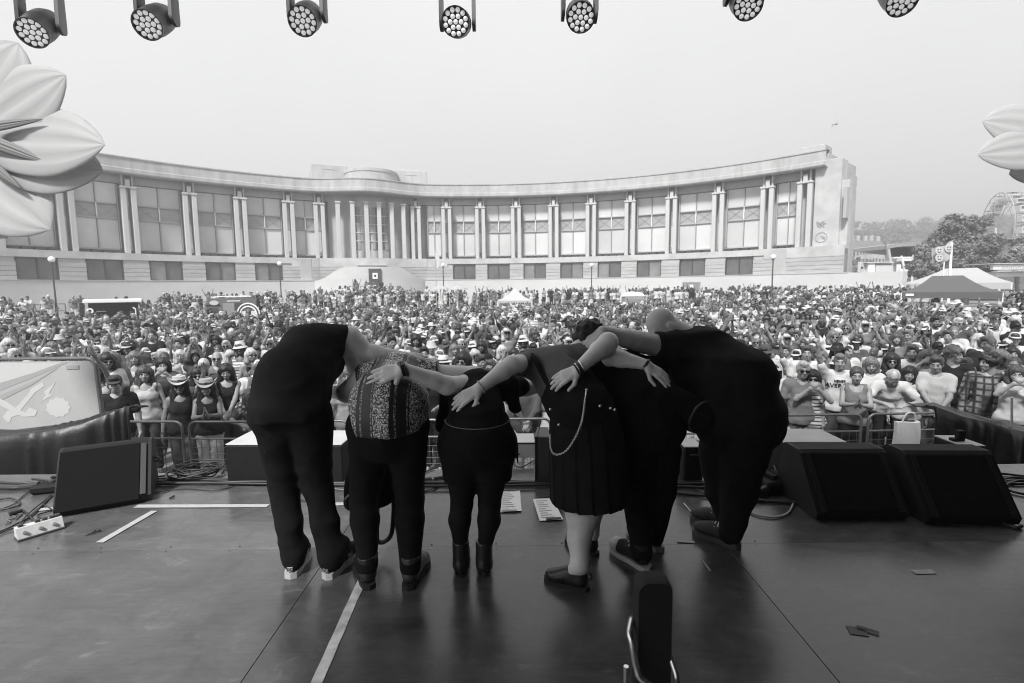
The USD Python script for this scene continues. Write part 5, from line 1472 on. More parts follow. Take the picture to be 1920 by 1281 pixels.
def far_house(x, y, w, d, h, label, rows=2, cols=4, flat=False, zg=None, name='terraced_house', roofh=3.0):
    z = float(hill_z(x, y)) - 1 if zg is None else zg
    t = thing(name, label, 'house', (x, y, z), group=None)
    part(t, 'wall', box((-w / 2, 0, -3), (w / 2, d, h)), hw)
    if flat:
        part(t, 'roof', box((-w / 2 - .2, -.2, h + .01), (w / 2 + .2, d + .2, h + .5)), hr)
    else:
        part(t, 'roof', prism([(-.3, h + .01), (d / 2, h + roofh), (d + .3, h + .01)], w + .4, np.array([[0, 0, 1.0], [1, 0, 0], [0, 1, 0]]), (-w / 2 - .2, 0, 0)), hr)
        part(t, 'chimney', box((w / 2 - 1.2, d / 2 - .4, h + roofh * .6), (w / 2 - .2, d / 2 + .4, h + roofh + 1.4)), hw)
    for r in range(rows):
        for c in range(cols):
            x0 = -w / 2 + w * (c + .5) / cols; z0 = h * (r + .35) / rows
            part(t, 'window', box((x0 - w / cols * .22, -.12, z0), (x0 + w / cols * .22, -.02, z0 + h / rows * .5)), dark)
hs = [(1592, 486, 170), (1604, 484, 172), (1616, 482, 174), (1629, 482, 176), (1641, 481, 178), (1653, 482, 180)]
for i, (px, py, Y) in enumerate(hs):
    q = at(px, py, Y); far_house(q[0], Y, 2.0 + .0 * i + 0.3 * (i % 2), 6, 9.5, f'{ORD[i]} far terraced house from the building end, on the hillside', 3, 2, zg=q[2] - 6.5)
for i, (px, py, Y, w, h) in enumerate([(1600, 470, 230, 7, 5), (1618, 446, 290, 9, 6), (1636, 445, 300, 10, 6), (1655, 452, 300, 9, 4), (1690, 447, 310, 12, 4), (1720, 441, 310, 12, 4), (1745, 438, 310, 10, 4), (1590, 450, 300, 7, 3), (1672, 450, 305, 6, 4)]):
    q = at(px, py, Y); far_house(q[0], Y, w, 8, h, ['far pale house low on the hillside beside the building end', 'far square block on the hill crest, left one of the two tallest', 'far square block on the hill crest, right one of the two tallest', 'far pale house on the crest right of the square blocks', 'far long roof on the crest above the curved-roof building', 'far long roof on the crest left of the pale bushy tree', 'far roof on the crest touching the big tree', 'far small house at the crest against the building end', 'far small house on the crest between square block and long roof'][i], 2, 4, i in (1, 2), zg=q[2] - h, roofh=2.0)

# curved-roof building and the low white one beside it
Yc = 62.0
O = at(1668, 520, Yc)
t = thing('curved_roof_building', 'modern building with a thin curved roof and slanting white poles', 'building')
c_ = lambda px, py, dy=0.0: at(px, py, Yc + dy)
roofp = [c_(x, y) for x, y in ((1666, 459.5), (1680, 456.5), (1700, 454.5), (1720, 454.5), (1745, 458), (1790, 463))]
V = np.array([[p, p + [0, 10, 0]] for p in roofp]); part(t, 'roof', thick_sheet(V, np.array([0, 0, -.45])), look('roof_edge', .28, .6, .4))
def cp(name, x0, y0, x1, y1, m, d0=0.0, d1=1.0):
    p, q = c_(x0, y1, d0), c_(x1, y0, d0); return part(t, name, box((p[0], Yc + d0, p[2]), (q[0], Yc + d0 + d1, q[2])), m)
wall_d = look('dark_cladding', .11, .7, .3, vary=.1, scale=.5)
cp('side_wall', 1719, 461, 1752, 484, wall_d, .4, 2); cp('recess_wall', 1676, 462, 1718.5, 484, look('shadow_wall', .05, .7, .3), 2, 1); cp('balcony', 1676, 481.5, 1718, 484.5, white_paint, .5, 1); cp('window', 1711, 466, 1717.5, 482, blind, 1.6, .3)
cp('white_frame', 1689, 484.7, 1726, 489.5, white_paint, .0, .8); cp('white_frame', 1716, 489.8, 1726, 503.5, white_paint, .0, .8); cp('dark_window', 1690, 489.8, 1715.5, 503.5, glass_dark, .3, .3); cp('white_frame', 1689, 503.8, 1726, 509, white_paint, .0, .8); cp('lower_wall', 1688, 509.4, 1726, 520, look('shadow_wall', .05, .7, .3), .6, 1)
part(t, 'slant_wall', prism([(c_(1664, 458)[0], c_(1664, 458)[2]), (c_(1668, 458)[0], c_(1668, 458)[2]), (c_(1680, 530)[0], c_(1680, 530)[2]), (c_(1674, 530)[0], c_(1674, 530)[2])], .3, np.array([[1.0, 0, 0], [0, 0, 1], [0, 1, 0]]), (0, Yc + .05, 0)), look('pale_wall', .45, .8, .3))
for p, q in (((1690, 480), (1700, 522)), ((1713, 478), (1710, 528)), ((1683, 496), (1682, 525)), ((1687, 496), (1688, 520))):
    part(t, 'slant_pole', rod(c_(*p, -1.2), c_(*q, -1.2), .12, n=8), white_paint)
t = thing('white_pavilion', 'low white flat building with dark openings between the crescent and the curved roof', 'building')
def cp2(name, x0, y0, x1, y1, m, d0=0.0, d1=1.0):
    Yq = 58.0; p, q = at(x0, y1, Yq + d0), at(x1, y0, Yq + d0); return part(t, name, box((p[0], Yq + d0, p[2]), (q[0], Yq + d0 + d1, q[2])), m)
cp2('wall', 1626, 493, 1641, 535, white_paint, 0, .8); cp2('wall', 1641.2, 493, 1675, 515, blind, .05, .8); cp2('roof', 1625, 491, 1676, 492.7, white_paint, -.2, 1.2); cp2('groove', 1643, 495.5, 1672, 496.6, dark, .0, .04); cp2('opening', 1641.2, 515.3, 1675, 532, kd, .3, .5); cp2('post', 1665, 515.3, 1668, 532, white_paint, .0, .3); cp2('slot', 1631.5, 516, 1633, 532, dark, -.04, .03); cp2('slot', 1635, 516, 1636.5, 532, dark, -.04, .03); cp2('end_post', 1612, 491, 1614, 510, white_paint, .2, .4); cp2('shed', 1614.2, 493, 1625.5, 512, blind2, .4, .6); cp2('shed_window', 1614.5, 500, 1619, 503.5, dark, .34, .05)
g = np.random.default_rng(5)
for i in range(12):
    x = 1644 + i * 2.2; cp2('roof_letter', x, 511.2 - g.uniform(0, 2), x + 1.1, 513.2, mid_metal, -.02, .06)

# brick building and the lettered stall at the right edge
t = thing('brick_building', 'plain dark brick building with a flat roof at the right edge', 'building')
def cp3(name, x0, y0, x1, y1, m, Yq, d1=1.0):
    p, q = at(x0, y1, Yq), at(x1, y0, Yq); return part(t, name, box((p[0], Yq, p[2]), (q[0], Yq + d1, q[2])), m)
brick_m = look('dark_brick', .13, .85, .25, vary=.15, scale=1.5, stretch=(1, 1, 6))
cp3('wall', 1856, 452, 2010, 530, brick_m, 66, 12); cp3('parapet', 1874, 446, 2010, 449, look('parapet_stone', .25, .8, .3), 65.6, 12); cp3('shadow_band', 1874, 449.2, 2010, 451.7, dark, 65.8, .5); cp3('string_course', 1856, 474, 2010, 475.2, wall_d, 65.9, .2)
t = thing('lettered_stall', 'pale stall with a sloping lettered front at the right edge behind the marquee', 'stall')
cp3('front', 1862, 495.5, 1975, 506, blind, 47, .3); cp3('roof', 1864, 492.5, 1975, 495, blind2, 46.8, 3); cp3('ledge', 1870, 507, 1975, 509, white_paint, 46.7, .6); cp3('lower_front', 1868, 509.3, 1975, 519, blind2, 47.1, 2); cp3('shadow_gap', 1872, 510, 1975, 511.2, dark, 47.0, .08)
for i in range(11):
    x = 1880 + i * 4.2; p = at(x, 503.5, 46.97); hgt = .12 + .05 * ((i * 7) % 3)
    part(t, 'letter', box((p[0], 46.96, p[2]), (p[0] + (.05 if i % 3 else .09), 47.0, p[2] + hgt)), mid_metal)

# Ferris wheel, seen nearly from its side
Yw = 110.0
c = at(1884, 428, Yw); Rw = (at(1884, 361, Yw)[2] - c[2])
yawv = math.radians(68)
t = thing('ferris_wheel', 'white Ferris wheel seen nearly edge-on beyond the trees', 'Ferris wheel')
wv = np.array([math.cos(yawv), math.sin(yawv), 0]); ax = np.array([-wv[1], wv[0], 0])
pale = look('wheel_white', .36, .5, .4)
off = (at(1895, 428, Yw)[0] - at(1868, 428, Yw)[0]) / 2 * 0.9
pt_ = lambda a, r, o: c + wv * (r * math.cos(a)) + np.array([0, 0, r * math.sin(a)]) + ax * o
for o in (-off, off):
    part(t, 'rim', tube([pt_(a, Rw, o) for a in np.linspace(0, 2 * math.pi, 48, endpoint=False)], .09, 5, closed=True), pale)
    part(t, 'inner_rim', tube([pt_(a, Rw * .8, o) for a in np.linspace(0, 2 * math.pi, 48, endpoint=False)], .06, 4, closed=True), pale)
for k in range(20):
    a = 2 * math.pi * k / 20
    part(t, 'spoke', [rod(pt_(a, .5, o), pt_(a, Rw, o), .045, n=4) for o in (-off, off)] + [rod(pt_(a, Rw, -off), pt_(a, Rw, off), .07, n=4)], pale)
    p = pt_(a, Rw, 0)
    gnd = part(t, 'gondola', box(p + [-.8, -.7, -1.9], p + [.8, .7, -.5], .15), look('gondola_grey', .45, .5, .4)); part(gnd, 'roof', box(p + [-.9, -.8, -.1], p + [.9, .8, .02], .05), pale); part(gnd, 'window', box(p + [-.7, -.73, -1.2], p + [.7, -.71, -.7]), dark)
for o in (-off * 1.1, off * 1.1):
    part(t, 'support', [rod(c + ax * o, np.array([*(c + ax * o * 1.8 + wv * s)[:2], 0.5]), .25, n=6) for s in (-7, 7)], pale)
# thin haze over the whole place
usdkit.material(stage, '/World/Looks/haze_air', {'v': ('principled_volume', {'color': (0.96, 0.96, 0.97), 'density': 0.0030, 'anisotropy': 0.3})}, volume='v.volume')
setting('haze', box((-950, -320, -1.0), (950, 1550, 75)), LOOKS.setdefault('haze_air', UsdShade.Material.Get(stage, '/World/Looks/haze_air')), kind='stuff')

# ------------------------------------------------------------------ the six performers taking a bow
J = at
skin_a = look('skin_light', 0.60, 0.45, 0.45, vary=0.12, scale=9, bump=0.12, bscale=160)
skin_b = look('skin_tan', 0.46, 0.42, 0.45, vary=0.12, scale=9, bump=0.12, bscale=160)
cloth_black = look('black_jersey', 0.009, 0.9, 0.15, vary=0.3, scale=14, bump=0.25, bscale=110)
denim_black = look('black_denim', 0.008, 0.9, 0.15, vary=0.3, scale=20, bump=0.3, bscale=180)
hair_black = look('black_hair', 0.010, 0.6, 0.35, bump=0.5, bscale=120)
leather = look('black_leather', 0.018, 0.35, 0.5, bump=0.25, bscale=70)
rubber_white = look('white_rubber', 0.40, 0.55, 0.4, vary=0.08, scale=30)
rubber_black = look('black_rubber_sole', 0.02, 0.7, 0.3)
lace_white = look('white_lace', 0.66, 0.8, 0.2)
BOW = np.array([[-1.0, 0, 0], [0, -0.45, 0.893], [0, 0.893, 0.45]]).T      # a bowed head: face to the floor, crown away


def limb(f, pts, rad, k=0.025):
    for (a, b, ra, rb) in zip(pts[:-1], pts[1:], rad[:-1], rad[1:]):
        f.cone(a, b, ra, rb, k=k)
    return f


def foot_frame(heel, toe):
    h, t = np.asarray(heel, float), np.asarray(toe, float); d = t - h; d[2] = 0; L = np.linalg.norm(d); d /= L
    return M(np.stack([d, [-d[1], d[0], 0], [0, 0, 1]], 1), (h[0], h[1], SZ)), min(max(L, .25), .305)


def shoe(parent, heel, toe, kind='skate', upper=None, sole=None, extras=True):
    T, L = foot_frame(heel, toe); s = L / 0.29
    up = upper or cloth_black; so = sole or rubber_white
    out = np.array([(0.0, 0), (0.012, .028), (.06, .037), (.12, .036), (.19, .048), (.245, .046), (.28, .028), (.292, 0), (.282, -.026), (.245, -.042), (.19, -.046), (.12, -.032), (.06, -.033), (.012, -.026)]) * s
    hs = {'skate': .034, 'sneaker': .026, 'trainer': .032, 'boot': .028, 'heel': .012}[kind] * s
    f = Field(); zb = hs
    f.cone((.05 * s, 0, zb + .035 * s), (.17 * s, 0, zb + .030 * s), .041 * s, .042 * s, k=.02).ell((.225 * s, 0, zb + .02 * s), (.066 * s, .046 * s, .036 * s), k=.03)
    top = {'skate': .085, 'sneaker': .11, 'trainer': .085, 'boot': .135, 'heel': .17}[kind] * s
    f.cone((.055 * s, 0, zb + .04 * s), (.060 * s, 0, zb + top), .043 * s, (.050 if kind == 'boot' else .046) * s, k=.02).cone((.09 * s, 0, zb + (.085 if kind == 'boot' else .06) * s), (.2 * s, 0, zb + .034 * s), .040 * s, .032 * s, k=.02)
    f.cut((0, 0, zb - .004), (0, 0, -1)).cut((0, 0, zb + top - .005), (0, 0, 1))
    m = f.mesh(0.007); m.apply_transform(T)
    p = part(parent, 'shoe' if kind != 'boot' else 'boot', m, up, smooth=True)
    if kind == 'heel':
        sm = prism([(x, y) for x, y in out], hs); sm.apply_transform(T); part(p, 'sole', sm, so)
        hm = rod((.03 * s, 0, .0), (.03 * s, 0, .05), .018 * s, .022 * s, 10); hm.apply_transform(T); part(p, 'heel', hm, so)
        return p
    from shapely.geometry import Polygon
    g = Polygon(out).buffer(.006, quad_segs=3)
    sm = prism(g, hs, None, (0, 0, 0)); sm.apply_transform(T); part(p, 'sole', sm, so, smooth=40)
    if extras:
        for q in range(5):
            x = (.10 + .022 * q) * s; z = zb + (.083 - .0085 * q) * s
            l = tube([(x, -.034 * s, z - .004), (x + .006, 0, z + .020), (x, .034 * s, z - .004)], .0045, 5, sub=3); l.apply_transform(T); part(p, 'lace', l, lace_white if kind in ('sneaker', 'trainer', 'skate') else rubber_black)
    if kind == 'sneaker':
        c = Field().ell((.235 * s, 0, zb + .018 * s), (.070 * s, .053 * s, .042 * s)).cut((.215 * s, 0, 0), (-1, 0, 0)).cut((0, 0, zb - .003), (0, 0, -1)).mesh(.006); c.apply_transform(T); part(p, 'toe_cap', c, rubber_white, smooth=True)
    if kind == 'skate':
        b = box((-.0065 * s, -.016, hs + .012), (.0, .016, hs + .036), .002)
        b.apply_transform(T); pp = part(p, 'heel_patch', b, look('patch_grey', .30, .6, .3))
        tx = meshkit.text_mesh('DC', .016, .0015, bold=True); c = tx.bounds.mean(0); tx.apply_translation(-c)
        tx.apply_transform(M(np.array([[0, 0, -1.0], [-1, 0, 0], [0, 1, 0]]), (-.0075 * s, 0, hs + .024))); tx.apply_transform(T); part(pp, 'emblem', tx, rubber_black)
        tx = meshkit.text_mesh('DC', .024, .002, bold=True); tx.apply_translation(-tx.bounds.mean(0)); tx.apply_transform(M(np.array([[-1.0, 0, 0], [0, 0, -1], [0, -1, 0]]) @ np.diag([-1, 1, -1.0]), (.16 * s, -.05 * s, hs + .03))); tx.apply_transform(T); part(p, 'side_emblem', tx, rubber_white)
    return p


def ank(h, t, z=.13, x=.057):
    """A point over the ankle of the shoe that stands from heel pixel H to toe pixel T."""
    T, L = foot_frame(onz(*h, SZ), onz(*t, SZ)); return (T @ np.array([x * L / .29, 0, z, 1]))[:3]


FEET = [((545, 1086), (580, 1022)), ((612, 1088), (668, 1034)), ((694, 1107), (674, 1050)), ((764, 1108), (797, 1052)), ((864, 1084), (868, 1032)), ((909, 1084), (907, 1032)), ((1104, 1108), (1030, 1088)), ((1120, 1044), (1085, 1026)), ((1217, 1072), (1140, 1022)), ((1240, 1036), (1172, 990)), ((1388, 1030), (1286, 992)), ((1380, 998), (1296, 972))]
AK = [ank(h, t) for h, t in FEET]; AT = [ank(h, t, .085) for h, t in FEET]; AF = [ank(h, t, .05, .15) for h, t in FEET]


def bracelet(parent, name, wrist, direction, r, mat, w=.007, beads=0):
    F_ = frame(direction)
    if beads:
        ms = [ball(wrist + F_ @ np.array([r * math.cos(a), r * math.sin(a), 0]), .0055, 1) for a in np.linspace(0, 2 * math.pi, beads, endpoint=False)]
        return part(parent, name, ms, mat, smooth=True)
    return part(parent, name, tube([wrist + F_ @ np.array([r * math.cos(a), r * math.sin(a), 0]) for a in np.linspace(0, 2 * math.pi, 20, endpoint=False)], w, 6, closed=True), mat, smooth=True)


def arm(f, fine, sh, el, wr, hand_to, nrm, side, r=(.062, .05, .044, .029), size=1.0, curl=.12, thumb=.9):
    mid = el + (wr - el) * .30
    f.cone(sh, el, r[0], r[1], k=.03).cone(el, mid, r[1] * .96, r[2], k=.025).cone(mid, wr, r[2], r[3], k=.02)
    add_hand(f, wr, hand_to - wr, nrm, side, size, curl, .13, thumb, fine, .0055)


def sub_fig(label):
    return thing('person', label, 'person')


metal_bright = look('bright_steel', 0.7, 0.2, 0.5, metal=1.0)
bead_m = look('bracelet_dark', .03, .4, .5)

# --- 1: tall, in a vest
t = sub_fig('tall bowing person at the left end in black vest, trousers and skate shoes')
f, fine = Field(), []
f.cone(J(516, 770, 2.76), J(576, 770, 2.76), .115, k=.05).cone(J(546, 750, 2.78), J(590, 662, 3.02), .145, .155, k=.06).cone(J(560, 655, 3.04), J(645, 641, 3.06), .09, .085, k=.05)
limb(f, [J(524, 800, 2.76), J(532, 905, 2.82), AK[0]], [.09, .052, .032]); limb(f, [J(580, 800, 2.76), J(594, 905, 2.82), AK[1]], [.09, .052, .032])
f.cone(AK[0], AF[0], .026, .018, k=.01).cone(AK[1], AF[1], .026, .018, k=.01)
arm(f, fine, J(655, 637, 3.06), J(686, 662, 3.08), J(748, 667, 3.04), J(779, 671, 2.98), (0, -.45, .9), -1, (.082, .056, .052, .031), 1.05, .08)
limb(f, [J(556, 668, 3.1), J(540, 720, 3.2), J(590, 740, 3.2)], [.07, .05, .04])
add_head(f, J(672, 676, 3.24), BOW, 1.0, neck=J(640, 655, 3.1)); part(t, 'body', f.mesh(.010, fine), skin_b, smooth=True)
h = Field().ell(J(672, 676, 3.24) + BOW @ np.array([0, .02, .035]), (.083, .1, .098), BOW).cut(J(672, 676, 3.24) + BOW @ np.array([0, -.05, 0]), BOW @ np.array([0, -1, -.4])); part(t, 'hair', h.mesh(.01), hair_black, smooth=True)
f = Field().cone(J(516, 764, 2.76), J(578, 764, 2.76), .122, k=.05).cone(J(547, 765, 2.76), J(551, 712, 2.82), .180, .182, k=.07).cone(J(551, 712, 2.82), J(592, 662, 3.02), .180, .184, k=.07).cone(J(565, 658, 3.04), J(640, 641, 3.06), .115, .104, k=.06).cut(J(652, 640, 3.06), (1, .1, -.25)).cut(J(548, 782, 2.76), (0, 0, -1))
part(t, 'vest', f.mesh(.011, folds=(.010, (6, 6, 8), 3)), cloth_black, smooth=True)
f = Field().cone(J(513, 775, 2.76), J(578, 775, 2.76), .132, k=.05)
limb(f, [J(522, 800, 2.76), J(532, 905, 2.82), J(532, 905, 2.82) * .4 + AK[0] * .6, AT[0] + [0, 0, .03], AT[0]], [.116, .080, .068, .062, .058]); limb(f, [J(582, 800, 2.76), J(594, 905, 2.82), J(594, 905, 2.82) * .4 + AK[1] * .6, AT[1] + [0, 0, .03], AT[1]], [.116, .082, .070, .064, .060])
f.ell(AT[0] + [.02, .05, .06], (.045, .05, .05), k=.04).ell(AT[1] + [.04, .05, .06], (.05, .06, .05), k=.04)
part(t, 'trousers', f.mesh(.011, folds=(.007, (7, 7, 7), 5)), denim_black, smooth=True)
shoe(t, onz(545, 1086, SZ), onz(580, 1022, SZ), 'skate'); shoe(t, onz(612, 1088, SZ), onz(668, 1034, SZ), 'skate')
bracelet(t, 'bracelet', J(737, 666, 3.05), J(748, 667, 3.04) - J(686, 662, 3.08), .034, bead_m, .003)

# --- 2: patterned blouse
pat = usdkit.material(stage, '/World/Looks/sequin_blouse', {
    'g': ('texture_coordinate', {}), 'sx': ('separate_xyz', {}), 'm': ('math', {'math_type': 'multiply', 'value2': 5.7}), 'fr': ('math', {'math_type': 'fraction'}), 'band': ('rgb_ramp', {'interpolate': False, 'ramp': [(0, (1,) * 3), (.44, (0,) * 3), (.56, (.6,) * 3), (.62, (0,) * 3), (.90, (.6,) * 3), (.94, (0,) * 3), (.97, (1,) * 3)]}),
    'v': ('voronoi_texture', {'scale': 120.0}), 'vr': ('rgb_ramp', {'ramp': [(.30, (.80,) * 3), (.62, (.03,) * 3)]}), 'nz': ('noise_texture', {'scale': 60.0}), 'nr': ('rgb_ramp', {'ramp': [(.38, (.35,) * 3), (.55, (1,) * 3)]}),
    'x': ('mix', {'mix_type': 'multiply', 'fac': 1.0}), 'y': ('mix', {'mix_type': 'multiply', 'fac': 1.0}), 'z': ('mix', {'mix_type': 'add', 'fac': 1.0, 'color2': (.014,) * 3}), 'p': ('principled_bsdf', {'roughness': .45, 'specular_ior_level': .5})},
    [('g.object', 'sx.vector'), ('sx.x', 'm.value1'), ('m.value', 'fr.value1'), ('fr.value', 'band.fac'), ('g.object', 'v.vector'), ('v.distance', 'vr.fac'), ('vr.color', 'x.color1'), ('band.color', 'x.color2'), ('g.object', 'nz.vector'), ('nz.fac', 'nr.fac'), ('x.color', 'y.color1'), ('nr.color', 'y.color2'), ('y.color', 'z.color1'), ('z.color', 'p.base_color')], surface='p.BSDF')
t = sub_fig('bowing person in a blouse patterned with sparkling upright bands and black trousers')
f, fine = Field(), []
f.cone(J(698, 800, 2.72), J(758, 800, 2.72), .105, k=.05).cone(J(728, 785, 2.72), J(742, 715, 2.97), .165, .15, k=.06).cone(J(694, 710, 3.0), J(800, 702, 3.03), .075, .075, k=.05)
limb(f, [J(694, 830, 2.72), J(684, 938, 2.80), AK[2]], [.09, .05, .03]); limb(f, [J(762, 830, 2.72), J(767, 938, 2.80), AK[3]], [.09, .05, .03])
f.cone(AK[2], AF[2], .03, .026, k=.01).cone(AK[3], AF[3], .03, .026, k=.01)
el = J(649, 737, 2.97); f.cone(J(684, 707, 3.0), el, .068, .056, k=.03).cone(el, J(622, 735, 3.22), .052, .04, k=.02)
el = J(888, 702, 3.02); f.cone(J(806, 700, 3.03), el, .056, .048, k=.03).cone(el, J(866, 742, 3.12), .046, .036, k=.02)
add_hand(f, J(866, 742, 3.12), J(845, 760, 3.15) - J(866, 742, 3.12), (0, -.6, .8), 1, .92)
add_head(f, J(745, 715, 3.36), BOW, .95, True, neck=J(745, 705, 3.1)); part(t, 'body', f.mesh(.010, fine), skin_a, smooth=True)
f = Field().cone(J(728, 784, 2.72), J(730, 762, 2.74), .205, .20, k=.05).cone(J(730, 764, 2.74), J(744, 716, 2.97), .198, .172, k=.06).cone(J(690, 711, 3.0), J(800, 703, 3.03), .092, .092, k=.06).cone(J(690, 711, 3.0), J(674, 716, 3.0), .085, .08, k=.03).cone(J(800, 703, 3.03), J(818, 700, 3.03), .085, .075, k=.03).cut(J(728, 788, 2.72), (0, .25, -1)).cut(J(679, 712, 3.0), (-1, 0, -.4)).cut(J(822, 700, 3.03), (1, 0, 0))
b_ = part(t, 'blouse', f.mesh(.010, folds=(.006, (9, 9, 3), 8)), pat, smooth=True)
f = Field().cone(J(694, 802, 2.72), J(762, 802, 2.72), .124, k=.05).cone(J(728, 770, 2.74), J(728, 800, 2.72), .17, .19, k=.06)
limb(f, [J(693, 830, 2.72), J(683, 938, 2.80), J(683, 938, 2.80) * .68 + AK[2] * .32, AT[2] + [0, 0, .02]], [.112, .076, .074, .054]); limb(f, [J(763, 830, 2.72), J(768, 938, 2.80), J(768, 938, 2.80) * .68 + AK[3] * .32, AT[3] + [0, 0, .02]], [.112, .076, .076, .054])
part(t, 'trousers', f.mesh(.011, folds=(.005, (7, 7, 8), 9)), denim_black, smooth=True)
shoe(t, onz(694, 1107, SZ), onz(674, 1050, SZ), 'boot', leather, rubber_black, False); shoe(t, onz(764, 1108, SZ), onz(797, 1052, SZ), 'boot', look('brown_leather', .05, .35, .5), rubber_black, False)
# the black guitar bag strap that hangs before the knees
g_ = thing('shoulder_bag', 'black bag with a long looped strap hanging before the knees of the patterned blouse performer', 'bag')
f = Field().ell(J(700, 905, 2.98), (.17, .10, .16), k=.05).ell(J(672, 930, 2.98), (.08, .07, .08), k=.05); part(g_, 'bag', f.mesh(.012), cloth_black, smooth=True)
part(g_, 'strap', tube([J(738, 915, 2.98), J(738, 960, 2.95), J(734, 1000, 2.95), J(722, 1015, 2.95), J(708, 1014, 2.95), J(706, 985, 2.96), J(709, 940, 2.98)], .014, 8, sub=6), leather, smooth=True)
part(g_, 'strap', tube([J(660, 925, 2.9), J(648, 938, 2.88), J(652, 952, 2.88), J(672, 958, 2.92)], .012, 8, sub=5), leather, smooth=True)
part(g_, 'ring', tube([J(707 + 4 * math.cos(a), 962 + 6 * math.sin(a), 2.93) for a in np.linspace(0, 6.28, 12, endpoint=False)], .003, 5, closed=True), metal_bright)

# --- 3: short denim
t = sub_fig('bowing person in short dark denim and black tights, a beaded wrist on their back')
f, fine = Field(), []
f.cone(J(868, 835, 2.76), J(922, 835, 2.76), .105, k=.05).cone(J(895, 815, 2.76), J(892, 736, 2.98), .14, .125, k=.06).cone(J(852, 736, 2.98), J(938, 722, 3.02), .06, .06, k=.05)
limb(f, [J(868, 880, 2.76), J(866, 945, 2.80), AK[4]], [.09, .052, .030]); limb(f, [J(921, 880, 2.76), J(918, 945, 2.80), AK[5]], [.09, .052, .030])
f.cone(AK[4], AF[4], .028, .026).cone(AK[5], AF[5], .028, .026)
arm(f, fine, J(872, 722, 2.95), J(838, 723, 2.75), J(755, 691, 2.63), J(680, 716, 2.60), (-.10, -.90, .42), -1, (.058, .050, .046, .031), 1.14, .09, 1.1)
limb(f, [J(938, 722, 3.03), J(985, 728, 3.15), J(1040, 720, 3.2)], [.06, .048, .036])
add_head(f, J(890, 735, 3.36), BOW, .95, True, neck=J(890, 712, 3.1)); part(t, 'body', f.mesh(.010, fine), skin_a, smooth=True)
f = Field().cone(J(895, 792, 2.77), J(892, 738, 2.98), .160, .142, k=.06).cone(J(852, 738, 2.98), J(938, 724, 3.02), .074, .074, k=.06).cone(J(852, 736, 2.98), J(862, 728, 2.95), .07, .066, k=.03).cone(J(938, 722, 3.02), J(972, 724, 3.1), .074, .062, k=.03).cone(J(832, 760, 2.95), J(828, 800, 2.95), .035, .03, k=.03).cone(J(957, 720, 3.0), J(966, 765, 2.98), .04, .03, k=.04)
part(t, 'top', f.mesh(.011, folds=(.010, (5, 5, 13), 12)), cloth_black, smooth=True)
f = Field().cone(J(864, 836, 2.76), J(926, 836, 2.76), .128, k=.06).cone(J(895, 786, 2.78), J(895, 815, 2.76), .168, .192, k=.05)
limb(f, [J(866, 862, 2.76), J(867, 895, 2.77)], [.112, .105]); limb(f, [J(924, 862, 2.76), J(923, 895, 2.77)], [.112, .105]); f.cut(J(895, 897, 2.77), (0, 0, -1)).cut(J(895, 781, 2.77), (0, -.2, 1))
sk = part(t, 'denim_shorts', f.mesh(.010, folds=(.004, (7, 7, 12), 4)), denim_black, smooth=True)
wb = [J(895, 787, 2.78) + [0.166 * math.cos(a), .166 * math.sin(a), .012 * math.sin(a)] for a in np.linspace(0, 2 * math.pi, 40, endpoint=False)]
part(sk, 'waistband', tube(wb, .012, 8, closed=True), look('denim_band', .05, .8, .3, bump=.4, bscale=150), smooth=True); part(sk, 'stitching', [tube([p + [0, 0, q] for p in [J(895, 790, 2.78) + [0.179 * math.cos(a), .179 * math.sin(a), .008 * math.sin(a)] for a in np.linspace(math.pi, 2 * math.pi, 24)]], .0022, 4) for q in (.012, -.012)], look('stitch', .22, .8, .2), kind='stuff')
part(sk, 'back_button', ball(J(897, 757, 2.68), .008, 1), metal_bright, smooth=True)
f = Field(); limb(f, [J(868, 880, 2.76), J(866, 945, 2.80), J(862, 975, 2.77), AK[4], AT[4]], [.098, .060, .060, .036, .034]); limb(f, [J(921, 880, 2.76), J(918, 945, 2.80), J(917, 975, 2.77), AK[5], AT[5]], [.098, .060, .062, .036, .034])
part(t, 'tights', f.mesh(.010), look('black_tights', .008, .8, .2), smooth=True)
shoe(t, onz(864, 1084, SZ), onz(868, 1032, SZ), 'heel', leather, rubber_black); shoe(t, onz(909, 1084, SZ), onz(907, 1032, SZ), 'heel', leather, rubber_black)
part(t, 'tassel', [tube([J(962, 830 + q * 3, 2.72), J(970, 836 + q * 3, 2.70), J(969 + (q % 3), 846 + q * 3, 2.70)], [.007, .005, .002], 5, sub=3) for q in range(9)], cloth_black, kind='stuff')
wd = J(680, 716, 2.60) - J(755, 691, 2.63)
w_ = bracelet(t, 'watch_strap', J(755, 691, 2.63), wd, .036, leather, .009); bracelet(t, 'watch_strap', J(761, 692, 2.635), wd, .036, leather, .008)
part(w_, 'watch_face', trimesh.creation.cylinder(.018, .008, sections=16, transform=M(frame((-.1, -.6, .7)), J(755, 691, 2.63) + np.array([-.1, -.6, .7]) * .040)), metal_bright)

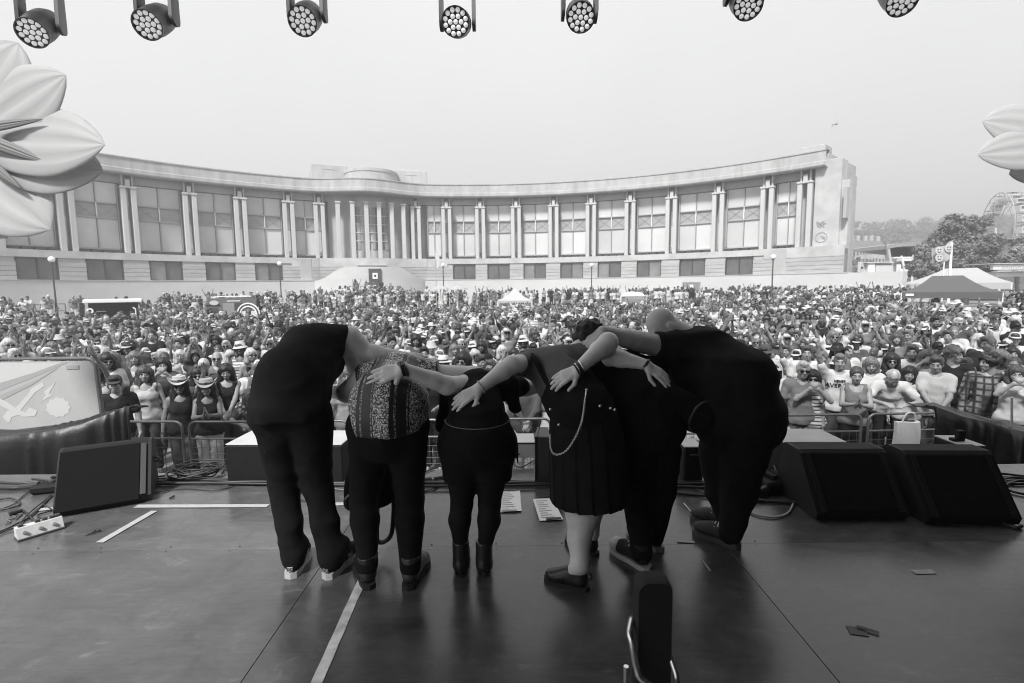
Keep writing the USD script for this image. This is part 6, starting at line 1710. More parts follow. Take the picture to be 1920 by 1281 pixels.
# --- 4: kilt and chain
t = sub_fig('bowing person in a black pleated kilt with a hanging chain and bare calves')
f, fine = Field(), []
f.cone(J(1070, 800, 2.78), J(1120, 800, 2.78), .11, k=.05).cone(J(1090, 770, 2.80), J(1045, 702, 3.0), .135, .13, k=.06).cone(J(990, 682, 3.02), J(1086, 672, 3.07), .068, .07, k=.05)
limb(f, [J(1078, 850, 2.76), J(1090, 925, 2.80), J(1093, 960, 2.71), J(1086, 1012, 2.66), AK[6]], [.1, .082, .094, .062, .048]); limb(f, [J(1122, 850, 2.88), J(1112, 925, 2.98), J(1110, 955, 2.98), AK[7]], [.1, .066, .066, .045])
f.cone(AK[6], AF[6], .04, .03).cone(AK[7], AF[7], .04, .03)
arm(f, fine, J(988, 680, 3.0), J(960, 684, 2.84), J(899, 728, 2.72), J(866, 748, 2.69), (-.1, -.72, .68), -1, (.058, .050, .047, .031), 1.05, .14)
arm(f, fine, J(1096, 684, 3.06), J(1142, 668, 2.96), J(1212, 684, 2.88), J(1252, 712, 2.86), (.1, -.66, .74), 1, (.06, .054, .05, .030), 1.02, .12)
f.cone(J(1070, 668, 3.08), J(1098, 645, 3.14), .06, .055, k=.03); HR = BOW
add_head(f, J(1106, 634, 3.17), HR, 1.0); part(t, 'body', f.mesh(.010, fine), skin_a, smooth=True)
hc = J(1107, 630, 3.16); f = Field(); g = np.random.default_rng(5)
f.ell(hc, (.098, .098, .105), k=.02)
for _ in range(60):
    d = g.normal(size=3); d /= np.linalg.norm(d); f.ell(hc + d * .095, (.022,) * 3, k=.012)
part(t, 'curly_hair', f.mesh(.008), hair_black, smooth=True)
f = Field().cone(J(1088, 765, 2.80), J(1046, 704, 3.0), .150, .148, k=.06).cone(J(994, 682, 3.02), J(1086, 674, 3.07), .082, .086, k=.06).cone(J(994, 682, 3.02), J(978, 683, 2.96), .074, .066, k=.03).cone(J(1086, 674, 3.07), J(1108, 682, 3.06), .08, .07, k=.03).cut(J(972, 683, 2.92), (-1, -1, 0)).cut(J(1085, 770, 2.8), (.2, 0, -1))
part(t, 'top', f.mesh(.010, folds=(.012, (8, 8, 6), 21)), look('grey_top', .085, .7, .35, vary=.15, scale=10), smooth=True)
f = Field().cone(J(1090, 768, 2.80), J(1062, 722, 2.92), .176, .168, k=.06).cut(J(1056, 716, 2.92), (-.55, .5, .7)); part(t, 'waistcoat', f.mesh(.011, folds=(.008, (9, 9, 9), 22)), cloth_black, smooth=True)
part(t, 'strap', [tube([J(996, 664, 3.0), J(1004, 676, 2.90), J(1016, 700, 2.86), J(1036, 735, 2.80)], .016, 6, sub=5)], cloth_black, smooth=True); part(t, 'strap', [tube([J(980, 663, 3.0), J(974, 680, 2.93), J(984, 702, 2.95)], .018, 6, sub=5)], cloth_black, smooth=True)
part(t, 'collar', tube([J(1052, 655, 3.02), J(1066, 668, 2.96), J(1074, 680, 2.96)], [.02, .026, .02], 8, sub=4), LOOKS['grey_top'], smooth=True)
rows = []
cc = [(J(1086, 742, 2.82), .165, .14), (J(1094, 775, 2.80), .185, .16), (J(1099, 815, 2.79), .205, .18), (J(1102, 880, 2.77), .212, .19), (J(1104, 938, 2.76), .214, .195)]
ss = np.linspace(0, 1, 26)
for s_ in ss:
    x = s_ * (len(cc) - 1); i = min(int(x), len(cc) - 2); u = x - i
    c = cc[i][0] * (1 - u) + cc[i + 1][0] * u; rx, ry = cc[i][1] * (1 - u) + cc[i + 1][1] * u, cc[i][2] * (1 - u) + cc[i + 1][2] * u
    a = np.linspace(0, 2 * math.pi, 181)
    pl = 1 + .040 * s_ ** .7 * (((a * 16 / (2 * math.pi)) % 1) ** 1.8 - .4)
    rows.append(np.stack([c[0] + rx * pl * np.cos(a), c[1] + ry * pl * np.sin(a), c[2] + .012 * s_ * (((a * 16 / (2 * math.pi)) % 1) - .5) + 0 * a], 1))
V = np.array(rows); m = sheet(V); inner = V.copy(); cen = V.mean(1, keepdims=True); inner = cen + (V - cen) * .965
m2 = sheet(inner); m2.faces = m2.faces[:, ::-1]
rim = sheet(np.stack([V[-1], inner[-1]])); rim2 = sheet(np.stack([inner[0], V[0]]))
part(t, 'kilt', [m, m2, rim, rim2], look('black_twill', .009, .85, .2, vary=.3, scale=18, bump=.3, bscale=150), smooth=30)
part(t, 'belt', tube([J(1087, 748, 2.82) + [.168 * math.cos(a), .143 * math.sin(a), 0] for a in np.linspace(0, 2 * math.pi, 32, endpoint=False)], .016, 6, closed=True), leather, smooth=True)
key = [J(1098, 742, 2.63), J(1092, 785, 2.575), J(1080, 818, 2.57), J(1062, 845, 2.565), J(1044, 853, 2.57), J(1033, 843, 2.59), J(1031, 815, 2.61)]
line = tube(key, .001, 3, sub=24).vertices[:-2].reshape(-1, 3, 3).mean(1)
dd = np.concatenate([[0], np.cumsum(np.linalg.norm(np.diff(line, axis=0), axis=1))]); n = int(dd[-1] / .0085)
pts = np.stack([np.interp(np.linspace(0, dd[-1], n), dd, line[:, q]) for q in range(3)], 1); ms = []
for i in range(n - 1):
    d = pts[i + 1] - pts[i]; tr_ = trimesh.creation.torus(.0052, .0016, major_sections=10, minor_sections=5); tr_.apply_scale([1.35, .9, 1])
    F_ = frame(d); A_ = np.stack([F_[:, 2], F_[:, 0] if i % 2 else F_[:, 1], F_[:, 1] if i % 2 else -F_[:, 0]], 1); tr_.apply_transform(M(A_, (pts[i] + pts[i + 1]) / 2)); ms.append(tr_)
ch = part(t, 'chain', ms, metal_bright, smooth=True, kind='stuff'); part(t, 'chain_clip', [rod(pts[0], pts[0] + [0.004, 0, .028], .006, n=8), ball(pts[0] + [0.004, 0, .03], .008, 1)], metal_bright)
for px, py in ((1125, 762), (1145, 766), (1153, 769), (1048, 797), (1030, 805), (1032, 768)):
    part(t, 'stud', ball(J(px, py, 2.58 if px > 1100 else 2.615), (.008, .005, .008), 1), metal_bright, smooth=True)
shoe(t, onz(1104, 1108, SZ), onz(1030, 1088, SZ), 'boot', leather, rubber_black); shoe(t, onz(1120, 1044, SZ), onz(1085, 1026, SZ), 'boot', leather, rubber_black, False)
part(t, 'boot_loop', tube([onz(1104, 1075, SZ + .12), onz(1110, 1082, SZ + .1), onz(1103, 1090, SZ + .1)], .005, 5, sub=3), leather)
wd = J(866, 748, 2.69) - J(899, 728, 2.72); bracelet(t, 'bead_bracelet', J(902, 726, 2.725), wd, .035, look('pale_bead', .35, .3, .5), beads=16)
wd = J(1252, 712, 2.86) - J(1212, 684, 2.88)
for q in (-.2, .0, .16):
    bracelet(t, 'bracelet', J(1210, 683, 2.885) + wd * q * .2, wd, .033, bead_m, .003)

# --- 5: black T-shirt, canvas sneakers
t = sub_fig('bowing person in black T-shirt and white-toed sneakers, bracelets stacked on the wrist')
f, fine = Field(), []
f.cone(J(1190, 800, 3.0), J(1238, 800, 3.02), .115, k=.05).cone(J(1212, 780, 3.02), J(1170, 706, 3.14), .155, .14, k=.06).cone(J(1128, 688, 3.08), J(1224, 696, 3.22), .075, .075, k=.05)
limb(f, [J(1195, 850, 2.98), J(1190, 920, 3.0), AK[8]], [.09, .05, .024]); limb(f, [J(1240, 850, 3.05), J(1238, 920, 3.08), AK[9]], [.09, .05, .024])
f.cone(AK[8], AF[8], .024, .016, k=.01).cone(AK[9], AF[9], .024, .016, k=.01)
arm(f, fine, J(1128, 678, 3.04), J(1140, 642, 2.87), J(1084, 692, 2.74), J(1040, 716, 2.72), (-.1, -.72, .68), -1, (.062, .054, .050, .032), 1.05, .16)
limb(f, [J(1224, 700, 3.22), J(1240, 745, 3.32), J(1225, 770, 3.32)], [.062, .05, .038])
add_head(f, J(1196, 700, 3.42), BOW, 1.0, neck=J(1185, 700, 3.2)); part(t, 'body', f.mesh(.010, fine), skin_a, smooth=True)
f = Field().cone(J(1212, 795, 3.02), J(1190, 745, 3.06), .185, .185, k=.06).cone(J(1190, 745, 3.06), J(1168, 708, 3.14), .18, .158, k=.06).cone(J(1130, 690, 3.08), J(1224, 698, 3.22), .094, .094, k=.06).cone(J(1130, 690, 3.08), J(1122, 678, 3.0), .08, .07, k=.03).cone(J(1225, 745, 3.08), J(1308, 780, 3.06), .12, .095, k=.05)
part(t, 't_shirt', f.mesh(.011, folds=(.014, (7, 7, 8), 31)), cloth_black, smooth=True)
rf = frame((.55, -.75, -.3))
rim = [J(1312, 781, 3.02) + rf @ np.array([.098 * math.cos(a), .098 * math.sin(a), .0]) for a in np.linspace(0, 2 * math.pi, 30, endpoint=False)]
part(t, 'shirt_hem', tube(rim, .008, 6, closed=True), look('hem_grey', .07, .7, .35), smooth=True)
f = Field().cone(J(1186, 805, 3.0), J(1242, 805, 3.02), .135, k=.05)
limb(f, [J(1195, 850, 2.98), J(1190, 920, 3.0), AT[8]], [.108, .076, .056]); limb(f, [J(1242, 850, 3.05), J(1240, 920, 3.08), AT[9]], [.112, .082, .056])
part(t, 'trousers', f.mesh(.011, folds=(.006, (7, 7, 8), 33)), denim_black, smooth=True)
shoe(t, onz(1217, 1072, SZ), onz(1140, 1022, SZ), 'sneaker', look('canvas_black', .02, .85, .25, bump=.3, bscale=200), rubber_white); shoe(t, onz(1240, 1036, SZ), onz(1172, 990, SZ), 'sneaker', LOOKS['canvas_black'], rubber_white)
wd = J(1040, 716, 2.72) - J(1084, 692, 2.74)
for q, (r_, mt) in enumerate(((.006, leather), (.004, metal_bright), (.006, leather), (.004, bead_m), (.005, metal_bright))):
    bracelet(t, 'bracelet', J(1084, 692, 2.745) - wd / np.linalg.norm(wd) * (.008 * q - .012), wd, .036, mt, r_)

# --- 6: the biggest
t = sub_fig('biggest bowing person, shaven head, black T-shirt and dark trainers, right end of the line')
f, fine = Field(), []
f.cone(J(1358, 790, 3.12), J(1412, 790, 3.12), .15, k=.06).cone(J(1388, 755, 3.14), J(1322, 668, 3.34), .16, .15, k=.06).cone(J(1262, 654, 3.26), J(1335, 655, 3.46), .095, .1, k=.06)
limb(f, [J(1388, 850, 3.08), J(1382, 920, 3.13), AK[10]], [.11, .06, .034]); limb(f, [J(1350, 850, 3.22), J(1352, 920, 3.27), AK[11]], [.11, .06, .034])
f.cone(AK[10], AF[10], .028, .018, k=.01).cone(AK[11], AF[11], .028, .018, k=.01)
arm(f, fine, J(1250, 651, 3.24), J(1192, 640, 3.18), J(1130, 622, 3.06), J(1098, 646, 3.03), (-.2, -.5, .8), 1, (.075, .066, .056, .036), 1.08, .22)
HR6 = np.stack([np.array([.35, -.85, .38]), np.array([.75, .05, .66]), np.array([-.57, .5, .65])], 1); HR6[:, 2] = np.cross(HR6[:, 0], HR6[:, 1]); u_, s_, v_ = np.linalg.svd(HR6); HR6 = u_ @ v_
add_head(f, J(1242, 614, 3.36), HR6, 1.06, neck=J(1285, 640, 3.36), rneck=.075); f.cone(J(1262, 628, 3.38), J(1300, 645, 3.38), .085, .1, k=.05); part(t, 'body', f.mesh(.010, fine), look('skin_weathered', .40, .45, .45, vary=.15, scale=9), smooth=True)
f = Field().cone(J(1396, 780, 3.12), J(1376, 720, 3.18), .232, .235, k=.08).cone(J(1376, 720, 3.18), J(1318, 668, 3.32), .232, .195, k=.08).cone(J(1266, 656, 3.26), J(1335, 655, 3.46), .115, .12, k=.07).cone(J(1264, 656, 3.26), J(1238, 648, 3.22), .098, .082, k=.04).cut(J(1234, 647, 3.2), (-1, -.1, .1)).cut(J(1390, 815, 3.12), (0, 0, -1)).cone(J(1345, 760, 3.14), J(1350, 800, 3.14), .15, .14, k=.06).cone(J(1296, 690, 3.32), J(1300, 750, 3.28), .13, .13, k=.06).cone(J(1440, 740, 3.1), J(1466, 776, 3.08), .05, .012, k=.03)
part(t, 't_shirt', f.mesh(.012, folds=(.015, (6, 6, 7), 41)), cloth_black, smooth=True)
part(t, 'collar', tube([J(1262, 606, 3.42), J(1272, 622, 3.30), J(1268, 640, 3.26), J(1255, 650, 3.28)], .014, 8, sub=4), cloth_black, smooth=True)
f = Field().cone(J(1352, 796, 3.14), J(1418, 796, 3.12), .165, k=.06)
limb(f, [J(1396, 840, 3.08), J(1386, 920, 3.13), AT[10]], [.150, .105, .068]); limb(f, [J(1352, 845, 3.22), J(1352, 920, 3.27), AT[11]], [.135, .095, .066])
part(t, 'trousers', f.mesh(.012, folds=(.008, (6, 6, 8), 43)), denim_black, smooth=True)
tm_ = look('dark_trainer_mesh', .035, .7, .4, bump=.4, bscale=150)
shoe(t, onz(1388, 1030, SZ), onz(1286, 992, SZ), 'trainer', tm_, look('dark_sole', .06, .6, .4)); shoe(t, onz(1380, 998, SZ), onz(1296, 972, SZ), 'trainer', tm_, LOOKS['dark_sole'])

# ------------------------------------------------------------------ the audience
def tone(name, v, **k):
    return look('cloth_' + name, v, .85, .2, vary=.12, scale=7, bump=.1, bscale=60, coord='object', **k)


TONES = {'white': tone('white', .47), 'pale grey': tone('pale_grey', .39), 'mid grey': tone('mid_grey', .14), 'dark grey': tone('dark_grey', .06), 'black': tone('black', .014)}
SKINS = [look('crowd_skin_fair', .235, .5, .4, vary=.08, scale=9, coord='object'), look('crowd_skin_mid', .15, .5, .4, vary=.08, scale=9, coord='object'), look('crowd_skin_dark', .07, .5, .4, vary=.08, scale=9, coord='object')]
hl = lambda n, v: look('hair_' + n, v, .5, .4, vary=.55, scale=26, stretch=(1, 1, .14), bump=.6, bscale=90, coord='object')
HAIRS = {'dark': hl('dark', .014), 'brown': hl('brown', .05), 'fair': hl('fair', .12), 'white': hl('white', .36)}


def banded(name, stops, scale, axis='z'):
    return usdkit.material(stage, '/World/Looks/' + name, {'t': ('texture_coordinate', {}), 's': ('separate_xyz', {}), 'm': ('math', {'math_type': 'multiply', 'value2': scale}), 'f': ('math', {'math_type': 'fraction'}), 'r': ('rgb_ramp', {'interpolate': False, 'ramp': stops}), 'p': ('principled_bsdf', {'roughness': .85, 'specular_ior_level': .2})},
        [('t.object', 's.vector'), ('s.' + axis, 'm.value1'), ('m.value', 'f.value1'), ('f.value', 'r.fac'), ('r.color', 'p.base_color')], surface='p.BSDF')


g3 = lambda v: (v, v, v)
TONES['striped'] = banded('cloth_striped', [(0, g3(.50)), (.55, g3(.06)), (.85, g3(.3))], 18)
TONES['floral'] = usdkit.material(stage, '/World/Looks/cloth_floral', {'t': ('texture_coordinate', {}), 'v': ('voronoi_texture', {'scale': 16.0}), 'r': ('rgb_ramp', {'ramp': [(.25, g3(.62)), (.45, g3(.10)), (.8, g3(.06))]}), 'p': ('principled_bsdf', {'roughness': .85})}, [('t.object', 'v.vector'), ('v.distance', 'r.fac'), ('r.color', 'p.base_color')], surface='p.BSDF')
TONES['checked'] = usdkit.material(stage, '/World/Looks/cloth_checked', {'t': ('texture_coordinate', {}), 'v': ('voronoi_texture', {'scale': 11.0, 'metric': 'chebychev', 'randomness': .1}), 'r': ('rgb_ramp', {'ramp': [(.25, g3(.20)), (.42, g3(.02)), (.8, g3(.015))]}), 'p': ('principled_bsdf', {'roughness': .85})}, [('t.object', 'v.vector'), ('v.distance', 'r.fac'), ('r.color', 'p.base_color')], surface='p.BSDF')
eye_m = look('eye_dark', .03, .25, .5); lip_m = look('lip', .16, .5, .4); eye_w = look('eye_white', .55, .3, .5); shade_m = look('sunglasses', .010, .15, .6); brow_m = look('brow', .06, .8, .2); teeth_m = look('teeth', .6, .4, .4)

LOD = {'near': dict(body=.023, head=.0098, hand=.0098, hair=.011), 'mid': dict(body=.032, head=.0145, hand=.0135, hair=.019), 'far': dict(body=.042, head=.024, hand=.021, hair=.028)}
_cache = {}


def once(key, fn):
    if key not in _cache:
        _cache[key] = fn()
    return _cache[key]


def head_mesh(fem, lod):
    def mk():
        f = add_head(Field(), np.zeros(3), np.eye(3), 1.0, fem, np.array([0, .045, -.20]), .050 if fem else .058); return f.mesh(LOD[lod]['head'])
    return once(('head', fem, lod), mk)


def hand_mesh(kind, side, lod):
    """A hand from the wrist at the origin along +x, back of the hand +z."""
    def mk():
        f = Field()
        if lod == 'far':
            f.cone((0, 0, 0), (.09, 0, 0), .028, .034, k=.02, flat=((0, 0, 1), .6)).cone((.09, 0, 0), (.15, 0, -.01), .032, .018, k=.02, flat=((0, 0, 1), .5)).cone((.03, .02 * side, 0), (.08, .055 * side, -.01), .015, .012, k=.01)
        else:
            add_hand(f, (0, 0, 0), (1, 0, 0), (0, 0, 1), side, 1.02, {'flat': .06, 'open': .10, 'fist': .95, 'soft': .35}[kind], .16 if kind == 'open' else .05, .9)
        f.cone((-.04, 0, 0), (.01, 0, 0), .028, .026, k=.02)
        return f.mesh(LOD[lod]['hand'])
    return once(('hand', kind, side, lod), mk)


POSES = {   # right hand, left hand (None: hangs), hand kinds, forward lean, head pitch
    'with arms down': (None, None, 'soft', 'soft', 0, 0), 'clapping at chest height': ((-.025, -.33, 1.25), (.025, -.33, 1.25), 'flat', 'flat', 0, .05), 'clapping overhead': ((-.03, -.22, 1.92), (.03, -.22, 1.92), 'flat', 'flat', 0, -.1),
    'with one arm raised': ((-.34, -.22, 1.93), None, 'fist', 'soft', 0, 0), 'with a waving hand up': (None, (.36, -.22, 1.86), 'soft', 'open', 0, 0), 'with both arms up': ((-.40, -.18, 1.90), (.40, -.18, 1.90), 'open', 'open', 0, -.1), 'with hands near the face': ((-.06, -.27, 1.50), (.06, -.27, 1.50), 'soft', 'soft', 0, .05),
    'with folded arms': ((.13, -.24, 1.17), (-.13, -.27, 1.13), 'soft', 'soft', 0, 0), 'with a hand at the face': ((-.06, -.17, 1.56), (.10, -.25, 1.10), 'soft', 'soft', 0, 0), 'holding both hands low': ((-.03, -.33, 1.02), (.04, -.33, 1.03), 'soft', 'soft', 0, .15), 'bowed over the barrier': ((-.12, -.58, 1.10), (.16, -.55, 1.10), 'soft', 'soft', .62, .9)}


def skeleton(pose, fem):
    sw, hw = (.155, .095) if fem else (.185, .088)
    rh, lh, rk, lk, lean, hp = POSES[pose]
    hip = np.array([0, .02, .94]); Rl = rotx(lean)
    up_ = lambda x, y, z: hip + Rl @ (np.array([x, y, z]) - hip)
    j = dict(hip=hip, waist=up_(0, .02, 1.08), chest=up_(0, .02, 1.28), neck=up_(0, .035, 1.455), head=up_(0, .0, 1.62), shR=up_(-sw, .03, 1.405), shL=up_(sw, .03, 1.405), hw=hw, sw=sw, Rl=Rl)
    for s, key, tgt, sgn in (('R', 'shR', rh, -1), ('L', 'shL', lh, 1)):
        t = np.array([sgn * .27, -.06, .84]) if tgt is None else np.array(tgt)
        l1, l2 = (.275, .245) if fem else (.295, .262)
        if pose == 'bowed over the barrier':
            el, e = ik(j[key], t, l1, l2, (sgn * .8, 0, -.5))
        else:
            el, e = ik(j[key], t, l1, l2, (sgn * .75, .35, -.8) if t[2] < 1.6 else (sgn * 1.0, -.2, -.1))
        j['el' + s], j['wr' + s] = el, e
    return j


def skin_body(pose, fem, lod):
    def mk():
        j = skeleton(pose, fem); f = Field()
        f.cone((-j['hw'], .02, .93), (j['hw'], .02, .93), .105 if fem else .10, k=.05, flat=((0, 1, 0), .9)).cone(j['hip'], j['waist'], .125, .108 if fem else .125, k=.06, flat=((0, 1, 0), .8)).cone(j['waist'], j['chest'], .115 if fem else .128, .128 if fem else .142, k=.06, flat=((0, 1, 0), .78))
        f.cone(j['shR'] * [.8, 1, 1], j['shL'] * [.8, 1, 1], .068, k=.05).cone(j['chest'] + [0, 0, .05], j['neck'], .10, .055, k=.05)
        for q, s in ((-1, 'R'), (1, 'L')):
            f.cone((q * j['hw'], .02, .90), (q * .09, .0, .49), .085, .056, k=.04).cone((q * .09, 0, .49), (q * .09, .02, .33), .052, .052, k=.03).cone((q * .09, .02, .33), (q * .09, .03, .07), .052, .036, k=.03).cone((q * .09, .05, .045), (q * .115, -.13, .03), .042, .03, k=.03)
            f.cone(j['sh' + s], j['el' + s], .052 if not fem else .045, .040 if not fem else .036, k=.03)
            m_ = j['el' + s] * .72 + j['wr' + s] * .28
            f.cone(j['el' + s], m_, .039, .040 if not fem else .036, k=.02).cone(m_, j['wr' + s], .040 if not fem else .036, .026, k=.02)
        return f.mesh(LOD[lod]['body'])
    return once(('skin', pose, fem, lod), mk)


def body_mesh(pose, fem, lod, yaw=0.0, tilt=0.0):
    j = skeleton(pose, fem); rh, lh, rk, lk, lean, hp = POSES[pose]
    ms = [skin_body(pose, fem, lod)]
    Rh = rotz(yaw) @ rotx(hp) @ roty(tilt)
    h = head_mesh(fem, lod).copy(); h.apply_transform(M(Rh, j['head'])); ms.append(h)
    for s, kd, q in (('R', rk, -1), ('L', lk, 1)):
        d = j['wr' + s] - j['el' + s]; d /= np.linalg.norm(d)
        if pose == 'clapping at chest height' or pose == 'clapping overhead':
            d = d * .25 + np.array([0, -.35, .85]); d /= np.linalg.norm(d); n = np.array([q * 1.0, .0, 0])
        elif kd == 'open':
            d = d * .5 + np.array([0, 0, .6]); d /= np.linalg.norm(d); n = np.array([0, 1.0, .1])
        elif 'face' in pose:
            n = np.array([q * .5, -.7, -.2])
        elif pose == 'with folded arms':
            n = np.array([0, -1.0, .3])
        elif pose == 'with arms down' or kd == 'soft' and (rh if s == 'R' else lh) is None:
            n = np.array([q * 1.0, 0, 0])
        else:
            n = np.array([0, -.5, .8])
        n = n - d * (n @ d); n /= np.linalg.norm(n)
        A = np.stack([d, np.cross(n, d), n], 1)
        # the thumb: forwards / upwards, on the inner side for hands held before the body
        t0 = A[:, 1]; want = np.array([-q * .6, -.5, .5])
        side = 1 if t0 @ want > 0 else -1
        m = hand_mesh(kd, -side, lod).copy(); m.apply_transform(M(A, j['wr' + s])); ms.append(m)
    return trimesh.util.concatenate(ms), (Rh, j['head'])


def top_mesh(pose, fem, kind, lod, big=0.0):
    def mk():
        j = skeleton(pose, fem); f = Field(); e = .022 + big
        hem = {'tee': .86, 'tank': .88, 'long': .80, 'shirt': .84}.get(kind, .86); c0 = j['Rl'] @ np.array([0, 0, 1.0])
        f.cone((-j['hw'] * .9, .02, .93), (j['hw'] * .9, .02, .93), .108 + e, k=.05, flat=((0, 1, 0), .92)).cone((0, .02, hem - .05), j['waist'], .148 + e, .128 + e * 1.4 if not fem else .112 + e, k=.06, flat=((0, 1, 0), .85)).cone(j['waist'], j['chest'], .130 + e if not fem else .114 + e, .140 + e, k=.06, flat=((0, 1, 0), .80))
        if fem:
            for q in (-1, 1):
                f.ell(j['chest'] + j['Rl'] @ np.array([q * .065, -.085, -.015]), (.062, .055, .06), k=.04)
        f.cone(j['shR'] * [.8, 1, 1], j['shL'] * [.8, 1, 1], .070 + e * .5, k=.05)
        if kind != 'tank':
            for s in 'RL':
                a, b = j['sh' + s], j['el' + s]; L = 1.0 if kind == 'long' else .62
                f.cone(a, a + (b - a) * L, .054 + e * .5, .050 + e * .5, k=.03)
                if kind == 'long':
                    f.cone(b, b + (j['wr' + s] - b) * .9, .052, .038, k=.03)
        f.cut((0, 0, hem), (0, 0, -1)); nk = j['neck']
        f.ell(nk + j['Rl'] @ np.array([0, -.055, .035]), (.085, .09, .075) if kind != 'tank' else (.10, .11, .14), k=.015, mode='carve')
        if kind == 'tank':
            for q, s in ((-1, 'R'), (1, 'L')):
                f.ell(j['sh' + s] + np.array([q * .045, 0, 0]), (.075, .12, .13), k=.015, mode='carve')
        return f.mesh(LOD[lod]['body'] * .85, folds=(.012, (8, 8, 10), len(kind) + len(pose)))
    return once(('top', pose, fem, kind, lod, big), mk)


def legs_mesh(fem, kind, lod):
    def mk():
        hw = .095 if fem else .088; f = Field()
        f.cone((-hw, .02, .935), (hw, .02, .935), .112, k=.05, flat=((0, 1, 0), .92)).cone((0, .02, .93), (0, .02, 1.0), .125, .118, k=.05, flat=((0, 1, 0), .85))
        if kind == 'skirt':
            f.cone((0, .02, .92), (0, .0, .45), .13, .22, k=.05, flat=((0, 1, 0), .8)).cut((0, 0, .42), (0, 0, -1))
        else:
            for q in (-1, 1):
                f.cone((q * hw, .02, .88), (q * .09, 0, .50), .098, .078, k=.04)
                if kind == 'trousers':
                    f.cone((q * .09, 0, .50), (q * .09, .03, .06), .072, .058, k=.03)
            f.cut((0, 0, .08 if kind == 'trousers' else .47), (0, 0, -1))
        return f.mesh(LOD[lod]['body'] * 1.05, folds=(.006, (7, 7, 9), 3))
    return once(('legs', fem, kind, lod), mk)


def hair_mesh(kind, lod):
    def mk():
        f = Field(); h = LOD[lod]['hair']; g = np.random.default_rng(len(kind) * 3 + 1)
        face = lambda a=.0: f.ell((0, -.125, -.045 + a), (.082, .085, .115), k=.015, mode='carve')
        if kind == 'short':
            f.ell((0, .016, .032), (.083, .103, .103), k=.02).ell((0, -.045, .095), (.062, .055, .034), k=.02); face(); f.cut((0, .0, -.05), (0, -.35, -1)); am = .006
        elif kind == 'cropped':
            f.ell((0, .018, .031), (.0785, .098, .0985), k=.02); face(.012); f.cut((0, .0, -.03), (0, -.5, -1)); am = .003
        elif kind == 'long':
            f.ell((0, .018, .032), (.092, .112, .110), k=.02)
            for q in (-1, 1):
                f.cone((q * .068, .03, .02), (q * .095, .03, -.20), .045, .05, k=.04).cone((q * .095, .03, -.20), (q * .105, -.02, -.33), .05, .030, k=.04)
            f.cone((0, .06, .0), (0, .10, -.30), .075, .07, k=.05); face(-.02); f.ell((0, -.13, -.20), (.075, .10, .14), k=.02, mode='carve'); am = .010
        elif kind == 'bobbed':
            f.ell((0, .018, .03), (.094, .112, .11), k=.02)
            for q in (-1, 1):
                f.cone((q * .072, .02, .0), (q * .085, .01, -.13), .042, .038, k=.04)
            f.cone((0, .07, 0), (0, .085, -.12), .07, .06, k=.05); face(-.01); am = .009
        elif kind == 'tied-back':
            f.ell((0, .020, .034), (.087, .106, .106), k=.02); face(.004); f.cut((0, .0, -.06), (0, -.3, -1)); f.ell((0, .11, .06), (.04, .04, .04), k=.02); am = .004
        else:   # curly
            f.ell((0, .02, .04), (.098, .112, .11), k=.02)
            for _ in range(70):
                d = g.normal(size=3); d[2] = abs(d[2]) - .3; d /= np.linalg.norm(d); f.ell(np.array([0, .02, .04]) + d * [.098, .11, .108], .024, k=.012)
            face(-.0); f.cut((0, 0, -.09), (0, -.2, -1)); am = .006
        return f.mesh(h, folds=(am * 1.5, (30, 30, 7), 4))
    return once(('hair', kind, lod), mk)


def hat_mesh(kind, lod):
    def mk():
        n = {'near': 28, 'mid': 18, 'far': 12}[lod]
        if kind == 'cap':
            c = lathe([(0, .150), (.05, .143), (.083, .105), (.096, .05), (.094, .045), (0, .05)], n, (0, .015, 0)); b = trimesh.convex.convex_hull(np.array([[.082 * math.sin(a), -.075 - .105 * math.cos(a) * (1 - .0), z - .02 * (math.cos(a)) + .02 * abs(math.sin(a)) * 0] for a in np.linspace(-1.45, 1.45, 9) for z in (.052, .058)])); return trimesh.util.concatenate([c, b])
        if kind == 'bucket':
            return lathe([(0, .145), (.075, .14), (.095, .06), (.135, .012), (.138, .016), (.098, .068), (.078, .15), (0, .155)][::-1], n, (0, .012, 0))
        if kind == 'straw':
            return lathe([(0, .155), (.06, .16), (.085, .13), (.095, .065), (.165, .055), (.167, .060), (.097, .072), (.088, .135), (.06, .167), (0, .162)][::-1], n, (0, .012, 0))
        if kind == 'floppy':
            m = lathe([(0, .15), (.06, .152), (.09, .11), (.098, .06), (.20, .02), (.202, .026), (.10, .068), (.09, .118), (.06, .158), (0, .156)][::-1], n + 8, (0, .012, 0)); v = m.vertices; r = np.hypot(v[:, 0], v[:, 1]); a = np.arctan2(v[:, 0], v[:, 1]); v[:, 2] += np.where(r > .1, .03 * np.sin(3 * a + .5) * (r - .1) / .1, 0); m.vertices = v; return m
        m = lathe([(0, .165), (.05, .170), (.085, .145), (.097, .06), (.185, .055), (.187, .060), (.099, .068), (.088, .15), (.05, .176), (0, .170)][::-1], n + 10, (0, .012, 0))
        v = m.vertices; r = np.hypot(v[:, 0], v[:, 1]); v[:, 2] += np.where(r > .105, (np.abs(v[:, 0]) / .19) ** 2 * .10 - .022 * (np.abs(v[:, 1]) / .19) ** 2, 0); v[:, 0] *= np.where(r > .105, 1 - .18 * (np.abs(v[:, 0]) / .19), 1); v[:, 2] -= np.where((r < .06) & (v[:, 2] > .14), .02, 0); m.vertices = v; return m
    return once(('hat', kind, lod), mk)


